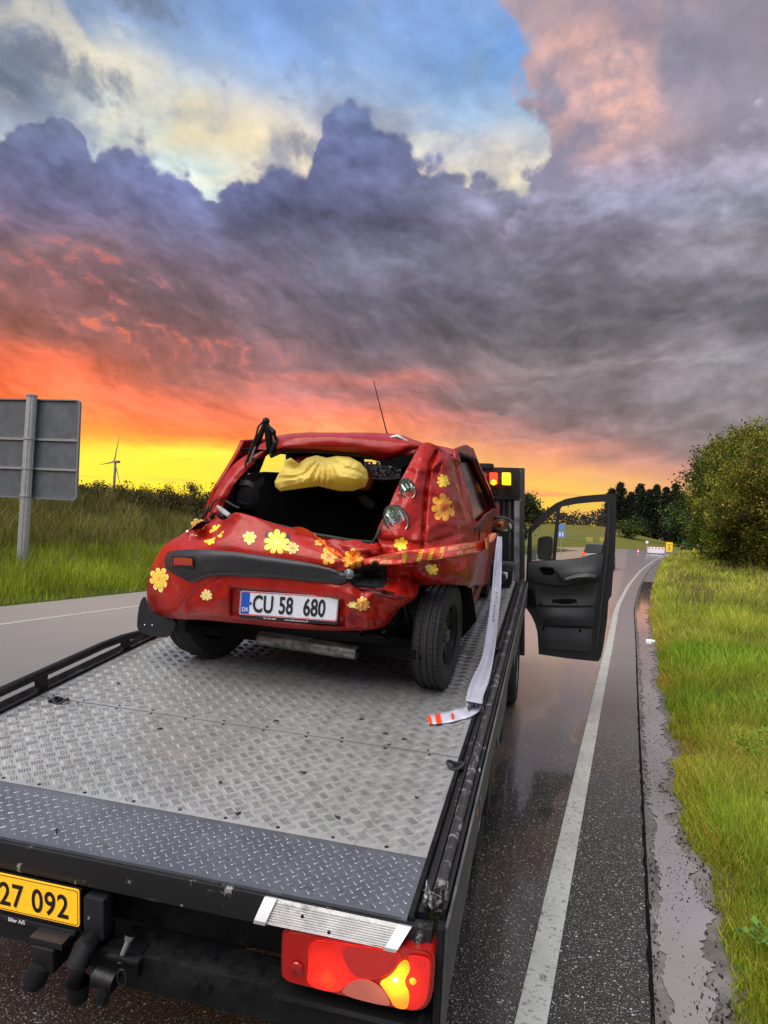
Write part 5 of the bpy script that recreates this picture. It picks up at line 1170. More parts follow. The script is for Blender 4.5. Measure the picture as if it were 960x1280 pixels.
# trim: soft pad with bulge, built as patches
def dpatch(name, rows, m_, nu=24, nv=16, root=None):
    A = patch([[(*X5(x, y), d) for x, y, d in r_] for r_ in rows], nu, nv); V = [dpx(p[0], p[1], p[2]) for p in A.reshape(-1, 3)]
    # close against the shell
    ring_ = [i for i in range(nu)] + [j * nu + nu - 1 for j in range(1, nv)] + [(nv - 1) * nu + i for i in range(nu - 2, -1, -1)] + [j * nu for j in range(nv - 2, 0, -1)]
    n0 = len(V); Ar = A.reshape(-1, 3); V += [dpx(Ar[i][0], Ar[i][1], .0) for i in ring_]; F = gridF(nv, nu) + [[ring_[k], ring_[(k + 1) % len(ring_)], n0 + (k + 1) % len(ring_), n0 + k] for k in range(len(ring_))]
    return rawmesh(name, V, F, m_, root or door, auto=50)
dpatch('upper_trim', [[(440, 622, .02), (520, 615, .03), (600, 612, .035), (700, 604, .035), (800, 584, .03), (848, 574, .02)],
                      [(436, 655, .03), (520, 650, .05), (600, 648, .06), (700, 648, .06), (790, 640, .05), (842, 630, .03)],
                      [(434, 690, .03), (500, 700, .05), (590, 706, .07), (700, 690, .09), (780, 688, .08), (834, 690, .03)],
                      [(436, 720, .02), (500, 735, .035), (600, 748, .06), (700, 738, .05), (780, 725, .04), (826, 722, .02)]], 'trim')
dpatch('middle_trim', [[(474, 742, .015), (560, 752, .03), (640, 752, .03), (740, 742, .03), (822, 730, .015)],
                       [(478, 800, .015), (560, 806, .012), (640, 806, .012), (740, 802, .012), (812, 800, .015)],
                       [(486, 856, .02), (560, 858, .03), (640, 860, .03), (740, 860, .03), (800, 860, .02)]], 'trim2')
dpatch('door_pocket', [[(492, 868, .03), (560, 870, .07), (640, 871, .08), (740, 871, .07), (800, 868, .03)],
                       [(496, 920, .03), (560, 922, .09), (640, 924, .10), (740, 926, .08), (796, 926, .03)],
                       [(498, 958, .02), (560, 962, .06), (640, 966, .07), (740, 970, .06), (792, 972, .02)]], 'trim')
dpatch('lower_trim', [[(500, 976, .02), (560, 978, .04), (640, 982, .05), (740, 985, .04), (790, 986, .02)],
                      [(502, 1040, .02), (560, 1042, .05), (640, 1046, .05), (740, 1052, .05), (784, 1054, .02)],
                      [(504, 1086, .01), (560, 1094, .03), (640, 1100, .03), (740, 1108, .03), (776, 1110, .01)]], 'trim')
dpatch('armrest', [[(640, 706, .08), (700, 690, .10), (760, 684, .10), (812, 690, .06)], [(640, 722, .10), (700, 708, .13), (760, 704, .13), (806, 708, .07)], [(650, 738, .06), (700, 730, .07), (760, 722, .07), (800, 720, .05)]], mat('armrest grey', (.05, .051, .054), .5))
hp = [dpx(*X5(500, 655), .06), dpx(*X5(530, 648), .10), dpx(*X5(575, 650), .12), dpx(*X5(605, 690), .13), dpx(*X5(625, 725), .10)]
MB().tube(hp, [.012, .018, .018, .016, .01], 10).build('grab_handle', 'trim2', door)
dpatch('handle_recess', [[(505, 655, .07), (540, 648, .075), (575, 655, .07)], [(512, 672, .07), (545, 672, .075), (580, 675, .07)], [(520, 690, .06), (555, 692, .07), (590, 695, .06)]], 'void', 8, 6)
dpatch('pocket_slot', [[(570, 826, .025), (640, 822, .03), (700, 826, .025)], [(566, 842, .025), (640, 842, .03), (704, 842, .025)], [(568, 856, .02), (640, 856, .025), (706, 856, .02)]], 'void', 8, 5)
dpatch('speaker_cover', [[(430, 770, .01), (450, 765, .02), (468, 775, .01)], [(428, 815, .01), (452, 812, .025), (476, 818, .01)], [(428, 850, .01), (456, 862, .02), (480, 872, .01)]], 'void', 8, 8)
for (x, y) in ((505, 852), (720, 996), (520, 985)): MB().lathe([(.014, 0), (.012, .006), (0, .006)], dpx(*X5(x, y), .05), -HF, 12).build('screw_cover', 'void', door)
MB().tube([dpx(*X5(880, 300), .012), dpx(*X5(872, 560), .02), dpx(*X5(852, 720), .02), dpx(*X5(826, 960), .02), dpx(*X5(806, 1130), .012)], .012, 8).build('door_seal', 'rubber', door)
# wing mirror beyond the quarter glass
mpx = [X5(*p) for p in ((496, 486), (540, 480), (566, 484), (574, 500), (568, 600), (556, 610), (494, 612), (486, 590), (488, 510))]
V, F = fill2d([tuple(p) for p in smoothpoly(mpx, 1)], [], -.2, -.32, dpx); mo = rawmesh('wing_mirror', V, F, mat('mirror shell', (.03, .03, .028), .5), door, smooth=False)
V, F = fill2d([X5(*p) for p in ((455, 556), (482, 556), (484, 612), (455, 612))], [], -.21, -.25, dpx); rawmesh('mirror_arm', V, F, mat('pale mirror foot', (.35, .36, .34), .4), mo, smooth=False)
# ================================================================== CRASHED CAR
cl_ = tf(-1.27, 4.9, 0)
car = thing('crashed_car', 'crashed small red car with flower stickers and a crushed tail, standing on the truck bed', 'car', cl_)
BV = []; BF = []
def note(V, F):
    n = len(BV); BV.extend([Vector(v) for v in V]); BF.extend([[int(i) + n for i in f] for f in F])
def fbm(x, y, s, o=0.): return noise.noise(Vector((x * s, y * s, o))) + .5 * noise.noise(Vector((x * s * 2.1, y * s * 2.1, o + 5)))
def segd(px, py, poly):
    best = 1e9; p = np.array([px, py])
    for a, b in zip(poly, poly[1:]):
        a = np.array(a, float); b = np.array(b, float); t = np.clip((p - a) @ (b - a) / ((b - a) @ (b - a)), 0, 1); best = min(best, np.linalg.norm(p - a - t * (b - a)))
    return best
def cpatch(name, rows, nu, nv, mod, m_='red', root=car, bvh=True, thick=.012, auto=60, extra=None, label=None):
    A = patch(rows, nu, nv); V = []
    for p in A.reshape(-1, 3): V.append(typ(p[0], p[1], p[2] + (mod(p[0], p[1]) if mod else 0)))
    F = gridF(nv, nu)
    if extra is not None: V, F = extra(V, F, nu, nv)
    if bvh: note(V, F)
    o = rawmesh(name, V, F, m_, root, auto=auto, label=label)
    if thick:
        md = o.modifiers.new('solid', 'SOLIDIFY'); md.thickness = .003; md.offset = 0
    return o
def g1(d, w_): return math.exp(-(d / w_) ** 2)
grooves = [([(226, 772), (236, 750), (252, 733), (275, 722)], .012, 3.0)]
ridges = [([(294, 641), (330, 652), (360, 661), (400, 672), (440, 682), (470, 690)], -.012, 5.), ([(400, 668), (430, 690), (455, 700), (480, 698)], .03, 5.), ([(290, 645), (270, 662), (235, 680)], .03, 7.), ([(440, 690), (470, 684), (505, 692), (540, 690)], -.025, 4.)]
def sharp(px, py, s, o): return max(0, 1 - 3.0 * abs(noise.noise(Vector((px * s, py * s * 1.3, o))))) ** 1.0
def rearmod(px, py):
    d = .006 * fbm(px, py, .018) 
    w_ = float(ss(px, 380, 470)); d += w_ * (.035 * fbm(px, py, .03, 2) + .012 * fbm(px, py, .09, 4) - .034 * sharp(px, py, .022, 3) - .014 * sharp(px, py, .06, 9))
    for poly, a, s in grooves: d += a * g1(segd(px, py, poly), s)
    for poly, a, s in ridges: d += a * g1(segd(px, py, poly), s)
    # recess for the number plate, its frame follows the slope of the bumper
    u = px; t = (py - (735 + (px - 290) * .102)); e = 2.2
    k = ss(u, 288 - e, 288 + e) * (1 - ss(u, 431 - e, 431 + e)) * ss(t, -e, e) * (1 - ss(t, 34 - e, 34 + e)); d += .035 * float(k)
    d += -.012 * g1(math.hypot((px - 278) / 1.2, py - 748), 8)
    return d
R0 = [(250,653,3.75),(268,645,3.6),(280,650,3.52),(294,641,3.46),(315,645,3.45),(347,656,3.45),(393,667,3.45),(430,673,3.45),(470,678,3.47),(500,682,3.5),(530,686,3.55),(560,690,3.62)]
R1 = [(226,669,3.62),(248,668,3.5),(270,668,3.40),(290,662,3.38),(315,662,3.38),(350,668,3.37),(393,678,3.38),(430,684,3.38),(470,690,3.42),(500,692,3.46),(530,694,3.48),(560,697,3.6)]
R2 = [(206,682,3.58),(232,679,3.42),(262,681,3.34),(290,683,3.31),(315,685,3.3),(350,689,3.3),(395,696,3.3),(430,702,3.31),(460,702,3.38),(495,704,3.42),(530,706,3.47),(560,708,3.6)]
R3 = [(190,708,3.57),(222,706,3.37),(260,706,3.31),(290,707,3.3),(315,708,3.29),(350,711,3.29),(395,716,3.3),(430,720,3.31),(460,721,3.44),(485,722,3.5),(505,722,3.52),(528,720,3.62)]
R4 = [(184,735,3.57),(220,738,3.36),(260,738,3.30),(290,738,3.29),(315,739,3.29),(350,741,3.29),(395,745,3.29),(430,748,3.3),(458,748,3.33),(480,748,3.38),(502,748,3.45),(520,746,3.55)]
R5 = [(185,760,3.60),(216,762,3.39),(260,764,3.32),(290,767,3.31),(315,769,3.31),(350,774,3.31),(395,778,3.31),(430,780,3.33),(460,779,3.36),(478,776,3.4),(488,770,3.46),(494,764,3.52)]
R6 = [(188,768,3.66),(220,773,3.44),(260,775,3.38),(290,778,3.36),(315,780,3.36),(350,784,3.36),(395,787,3.36),(430,788,3.38),(460,787,3.40),(477,784,3.44),(486,778,3.5),(490,773,3.55)]
def under(V, F, nu, nv):
    V = list(V); n0 = len(V)
    for i in range(nu): V.append(V[(nv - 1) * nu + i] + FW * .16 + UP * .02)
    F = F + [[(nv - 1) * nu + i, (nv - 1) * nu + i + 1, n0 + i + 1, n0 + i] for i in range(nu - 1)]
    n1 = len(V)                                           # left flank runs forward from the first column
    for j in range(nv): V.append(V[j * nu] + FW * .30 - RT * .05)
    F += [[n1 + j, j * nu, (j + 1) * nu, n1 + j + 1] for j in range(nv - 1)]
    return V, F
rear = cpatch('rear_bumper', [R0, R1, R2, R3, R4, R5, R6], 150, 64, rearmod, extra=under)
# right rear pillar and quarter
Q = [[(525,556,3.88),(534,553,3.90),(547,558,3.94),(556,564,4.02),(566,571,4.12),(577,577,4.3)],
 [(511,582,3.75),(527,580,3.75),(541,578,3.84),(554,580,3.88),(564,582,4.02),(571,590,4.3)],
 [(497,608,3.66),(517,608,3.64),(537,609,3.73),(556,612,3.80),(570,614,4.0),(580,620,4.35)],
 [(484,638,3.56),(507,640,3.52),(532,642,3.60),(556,645,3.72),(578,646,4.0),(594,650,4.55)],
 [(471,666,3.47),(499,670,3.44),(527,674,3.49),(556,676,3.64),(584,674,4.0),(611,671,5.3)],
 [(478,688,3.43),(504,688,3.40),(530,690,3.42),(558,690,3.57),(588,686,4.0),(613,682,5.3)],
 [(474,704,3.48),(504,703,3.44),(534,703,3.45),(562,702,3.57),(590,698,4.0),(614,693,5.3)],
 [(478,720,3.62),(505,721,3.56),(530,722,3.53),(560,724,3.60),(588,722,3.95),(612,716,5.3)],
 [(482,742,3.80),(506,736,3.74),(530,732,3.68),(556,730,3.66),(584,732,3.95),(610,730,5.2)]]
fold = [(545,566),(538,580),(533,610),(530,645),(528,684)]
def qmod(px, py):
    d = .02 * fbm(px, py, .03, 1) + .007 * fbm(px, py, .10, 3); d += .05 * g1(segd(px, py, fold), 2.6) - .022 * sharp(px, py, .02, 5) - .004 * sharp(px, py, .05, 6)
    d += .03 * g1(segd(px, py, [(480, 676), (530, 682), (575, 668)]), 4); d += -.03 * g1(math.hypot(px - 577, (py - 673) * 1.3), 8)
    d += .03 * g1(segd(px, py, [(556, 572), (545, 590)]), 3) + float(ss(py, 690, 730)) * .04 * fbm(px, py, .06, 8)
    d += -.02 * g1(segd(px, py, [(546, 580), (560, 570), (570, 574)]), 3)
    return d
quarter = cpatch('quarter_panel', Q, 90, 110, qmod)
# roof and its crushed rear edge
def roofx(px, py): return .012 * fbm(px, py, .03, 6) + .03 * g1(segd(px, py, [(490, 575), (515, 562), (530, 560)]), 4)
cpatch('roof_lip', [[(340,547,4.02),(352,544,3.95),(380,541,3.92),(420,541,3.92),(455,541,3.93),(480,542,3.95),(500,544,3.98),(518,550,3.98),(534,556,3.94)],
 [(338,551,3.96),(352,548,3.86),(380,546,3.83),(420,546,3.82),(455,548,3.83),(480,550,3.84),(500,552,3.86),(518,557,3.87),(532,560,3.89)],
 [(338,562,3.93),(352,558,3.82),(380,557,3.80),(420,557,3.80),(455,560,3.80),(480,564,3.81),(498,567,3.83),(512,567,3.86),(524,564,3.88)],
 [(340,568,3.96),(352,563,3.86),(380,562,3.84),(420,564,3.84),(455,568,3.85),(478,574,3.86),(492,577,3.88),(503,573,3.9),(514,572,3.9)]], 80, 22, roofx)
rt0 = [(340,547,4.02),(352,544,3.95),(380,541,3.92),(420,541,3.92),(455,541,3.93),(480,542,3.95),(500,544,3.98),(518,550,3.98),(534,556,3.94)]
def roof_top():
    rows = [];  e0 = cr(rt0, 40); base_ = np.array([ty(*p) for p in e0])
    N = 14; V = []
    for j in range(N):
        f_ = j / (N - 1)
        for i, b in enumerate(base_):
            u = i / 39 * 2 - 1; yt = 5.15 + .12 * (1 - u * u); y = b[1] + (yt - b[1]) * f_
            zt = 1.30 - .055 * abs(u) ** 3; z = b[2] + (zt - b[2]) * min(1, f_ * 2.) - .004 + .010 * math.sin(f_ * 3.1) * (1 - u * u)
            xt = -1.265 + u * .60; x = b[0] + (xt - b[0]) * min(1, f_ * 1.5)
            V.append(tf(x, y, z + .006 * noise.noise(Vector((x * 3, y * 3, 1)))))
    rawmesh('roof', V, gridF(N, 40), 'red', car)
roof_top()
# flanks: doors, sills and window openings, both sides, with tumblehome
def flank(sgn_, y_start):
    xo = -1.265
    def fx(y, z, d):
        w_ = .775 - .15 * float(ss(z, .72, 1.35)) - .06 * float(ss(y, 6.1, 6.9)) - .05 * float(1 - ss(z, .18, .4)) + .012 * fbm(y * 20, z * 20, .12, sgn_) * (1 if sgn_ > 0 else .3) + (.018 * g1(segd(y * 100, z * 100, [(430, 62), (520, 50), (600, 46)]), 5) if sgn_ > 0 else 0)
        return xo + sgn_ * (w_ - d)
    return fx
def flank_panel(name, poly, holes, sgn_, m_, th=.025, n=0, lab=None):
    fx = flank(sgn_, 0)
    def sub(P, k=7):
        Q_ = []
        for a, b in zip(P, P[1:] + P[:1]):
            for i in range(k): Q_.append((a[0] + (b[0] - a[0]) * i / k, a[1] + (b[1] - a[1]) * i / k))
        return Q_
    # grid fill: clip a fine mesh by bisecting a flat fill
    V2, F2 = fill2d(sub(poly, 2), [sub(h, 2)[::-1] for h in holes], 0, 0, lambda a, b, d: np.array([a, b, 0.]))
    bm = bmesh.new(); vs = [bm.verts.new(v) for v in V2]
    for f in F2:
        if len(set(f)) > 2:
            try: bm.faces.new([vs[i] for i in f])
            except ValueError: pass
    bmesh.ops.remove_doubles(bm, verts=bm.verts, dist=1e-4)
    dup_ = {}
    for f in list(bm.faces):
        key = tuple(sorted(v.index for v in f.verts))
    bm.verts.index_update()
    for f in list(bm.faces):
        key = tuple(sorted(v.index for v in f.verts))
        if key in dup_ or f.calc_area() < 1e-7: bm.faces.remove(f)
        else: dup_[key] = 1
    ys__ = [p[0] for p in poly]; zs__ = [p[1] for p in poly]
    for y in np.arange(min(ys__), max(ys__), .08): bmesh.ops.bisect_plane(bm, geom=bm.verts[:] + bm.edges[:] + bm.faces[:], plane_co=(y + .011, 0, 0), plane_no=(1, 0, 0))
    for z in np.arange(min(zs__), max(zs__), .06): bmesh.ops.bisect_plane(bm, geom=bm.verts[:] + bm.edges[:] + bm.faces[:], plane_co=(0, z + .007, 0), plane_no=(0, 1, 0))
    bm.verts.index_update(); V = [tf(fx(v.co.x, v.co.y, 0), v.co.x, v.co.y) for v in bm.verts]; F = [[v.index for v in f.verts] for f in bm.faces]; bm.free()
    o = rawmesh(name, V, F, m_, car, auto=50, label=lab); md = o.modifiers.new('solid', 'SOLIDIFY'); md.thickness = th; md.offset = 0; return o
def arch(cy_, r_, n=12): return [(cy_ + r_ * math.cos(a), .27 + r_ * math.sin(a)) for a in np.linspace(math.pi, 0, n)]
fronta = [(5.78, .17)] + arch(6.12, .33)[0:] + [(6.5, .2), (6.82, .24), (6.86, .45), (6.78, .62), (6.5, .72), (6.1, .80), (5.85, .84)]
winr = [(4.42, .80), (5.72, .80), (5.30, 1.17), (4.95, 1.235), (4.50, 1.23)]
for sg in (1, -1):
    y0 = 4.16 if sg > 0 else 3.9
    poly = [(y0 + (.03 if sg > 0 else .3), .15)] + fronta + [(5.33, 1.27), (4.95, 1.30), (y0 + .2, 1.28), (y0 + .06, 1.0), (y0, .6), (y0, .45)]
    holes = [winr] if sg > 0 else [winr, [(4.05, .82), (4.34, .82), (4.40, 1.22), (4.2, 1.22)]]
    if sg < 0: poly = [(4.2, .15)] + fronta + [(5.33, 1.27), (4.95, 1.30), (4.1, 1.28), (3.92, 1.0), (3.85, .6), (3.85, .45), (4.1, .40)]
    flank_panel('body_side', poly, holes, sg, 'red', lab='dented right body side with torn door' if sg > 0 else None)
    fx = flank(sg, 0)
    # pillar between the windows, weather strips, glass
    for (ya, za, yb, zb, nm) in ((4.40, .79, 5.74, .79, 'window_seal'), (5.74, .79, 5.32, 1.19, 'pillar_seal'), (5.32, 1.19, 4.5, 1.25, 'roof_seal')):
        pts = [tf(fx(ya + (yb - ya) * t, za + (zb - za) * t, -.014), ya + (yb - ya) * t, za + (zb - za) * t) for t in np.linspace(0, 1, 6)]
        MB().tube(pts, .013, 6).build(nm, 'rubber', car)
    if sg > 0: rawmesh('side_glass', [tf(fx(a, b, .03), a, b) for a, b in winr], [list(range(len(winr)))], mat('dark tinted glass', (.008, .008, .01), .12, spec=.12), car)
pts = [tf(flank(1, 0)(y, z, .0), y, z) for y, z in ((5.55, .42), (5.2, .45), (4.9, .47), (4.5, .52))]
MB().tube(pts, [.008, .02, .02, .01], 6).build('rubbing_strip', 'plastic', car)
MB().tube([tf(flank(1, 0)(4.62, z, -.012), 4.62 + .03 * math.sin(z * 20), z) for z in np.linspace(.3, .8, 8)], .006, 5).build('door_gap', 'void', car)
MB().box(-.50, -.465, 4.66, 4.80, .58, .61, tf, .006).build('door_handle', 'black', car)
MB().box(-.505, -.455, 4.60, 4.66, .38, .47, tf, .008).build('door_latch', 'plastic', car)
# bright creases where the door skin is folded
cm = mat('scuffed pale paint', (.50, .22, .20), .3, var=.5, vscale=30, coat=.6)
for poly in ([(597, 697), (593, 715), (590, 735)], [(604, 700), (603, 722), (600, 738)], [(601, 702), (597, 730), (596, 742)]):
    P_ = [np.array(p, float) for p in poly]; fx = flank(1, 0)
    for i, p in enumerate(P_): pass
hood = [[(5.15 + .12 * (1 - u * u), 1.30 - .055 * abs(u) ** 3, .60) for u in np.linspace(-1, 1, 12)]]
def hoodrow(y, z, w_, crown, dep=0): return [tf(-1.265 + u * w_, y + dep * (1 - u * u), z - crown * u * u) for u in np.linspace(-1, 1, 12)]
V = sum([hoodrow(6.0, .84, .72, .03, .1), hoodrow(6.35, .78, .71, .04, .06), hoodrow(6.6, .68, .68, .05, .05), hoodrow(6.78, .56, .64, .04, .06), hoodrow(6.84, .4, .66, 0, .06), hoodrow(6.82, .2, .64, 0, .04)], [])
rawmesh('bonnet', V, gridF(6, 12), 'red', car)
V = hoodrow(5.45, 1.20, .585, .04, .12) + hoodrow(6.0, .84, .70, .03, .1)
# dashboard and windscreen frame (the screen itself is gone on the left)
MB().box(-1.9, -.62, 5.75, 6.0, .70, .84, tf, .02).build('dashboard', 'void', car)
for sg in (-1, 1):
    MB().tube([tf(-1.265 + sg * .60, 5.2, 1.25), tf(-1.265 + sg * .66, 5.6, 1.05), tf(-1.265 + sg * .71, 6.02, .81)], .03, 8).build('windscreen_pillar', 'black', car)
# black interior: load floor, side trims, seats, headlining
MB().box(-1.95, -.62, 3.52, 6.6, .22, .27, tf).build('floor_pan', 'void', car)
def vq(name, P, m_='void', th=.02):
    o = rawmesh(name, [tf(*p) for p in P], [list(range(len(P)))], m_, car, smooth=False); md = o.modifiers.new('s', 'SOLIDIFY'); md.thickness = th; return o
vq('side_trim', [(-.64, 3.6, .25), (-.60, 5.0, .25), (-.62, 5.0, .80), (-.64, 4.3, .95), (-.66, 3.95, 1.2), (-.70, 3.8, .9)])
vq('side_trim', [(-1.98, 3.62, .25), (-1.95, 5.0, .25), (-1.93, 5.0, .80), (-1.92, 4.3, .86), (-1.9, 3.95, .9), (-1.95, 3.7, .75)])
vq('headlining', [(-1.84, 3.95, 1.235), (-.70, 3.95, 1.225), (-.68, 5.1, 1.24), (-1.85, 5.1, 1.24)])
def onY(px, py, y): return tuple(ty(px, py, y))
sb = [(283, 640), (290, 612), (300, 597), (315, 592), (330, 589.5), (352, 590.5), (360, 589), (362, 566), (400, 562), (470, 562), (530, 560), (530, 600), (520, 660), (440, 690), (330, 690), (283, 665)]
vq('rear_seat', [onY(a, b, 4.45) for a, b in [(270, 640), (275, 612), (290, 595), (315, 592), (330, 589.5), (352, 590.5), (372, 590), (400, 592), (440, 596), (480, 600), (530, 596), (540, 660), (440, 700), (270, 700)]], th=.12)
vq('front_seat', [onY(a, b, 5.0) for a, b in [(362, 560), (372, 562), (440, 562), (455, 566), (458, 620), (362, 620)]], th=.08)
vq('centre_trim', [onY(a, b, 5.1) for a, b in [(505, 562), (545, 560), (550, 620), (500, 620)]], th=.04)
# frosted, shattered screen seen through the cabin
V = []; F = []
A0 = [onY(455, 576, 5.3), onY(512, 580, 5.3), onY(510, 594, 5.3), onY(455, 598, 5.3)]
gl = mat('shattered glass', (.35, .33, .32), .25, var=.9, vscale=90, bump=.9, bscale=120)
for i in range(22):
    for j in range(6):
        f0, f1, h0_, h1_ = i / 22, (i + 1) / 22, j / 6, (j + 1) / 6; c_ = lambda a, b: (1 - b) * ((1 - a) * np.array(A0[0]) + a * np.array(A0[1])) + b * ((1 - a) * np.array(A0[3]) + a * np.array(A0[2]))
        if rng.random() < .22: continue
        n0 = len(V); V += [tf(*(c_(a, b) + rng.normal(size=3) * [.003, .02, .003])) for a, b in ((f0, h0_), (f1, h0_), (f1, h1_), (f0, h1_))]; F.append([n0, n0 + 1, n0 + 2, n0 + 3])
rawmesh('shattered_windscreen', V, F, gl, car, smooth=False, kind='stuff')
mb = MB(); mb.tube([typ(462, 568, 3.9), typ(474, 563, 3.88), typ(492, 570, 3.88), typ(506, 581, 3.9)], [.006, .012, .014, .008], 8); mb.build('bent_bracket', mat('pale grey plastic', (.22, .22, .22), .4), car)
MB().tube([typ(488, 547, 3.9), typ(497, 546, 3.9), typ(510, 552, 3.9)], [.010, .018, .006], 8).build('roof_dent', mat('bare crushed metal', (.3, .3, .3), .3, metal=.5, bump=.6), car)
# black seal around the tailgate opening
seal = [(294, 642), (347, 657), (393, 668), (440, 676), (466, 678), (472, 668), (486, 640), (500, 612), (514, 584), (526, 568)]
MB().tube([typ(x, y, 3.44 + .010 * max(0, 668 - y) * .45 - .01) for x, y in seal], .009, 8).build('opening_seal', 'rubber', car)
MB().tube([typ(x, y, 3.88) for x, y in ((338, 570), (352, 564), (380, 563), (420, 565), (455, 569), (478, 575), (492, 578), (505, 576), (520, 568))], .014, 8).build('roof_seal', 'rubber', car)
def tri_black(name, poly, y, m_='void', th=.03):
    o = rawmesh(name, [typ(a, b, y) for a, b in poly], [list(range(len(poly)))], m_, car, smooth=False); md = o.modifiers.new('s', 'SOLIDIFY'); md.thickness = th; return o
tri_black('torn_headlining', [(476, 577), (505, 570), (524, 566), (516, 578), (500, 586), (486, 581), (478, 583)], 3.86)
# left pillar: crushed red strip, dark edge, dangling strut and wires
cpatch('left_pillar', [[(258,648,3.75),(262,634,3.78),(268,618,3.82),(280,596,3.88),(293,580,3.92),(306,570,3.96),(318,560,4.0),(333,552,4.02)],
 [(263,650,3.72),(268,637,3.74),(276,618,3.76),(286,602,3.82),(298,588,3.86),(309,578,3.90),(321,569,3.94),(335,560,3.96)],
 [(268,652,3.72),(275,642,3.74),(284,624,3.78),(293,606,3.82),(303,594,3.86),(313,584,3.90),(324,576,3.94),(337,567,3.98)]], 50, 10, lambda x, y: .015 * fbm(x, y, .06))
tri_black('pillar_trim', [(272, 646), (283, 622), (292, 603), (303, 590), (318, 577), (327, 572), (324, 590), (310, 592), (300, 600), (296, 622), (292, 640), (282, 650)], 3.95)
mb = MB()
mb.tube([typ(303, 586, 3.92), typ(316, 566, 3.9), (typ(324, 548, 3.88)), typ(331, 530, 3.86)], [.010, .016, .018, .014], 8)
mb.tube([typ(337, 562, 3.9), typ(336, 545, 3.88), typ(333, 528, 3.86)], [.02, .024, .014], 8)
mb.build('tailgate_hinge', 'black', car)
mb = MB(); mb.lathe([(0, -.02), (.018, -.012), (.022, 0), (.016, .014), (0, .02)], typ(332.5, 526, 3.86), UP, 12); mb.build('hinge_joint', 'black', car)
MB().tube([typ(x, y, 3.87) for x, y in ((306, 583), (313, 562), (320, 545), (323, 533), (328, 528), (332, 530))], .006, 6).build('wire', 'rubber', car)
MB().tube([typ(x, y, 3.86) for x, y in ((339, 566), (346, 553), (342, 540), (335, 532))], [.012, .02, .016, .008], 7).build('torn_bracket', 'black', car)
MB().tube([typ(x, y, 3.88) for x, y in ((312, 578), (320, 556), (327, 540), (330, 534))], .007, 6).build('gas_strut_rod', 'chrome', car)
# loose hoses and metal at the left corner of the opening
MB().tube([typ(x, y, 3.55) for x, y in ((262, 640), (266, 628), (272, 624), (282, 626), (292, 632), (299, 635))], .006, 6).build('loose_cable', 'rubber', car)
MB().tube([typ(272, 633, 3.5), typ(280, 640, 3.45), typ(287, 645, 3.42)], [.008, .016, .012], 8).build('gas_strut', 'steel', car)
mb = MB(); 
for k in range(10):
    c_ = np.array([258 + 22 * rng.random(), 632 + 18 * rng.random()]); mb.tube([typ(c_[0], c_[1], 3.6), typ(c_[0] + 5 * rng.normal(), c_[1] + 5, 3.58), typ(c_[0] + 3, c_[1] + 8 * rng.random(), 3.56)], [.008, .012, .004], 5)
mb.build('crushed_lamp_remains', 'black', car, kind='stuff')
MB().tube([typ(x, y, 3.62) for x, y in ((262, 634), (252, 648), (243, 660), (233, 668))], [.01, .012, .01, .006], 6).build('torn_weatherstrip', 'rubber', car)
MB().lathe([(.0, -.008), (.010, 0), (0, .01)], typ(234, 665, 3.58), -FW, 10).build('bulb', 'chrome', car)
# things inside the boot, dimly seen
MB().lathe([(.085, 0), (.09, .01), (.06, .02), (.055, .005), (0, .008)], typ(308, 618, 4.1), -FW, 24).build('speaker', 'plastic', car)
for i in range(5): MB().tube([typ(295 + 6 * i, 600 - 2 * i, 4.15), typ(302 + 4 * i, 608 - i, 4.12)], .003, 5).build('trim_rib', 'plastic', car) if i < 3 else None
tri_black('inner_trim_panel', [(320, 602), (330, 596), (334, 600), (322, 616), (316, 612)], 4.1, 'plastic', .02)
tri_black('inner_trim_panel', [(448, 622), (456, 618), (470, 628), (466, 636), (456, 632)], 4.1, 'plastic', .02)
# ---------------- conforming to the skin
BVH = BVHTree.FromPolygons(BV, BF)
def hit(px, py, off=.004, fallback=3.4):
    d = ray(px, py); h = BVH.ray_cast(Vector(CAM), Vector(d), 50)
    if h[0] is None: return typ(px, py, fallback)
    return np.array(h[0]) - d * off
# black rubbing bar across the bumper
topb = [(205,700),(208,691),(214,687),(240,684.5),(280,687),(310,690.5),(350,696),(385,702),(410,708),(428,714),(436,720)]
botb = [(205,702),(209,713),(222,721),(240,729.5),(262,722),(300,722),(350,724.5),(385,728),(410,730),(426,731),(437,727)]
T_, B_ = cr(topb, 90), cr(botb, 90); V = []; nv = 12
for j in range(nv):
    f_ = j / (nv - 1); bul = [0, .016, .024, .027, .028, .027, .025, .025, .024, .022, .016, 0][j]
    for i in range(90):
        p = T_[i] * (1 - f_) + B_[i] * f_; e = min(1, min(i, 89 - i) / 4.); V.append(hit(p[0], p[1], bul * e + (.001 if bul else -.01)))
bar_ = rawmesh('rubbing_bar', V, gridF(nv, 90), 'plastic', car, auto=60)
V = [hit(x, y, .050) for x, y in ((216.5, 697), (240, 698), (240.5, 707), (217, 706))]; V += [v + FW * .006 for v in V]
rawmesh('rear_reflector', V, [[0, 1, 2, 3], [4, 7, 6, 5], [0, 4, 5, 1], [1, 5, 6, 2], [2, 6, 7, 3], [3, 7, 4, 0]], mat('dark red reflector', (.25, .012, .008), .2, coat=.8), bar_, smooth=False)
MB().tube([hit(x, y, .046) for x, y in ((214, 695), (242, 696), (243, 709), (215, 708), (214, 695))], .0035, 5).build('reflector_frame', 'rubber', bar_)
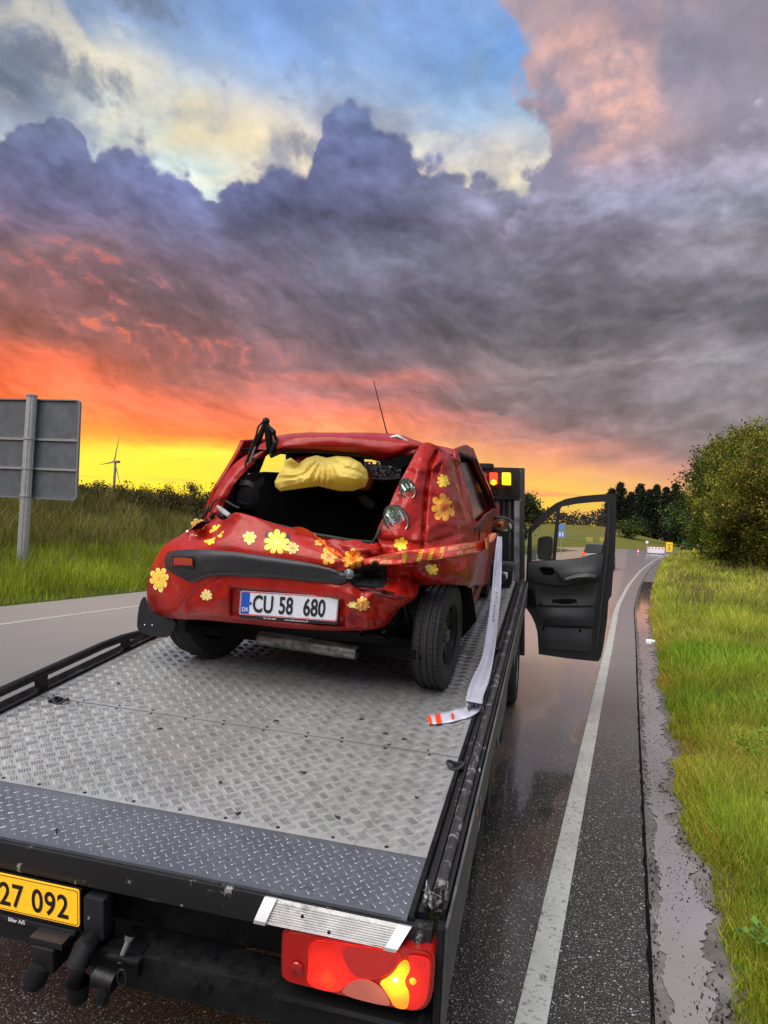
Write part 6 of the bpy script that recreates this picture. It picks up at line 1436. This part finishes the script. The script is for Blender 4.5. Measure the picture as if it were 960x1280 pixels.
# number plate of the car
pz0, pz1 = ty(301, 738, 3.300), ty(422, 750, 3.300); pb0 = ty(299, 768, 3.300); 
def cplate(a, b, d=0.):  # a: 0..1 across, b: 0..1 up
    o = np.array(pb0); ux = np.array(ty(421, 777, 3.300)) - o; uy = np.array(pz0) - o; q = o + ux * a + uy * b; return tf(q[0], q[1] - d, q[2])
def rrect(x0, x1, y0, y1, rx, ry):
    out = []
    for cx_, cy_, s0 in ((x1 - rx, y0 + ry, -90), (x1 - rx, y1 - ry, 0), (x0 + rx, y1 - ry, 90), (x0 + rx, y0 + ry, 180)):
        for k in range(5): out.append((cx_ + rx * math.cos(R(s0 + 22.5 * k)), cy_ + ry * math.sin(R(s0 + 22.5 * k))))
    return out
V, F = fill2d(rrect(-.008, 1.008, -.13, 1.04, .02, .06), [], .0, -.03, lambda a, b, d: cplate(a, b, d)); cpl = rawmesh('number_plate', V, F, 'plastic', car, smooth=False)
def pface(name, poly, d, m_, holes=()): V, F = fill2d(poly, holes, d, d - .001, lambda a, b, q: cplate(a, b, q)); return rawmesh(name, V, F, m_, cpl, smooth=False)
pface('plate_face', rrect(0, 1, 0, 1, .02, .08), .0022, 'platewhite')
pface('plate_border', rrect(.004, .996, .02, .98, .018, .08), .0036, 'signal red', [rrect(.009, .991, .05, .95, .016, .07)[::-1]])
pface('country_band', rrect(.014, .103, .06, .94, .012, .05), .0036, 'blue')
def ptext(name, s, x, b, sx, sy, m_, bold=0.02, d=.0052):
    V2, F2 = text2d(s, 1.0, 'LEFT', 1.0, bold); rawmesh(name, [cplate(x + a * sx, b + q * sy, d) for a, q in V2], F2, m_, cpl, smooth=False)
ptext('plate_letters', 'CU', .135, .17, .155, .98, 'ink'); ptext('plate_number', '58', .405, .17, .150, .98, 'ink'); ptext('plate_number', '680', .655, .17, .150, .98, 'ink')
ptext('country_code', 'DK', .028, .16, .05, .24, 'whiteink', 0.01); ptext('holder_text', '00 240 240', .26, -.10, .028, .09, 'whiteink', .01); ptext('holder_text', 'www.bilhuset-auto.dk', .48, -.10, .027, .09, 'whiteink', .01)
for x, y in ((.115, .5), (.82, .3)): MB().lathe([(.006, .0), (.005, .004), (0, .004)], cplate(x, y, .003), -FW, 10).build('screw', 'ink', cpl)
# round tail lamps in the pillar
def taillamp(cx_, cy_, ra, rb, tilt):
    c = np.array(hit(cx_, cy_, 0.)); ex = (hit(cx_ + 2, cy_, 0) - hit(cx_ - 2, cy_, 0)); 
    cp__ = ty(cx_, cy_, float(((c - CAM) @ FW))); yb = cp__[1] - .006
    ct, st = math.cos(tilt), math.sin(tilt)
    def q(a, b, d): return typ(cx_ + a * ct + b * st, cy_ - a * st + b * ct, yb + .012 + a * .0012 - d)
    def ringp(k, d, n=32): return [q(ra * k * math.cos(t), rb * k * math.sin(t), d) for t in np.linspace(0, 2 * math.pi, n, endpoint=False)]
    rows = [ringp(1.16, -.02), ringp(1.12, .034), ringp(1.0, .036), ringp(.95, .024), ringp(.8, .014), ringp(.5, .008), ringp(.2, .006)]
    n = 32; V = [p for r_ in rows for p in r_]; F = [[j * n + i, j * n + (i + 1) % n, (j + 1) * n + (i + 1) % n, (j + 1) * n + i] for j in range(len(rows) - 1) for i in range(n)] + [[6 * n + i for i in range(n)]]
    o = rawmesh('tail_lamp', V, F, ['plastic', 'lampref'], car, mi=[0 if k < n * 2 else 1 for k in range(len(F))], label='broken round tail lamp with a bare silver reflector')
    mb = MB()
    for t in (.6, 2.5, 4.4): mb.lathe([(.018, 0), (.012, .02), (.006, .012), (0, .03)], q(ra * .45 * math.cos(t), rb * .45 * math.sin(t), .006), -FW, 12)
    mb.build('reflector_bowl', 'lampref', o)
    for k in range(3): MB().tube([q(ra * (-.7 + .55 * k), rb * .75, .018), q(ra * (-.4 + .5 * k), 0, .03), q(ra * (-.5 + .6 * k), -rb * .7, .018)], [.003, .008, .004], 6).build('lens_rib', 'chrome' if k != 1 else mat('greenish lens', (.02, .12, .09), .1, coat=1.), o)
    return o
taillamp(509.5, 611, 9, 12.5, .5); taillamp(495.5, 649, 13.5, 17, .6)
MB().lathe([(0, -.01), (.02, 0), (.026, .012), (0, .03)], hit(437, 717, .03), -FW, 10).build('broken_fog_lamp', mat('broken clear plastic', (.10, .14, .13), .12, coat=.8, bump=1., bscale=90), car)
# hole where bumper and corner are torn away
def blob(name, poly, m_, off=.02, amp=.02, n=14):
    c_ = np.mean(poly, 0); P_ = smoothpoly(poly, 1); V = [hit(c_[0], c_[1], off)]; m__ = len(P_)
    for k in range(1, 5):
        for i, p in enumerate(P_):
            q = c_ + (p - c_) * k / 4; V.append(hit(q[0], q[1], off + amp * fbm(q[0], q[1], .15) if k < 4 else .0))
    F = [[0, 1 + i, 1 + (i + 1) % m__] for i in range(m__)] + [[1 + k * m__ + i, 1 + (k + 1) * m__ + i, 1 + (k + 1) * m__ + (i + 1) % m__, 1 + k * m__ + (i + 1) % m__] for k in range(3) for i in range(m__)]
    return rawmesh(name, V, F, m_, car, auto=30)
blob('torn_bumper_foam', [(447, 712), (456, 703), (466, 697), (476, 700), (485, 706), (484, 722), (482, 735), (470, 738), (456, 737), (440, 735), (430, 724)], mat('black torn foam', (.006, .006, .006), .9, bump=1.0, bscale=70), .035, .05)
blob('torn_edge', [(440, 728), (470, 733), (500, 742), (512, 748), (498, 750), (470, 744), (446, 737)], 'reddark', .012, .03)
blob('arch_shadow_gap', [(480, 712), (505, 711), (535, 716), (545, 730), (530, 742), (505, 742), (482, 738)], 'void', -.03, .03) if False else None
# flowers
def flower(cx_, cy_, r_, npet, kind, rot=0., sq=1.0, label=None, part=1.):
    n = npet * 8; rings = [0., .16, .34, .62, .84, 1.0]; V = []; F = []; mi = []
    cols = {'y': ['petal pale yellow', 'petal yellow', 'petal orange'], 'o': ['petal pale yellow', 'petal orange', 'petal red'], 'O': ['petal orange', 'petal orange', 'petal red'], 'Y': ['petal yellow', 'petal yellow', 'petal pale yellow'], 'w': ['petal pale yellow', 'petal pale yellow', 'petal orange']}[kind]
    V.append(hit(cx_, cy_, .005))
    for k, f_ in enumerate(rings[1:]):
        for i in range(n):
            t = 2 * math.pi * i / n; pet = abs(math.sin(t * npet / 2)) ** .45; tip = 1 - .10 * max(0, math.cos(t * npet)) 
            rr = r_ * (f_ * (1 - (1 - pet) * .42 * f_)) * (1 + .07 * math.sin(t * 3 + cx_))
            V.append(hit(cx_ + rr * math.cos(t + rot), cy_ + rr * sq * math.sin(t + rot), .005))
    F = [[0, 1 + i, 1 + (i + 1) % n] for i in range(n)]; mi = [2] * n
    for k in range(4):
        for i in range(n):
            F.append([1 + k * n + i, 1 + (k + 1) * n + i, 1 + (k + 1) * n + (i + 1) % n, 1 + k * n + (i + 1) % n])
            pet = abs(math.sin(math.pi * (i + .5) / n * npet)); mi.append((2 if k == 0 and kind in 'oO' else 1) if k < 3 and pet > .45 - .1 * k and not (k == 0 and kind == 'w') else 0)
    return rawmesh('flower_sticker', V, F, cols, car, smooth=False, mi=mi, label=label)
flower(199, 724, 12, 8, 'y', .2, 1.3, 'large yellow flower sticker wrapped round the left bumper corner')
flower(248, 656, 10, 7, 'o', .3, .8); flower(236, 671, 11, 7, 'y', .1, .35)
flower(271, 664, 9, 6, 'Y', .5, .95); flower(262, 675, 7.5, 6, 'Y', .1, .8); flower(258, 744, 7.5, 8, 'w', .2, .95)
flower(312, 672, 8.5, 7, 'y', .3, 1.0, 'small round orange flower sticker alone'); flower(346, 678, 16.5, 9, 'Y', .2, .95, 'largest yellow daisy sticker above the bar')
flower(366, 685, 7.5, 8, 'o', 0., 1.); flower(411, 695, 10.5, 6, 'O', .5, 1.1); flower(400, 678, 7, 6, 'O', .9, .6); flower(441, 699, 13.5, 8, 'O', .4, .95, 'deep orange flower sticker beside the torn hole')
flower(453, 755, 9.5, 9, 'o', .1, .95); flower(440, 756, 6, 6, 'w', .5, .7)
flower(501, 680, 9, 6, 'Y', .2, .95); flower(541, 712, 7.5, 6, 'Y', .5, .95); flower(536, 709, 5, 5, 'w', .2, .8); 
flower(554.5, 601, 8.8, 8, 'Y', .1, .95); flower(555.5, 634, 17.5, 8, 'O', .25, 1.0, 'large orange flower sticker on the rear quarter'); flower(579, 656, 5.5, 6, 'y', .1, .95)
for (cx_, cy_) in ((336, 669), (357, 673)):
    V = [hit(cx_ + a, cy_ + b, .0042) for a, b in ((0, 0), (4, -5), (6, 0), (4, 6), (-2, 5), (-5, 0), (-3, -4))]; rawmesh('leaf_sticker', V, [[0, i, i % 6 + 1] for i in range(1, 7)], 'ink', car, smooth=False)
# wheels of the car
def carwheel(cx_, cy_, tilt, r_=.285, w_=.165, cz=None):
    c = tf(cx_, cy_, r_ if cz is None else cz); ax = RT * math.cos(tilt) + FW * math.sin(tilt); 
    prof_ = [(r_ * .60, -w_ * .44), (r_ * .66, -w_ * .48), (r_ * .86, -w_ * .52), (r_ * .96, -w_ * .46)]
    for g_ in (-.34, -.12, .12, .34):
        prof_ += [(r_, w_ * (g_ - .07)), (r_ * .968, w_ * (g_ - .045)), (r_ * .968, w_ * (g_ + .045)), (r_, w_ * (g_ + .07))]
    prof_ += [(r_ * .96, w_ * .46), (r_ * .86, w_ * .52), (r_ * .66, w_ * .48), (r_ * .60, w_ * .44)]
    t = MB().lathe(prof_, c, ax, 48).build('wheel', 'rubber', car, auto=20)
    # sipes across the tread shoulders
    mb = MB(); up0 = np.array([0, 0, 1.]); a = np.cross(ax, up0); a /= np.linalg.norm(a); b = np.cross(ax, a)
    for k in range(56):
        th = 2 * math.pi * k / 56; rd = a * math.cos(th) + b * math.sin(th); tg = np.cross(ax, rd)
        for s_ in (-.45, -.23, .23, .45):
            p = c + rd * (r_ * 1.0012 - (.004 if abs(s_) > .4 else 0)) + ax * w_ * s_; q = ax * w_ * .045; h = tg * .0022
            mb.add([p - q - h, p + q - h, p + q + h, p - q + h], [[0, 1, 2, 3]])
    mb.build('sipes', 'void', t, kind='stuff', smooth=False)
    rm = MB().lathe([(r_ * .62, w_ * .44), (r_ * .60, w_ * .40), (r_ * .56, w_ * .36), (r_ * .52, w_ * .10), (r_ * .48, -w_ * .30), (0, -w_ * .32)], c, ax, 36).build('rim', 'black', t)
    hc = mat('hubcap silver dark', (.06, .06, .062), .3, metal=.6)
    for k in range(6):
        th = k * math.pi / 3; rd = a * math.cos(th) + b * math.sin(th); tg = np.cross(ax, rd); o = c + ax * w_ * .30
        V = [o + rd * r_ * .10 - tg * .018, o + rd * r_ * .10 + tg * .018, o + rd * r_ * .56 + tg * .034, o + rd * r_ * .56 - tg * .034]; V += [v - ax * .02 for v in V]; V[2] = V[2] - ax * .012; V[3] = V[3] - ax * .012
        rawmesh('spoke', V, [[0, 1, 2, 3], [7, 6, 5, 4], [0, 4, 5, 1], [1, 5, 6, 2], [2, 6, 7, 3], [3, 7, 4, 0]], 'chipped' if k == 1 else hc, t, smooth=False)
    MB().lathe([(.04, 0), (.035, .012), (0, .016)], c + ax * w_ * .3, ax, 16).build('hub_cap', hc, t)
    return t
carwheel(-.580, 3.79, R(-5), .285, .152); carwheel(-1.94, 3.83, R(-24)); carwheel(-.60, 6.12, R(3)); carwheel(-1.92, 6.12, R(3))
# exhaust box, axle and hanging bits
mb = MB(); e0, e1 = typ(323, 797, 3.52), typ(446, 816, 3.50); ax = (e1 - e0); L_ = np.linalg.norm(ax)
mb.lathe([(0, 0), (.030, .0), (.036, .008), (.036, L_ * .12), (.0385, L_ * .13), (.0385, L_ * .86), (.036, L_ * .88), (.037, L_ - .01), (.033, L_), (.025, L_), (.02, L_ - .03), (0, L_ - .03)], e0, ax, 24)
mb.build('exhaust_silencer', mat('dull exhaust steel', (.16, .16, .155), .42, metal=.7, var=.4, vscale=18, dirt=(.04, .03, .025), dirtscale=14, dirtamt=.6), car)
MB().tube([typ(446, 812, 3.56), typ(462, 812, 3.6), typ(478, 800, 3.7), typ(486, 780, 3.9)], .022, 8).build('exhaust_pipe', 'reddark' if False else 'black', car)
MB().tube([tf(-1.9, 3.85, .24), tf(-1.2, 3.9, .22), tf(-.64, 3.8, .25)], .03, 8).build('rear_axle', 'black', car)
for pts in ([(495, 765), (497, 790), (505, 812), (500, 822)], [(505, 750), (512, 780), (510, 808)], [(450, 790), (465, 802), (480, 806), (495, 800)], [(480, 790), (492, 806), (488, 820)], [(499, 748), (500, 770), (492, 795), (478, 812)]):
    MB().tube([typ(x, y, 3.66 + .05 * i) for i, (x, y) in enumerate(pts)], [.012, .018, .014, .008][:len(pts)], 6).build('hanging_bracket', 'black', car)
MB().tube([typ(496, 750, 3.85), typ(500, 775, 3.85), typ(503, 800, 3.85), typ(505, 822, 3.85)], .028, 10).build('shock_absorber', 'plastic', car)
tri_black('wheel_arch_liner', [(482, 735), (520, 728), (560, 728), (590, 735), (596, 775), (575, 800), (520, 818), (500, 812), (492, 780)], 4.08)
tri_black('wheel_arch_liner', [(205, 776), (232, 776), (330, 785), (490, 790), (492, 770), (200, 762)], 3.75)
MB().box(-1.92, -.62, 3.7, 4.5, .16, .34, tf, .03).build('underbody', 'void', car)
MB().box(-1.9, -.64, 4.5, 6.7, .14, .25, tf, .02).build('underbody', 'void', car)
# mud flap hanging off the left corner
mf = smoothpoly([(181, 744), (184, 752), (187, 764), (197, 769), (222, 775), (214, 793), (207, 798), (180, 793), (171, 787), (172, 768), (175, 752)], 1)
V, F = fill2d([tuple(p) for p in mf], [], 3.53, 3.56, lambda a, b, d: typ(a, b, d)); mfo = rawmesh('bumper_lower_trim', V, F, 'plastic', car, smooth=False, label='black plastic corner hanging loose')
for p in ((180.5, 781), (190, 781.5)): MB().lathe([(.004, 0), (0, .003)], typ(p[0], p[1], 3.528), -FW, 8).build('rivet', 'chrome', mfo)
# aerial and wing mirror
ab = typ(484, 543, 4.65); MB().tube([ab, typ(475, 508, 4.45), typ(467, 476, 4.3)], [.0045, .0035, .0025], 6).build('aerial', 'rubber', car)
MB().lathe([(.02, 0), (.014, .02), (.006, .03)], ab - UP * .02, UP, 12).build('aerial_base', 'rubber', car)
mc = ty(628, 656, 5.62); mcw = tf(*mc)
def mir(a, b, d): return mcw + RT * a + UP * b + FW * d
rows = []
for (k, d) in ((.9, -.012), (1.0, .0), (1.04, .03), (.92, .07), (.6, .10), (.1, .115)):
    rows.append([mir(.088 * k * math.copysign(abs(math.cos(t)) ** .8, math.cos(t)), .062 * k * math.copysign(abs(math.sin(t)) ** .85, math.sin(t)) - .10 * .088 * k * math.cos(t), d) for t in np.linspace(0, 2 * math.pi, 28, endpoint=False)])
V = [p for r_ in rows for p in r_]; n = 28; F = [[j * n + i, j * n + (i + 1) % n, (j + 1) * n + (i + 1) % n, (j + 1) * n + i] for j in range(5) for i in range(n)] + [[5 * n + i for i in range(n)], [i for i in range(n)][::-1]]
mo = rawmesh('wing_mirror', V, F, 'plastic', car, auto=50)
V = [mir(.074 * math.cos(t), .048 * math.sin(t) - .0074 * math.cos(t), -.0135) for t in np.linspace(0, 2 * math.pi, 28, endpoint=False)]
rawmesh('mirror_glass', V, [list(range(28))[::-1]], mat('mirror glass', (.55, .68, .62), .03, metal=1.), mo, smooth=False)
V = [mir(-.02 + a, b, -.0155) for a, b in ((-.016, -.047), (.010, -.047), (.022, .046), (-.004, .047))]
rawmesh('dark_reflection_strip', V, [[0, 1, 2, 3]], 'plastic', mo, smooth=False) if False else None
MB().tube([mir(-.04, -.05, .03), mir(-.09, -.085, .05), mir(-.15, -.08, .07)], [.022, .018, .02], 8).build('mirror_arm', 'plastic', mo)

# ---------------- red rescue tape stuck across the corner of the car
tpt = [(454, 699), (478, 693.5), (503, 689), (530, 686), (556, 682.5), (580, 679), (600, 675.5), (611, 671)]
tpb = [(456, 709.5), (479, 707), (503, 704.5), (530, 701.5), (556, 698), (580, 694.5), (600, 690), (612, 685)]
T_, B_ = cr(tpt, 70), cr(tpb, 70); nvt = 6
def tapep(u, v, off=.018):    # u 0..1 along, v 0..1 down
    i = min(u * 69, 68.999); k = int(i); f_ = i - k; a = T_[k] * (1 - f_) + T_[k + 1] * f_; b = B_[k] * (1 - f_) + B_[k + 1] * f_; p = a * (1 - v) + b * v
    return smooth_hit(p[0], p[1], off)
def smooth_hit(x, y, off):
    ds = []
    for ox in (-7, 0, 7):
        q = hit(x + ox, y, 0); ds.append((q - CAM) @ FW)
    d = min(sum(ds) / 3, ds[1]); return typ(x, y, d - off)
V = [tapep(i / 69, j / (nvt - 1)) for j in range(nvt) for i in range(70)]; F = gridF(nvt, 70)
tp = rawmesh('rescue_tape', V, F, 'tape red', None, auto=60, base=np.mean(V, 0)); md = tp.modifiers.new('s', 'SOLIDIFY'); md.thickness = .0008; md.offset = 1
tag(tp, 'red and yellow rescue tape stretched across the crushed right corner of the red car', 'tape')
# lower left end twists up to the left
def tapetext(s, u0, v0, su, sv):
    V2, F2 = text2d(s, 1., 'LEFT', 1.0, .012)
    bmx = bmesh.new(); vs = [bmx.verts.new((a, b, 0)) for a, b in V2]
    V = [tapep(u0 + a * su, v0 - b * sv, .0215) for a, b in V2]; rawmesh('tape_text', V, F2, 'tape pale', tp, smooth=False); bmx.free()
tapetext('BRAND - REDNING', .595, .42, .0255, .42); tapetext('FIRE - RESCUE', .66, .86, .0255, .40)
tapetext('BRAND - REDNING', .04, .42, .0255, .42); tapetext('RESCUE', .12, .86, .0255, .40)
for k in range(3):
    u = .375 + .072 * k; V = [tapep(u + a, v, .0212) for a, v in ((.0, .95), (.030, .95), (.055, .05), (.025, .05))]
    V2 = [tapep(u + a + (b_ - .95) * -.0278, b_, .0212) for b_ in np.linspace(.95, .05, 5) for a in (0, .03)]
    rawmesh('yellow_stripe', V2, gridF(5, 2), 'tape yellow', tp, smooth=False)
V2 = [tapep(.915 + a * .05, b_, .0212) for b_ in np.linspace(.05, .95, 4) for a in (0, .5, 1)]; rawmesh('crumpled_end', V2, gridF(4, 3), 'tape yellow', tp, smooth=False)
MB().tube([typ(x, y, hd) for x, y, hd in ((610, 678, 5.1), (614, 672, 5.2), (619, 668, 5.3))], [.012, .03, .012], 8).build('tape_knot', mat('orange tape knot', (.85, .25, .08), .35), tp)
V = [tapep(.30 + .018 * math.cos(t), .52 + .42 * math.sin(t), .0214) for t in np.linspace(0, 2 * math.pi, 20, endpoint=False)]; rawmesh('round_mark', V, [list(range(20))[::-1]], 'tape yellow', tp, smooth=False)
V = [tapep(.30 + .008 * math.cos(t), .52 + .18 * math.sin(t), .0222) for t in np.linspace(0, 2 * math.pi, 12, endpoint=False)]; rawmesh('round_mark', V, [list(range(12))[::-1]], 'petal orange', tp, smooth=False)
# twisted orange strand over the lid edge
sd = [(368, 661), (380, 663), (392, 668), (402, 676), (411, 686), (421, 691), (430, 697)]
V = []
for i, (x, y) in enumerate(cr(sd, 30)):
    w_ = 3.2 + 2.2 * abs(math.sin(i * .35)); V += [hit(x - .3 * w_, y - w_ * .7, .006), hit(x + .3 * w_, y + w_ * .7, .012)]
o_ = rawmesh('rescue_tape', V, [[2 * i, 2 * i + 1, 2 * i + 3, 2 * i + 2] for i in range(29)], mat('orange red tape', (.80, .12, .02), .3, coat=.5), None, base=V[0])
tag(o_, 'twisted orange strand of tape lying over the crumpled lid left of the large tape', 'tape')
# ---------------- white barrier tape hanging from the mirror down to the bed
wt = [(621.5, 670, 627.5, 671, 5.35), (619.5, 685, 627.5, 685, 5.2), (617, 710, 627, 710, 5.1), (614.5, 740, 626, 740, 4.95), (611, 770, 623, 771, 4.75), (606, 800, 620, 802, 4.45), (601, 825, 616, 828, 4.1), (591, 846, 611, 852, 3.8), (585, 862, 605, 868, 3.6), (582, 876, 603, 880, 3.4)]
W = cr(wt, 60); V = []; nw = 6
for r_ in W:
    for k in range(nw):
        f_ = k / (nw - 1); x = r_[0] * (1 - f_) + r_[2] * f_; y = r_[1] * (1 - f_) + r_[3] * f_; p = ty(x, y, r_[4] + .05 * math.sin(f_ * 3) + .012 * math.sin(f_ * 9 + r_[1] * .05)); 
        if p[2] < .004: p = tz(x, y, .004)
        V.append(tf(*p))
F = gridF(60, nw)
wl = [(582, 876, 603, 880), (582, 881, 600, 888), (581, 884, 590, 895), (573, 885, 578, 899), (560, 889, 562, 903), (545, 892, 546, 905), (533.5, 894, 536, 905.5)]
W2 = cr(wl, 30); n0 = len(V)
for j, r_ in enumerate(W2):
    for k in range(nw):
        f_ = k / (nw - 1); q = tz(r_[0] * (1 - f_) + r_[2] * f_, r_[1] * (1 - f_) + r_[3] * f_, .006 + .006 * math.sin(j * .5 + f_ * 2) ** 2); V.append(tf(*q))
F += [[n0 + a for a in f] for f in gridF(30, nw)] + [[(59) * nw + k, 59 * nw + k + 1, n0 + k + 1, n0 + k] for k in range(nw - 1)]
wtape = rawmesh('barrier_tape', V, F, 'tapewhite', None, auto=80, base=V[0]); tag(wtape, 'long white barrier tape hanging from the car mirror onto the bed, red striped end', 'tape')
md = wtape.modifiers.new('s', 'SOLIDIFY'); md.thickness = .0006
def wend(u, v, z=.0145):   # along the lying end, u 0..1
    j = min(u * 29, 28.99); k = int(j); f_ = j - k; r_ = W2[k] * (1 - f_) + W2[k + 1] * f_; return tf(*tz(r_[0] * (1 - v) + r_[2] * v, r_[1] * (1 - v) + r_[3] * v, z))
for (u0, u1) in ((.60 + .17, .60 + .17 + .075), (.925, .997)):
    V = [wend(u0 + (u1 - u0) * a + (b_ - .5) * -.015, b_) for b_ in np.linspace(.02, .98, 4) for a in (0, .5, 1)]; rawmesh('red_stripe', V, gridF(4, 3), mat('orange red stripe', (.85, .07, .02), .35), wtape, smooth=False)
V = [wend(.615 + .018 * math.cos(t) * (1 + .2 * math.sin(t)), .5 + .3 * math.sin(t)) for t in np.linspace(0, 2 * math.pi, 16, endpoint=False)]; rawmesh('logo', V, [list(range(16))], 'signal red', wtape, smooth=False)
V2, F2 = text2d('De', 1., 'LEFT', 1., .03); 
rawmesh('tape_text', [wend(.50 - a * .055, .78 - b * .55) for a, b in V2], F2, 'ink', wtape, smooth=False) if False else None
rawmesh('tape_text', [tf(*tz(585 + a * 7.5 - b * 1.0, 888.5 - a * 4.0 - b * 7, .016)) for a, b in V2], F2, 'ink', wtape, smooth=False)
V2, F2 = text2d('A/S Danmark', 1., 'LEFT', 1., .01)
def wup(u, v):
    j = min(u * 59, 58.99); k = int(j); f_ = j - k; r_ = W[k] * (1 - f_) + W[k + 1] * f_; return typ(r_[0] * (1 - v) + r_[2] * v, r_[1] * (1 - v) + r_[3] * v, r_[4] - .02)
rawmesh('tape_text', [wup(.33 + a * .026, .80 - .0 - b * .42 * -1 - .4) for a, b in V2], F2, mat('grey print', (.15, .15, .2), .5), wtape, smooth=False)
# ---------------- yellow plastic sheet bulging in the tailgate opening
def bag(px, py): pass
outl = [(345, 602), (350, 592), (356, 584), (357, 576), (365, 573), (374, 580), (384, 573), (396, 570), (408, 573), (420, 571), (436, 572), (449, 578), (457, 588), (459, 598), (455, 608), (440, 612.5), (425, 613), (410, 610), (398, 607), (375, 610), (352, 613), (346, 608)]
from mathutils.geometry import delaunay_2d_cdt
def inside(p, poly):
    c = False
    for (x1, y1), (x2, y2) in zip(poly, poly[1:] + poly[:1]):
        if (y1 > p[1]) != (y2 > p[1]) and p[0] < (x2 - x1) * (p[1] - y1) / (y2 - y1) + x1: c = not c
    return c
def sheet(x, y):
    """depth of the draped sheet: a bulb at the right, a thin tongue at the left, folds running out of one knot"""
    eb = min(segd(x, y, outl[k:k + 2]) for k in range(len(outl) - 1)); ed = math.sqrt(min(1, eb / 11.))
    d = .085 * math.exp(-((x - 432) / 25) ** 2 - ((y - 593) / 17) ** 2) + .045 * math.exp(-((x - 375) / 28) ** 2 - ((y - 600) / 12) ** 2)
    a = math.atan2(y - 573, x - 404); r_ = math.hypot(x - 404, y - 573); q = a * 2.3 + .8 * noise.noise(Vector((x * .03, y * .03, 4)))
    d += .034 * (1 - abs((q % 1) - .5) * 2) * min(1, r_ / 22) + .015 * (1 - abs(((q * 2.6 + .3) % 1) - .5) * 2) * min(1, r_ / 30)
    d -= .05 * math.exp(-((x - 372) / 9) ** 2 - ((y - 584) / 6) ** 2)
    return ed * (d + .006 * noise.noise(Vector((x * .12, y * .12, 1))))
inner = []
for gx in np.arange(344, 462, 2.1):
    for gy in np.arange(568, 616, 2.1):
        x, y = gx + .5 * rng.random(), gy + .5 * rng.random()
        if inside((x, y), outl) and min(segd(x, y, outl[k:k + 2]) for k in range(len(outl) - 1)) > 1.0: inner.append((x, y, sheet(x, y)))
pts2 = [Vector(p) for p in outl] + [Vector((a_, b_)) for a_, b_, _ in inner]
r2 = delaunay_2d_cdt(pts2, [], [list(range(len(outl)))], 1, 1e-4); vv, ff = r2[0], r2[2]; dd = [sheet(v.x, v.y) for v in vv]
V = [typ(406 + (v.x - 406) * 1.03, 592 + (v.y - 592) * 1.04, 3.83 - d_) for v, d_ in zip(vv, dd)] + [typ(v.x, v.y, 3.86 + d_ * .3) for v, d_ in zip(vv, dd)]
F = [list(f) for f in ff] + [[i + len(vv) for i in f][::-1] for f in ff]
yb_ = rawmesh('plastic_sheet', V, F, 'cloth', None, auto=60, base=typ(406, 612, 3.88)); tx_ = bpy.data.textures.new('creases', 'CLOUDS'); tx_.noise_scale = .045; dm_ = yb_.modifiers.new('d', 'DISPLACE'); dm_.texture = tx_; dm_.strength = .006; dm_.texture_coords = 'LOCAL'; tag(yb_, 'crumpled yellow plastic sheet bulging in the open tailgate of the red car', 'plastic sheet')
MB().lathe([(0, -.05), (.05, -.03), (.06, 0), (.05, .03), (0, .05)], typ(456, 601, 3.98), RT, 10).build('orange_lining', mat('orange lining', (.55, .09, .02), .5), yb_)
MB().tube([typ(372, 574, 3.96), typ(380, 577, 3.96), typ(388, 572, 3.97)], [.02, .035, .02], 8).build('orange_lining', 'redpl', yb_)
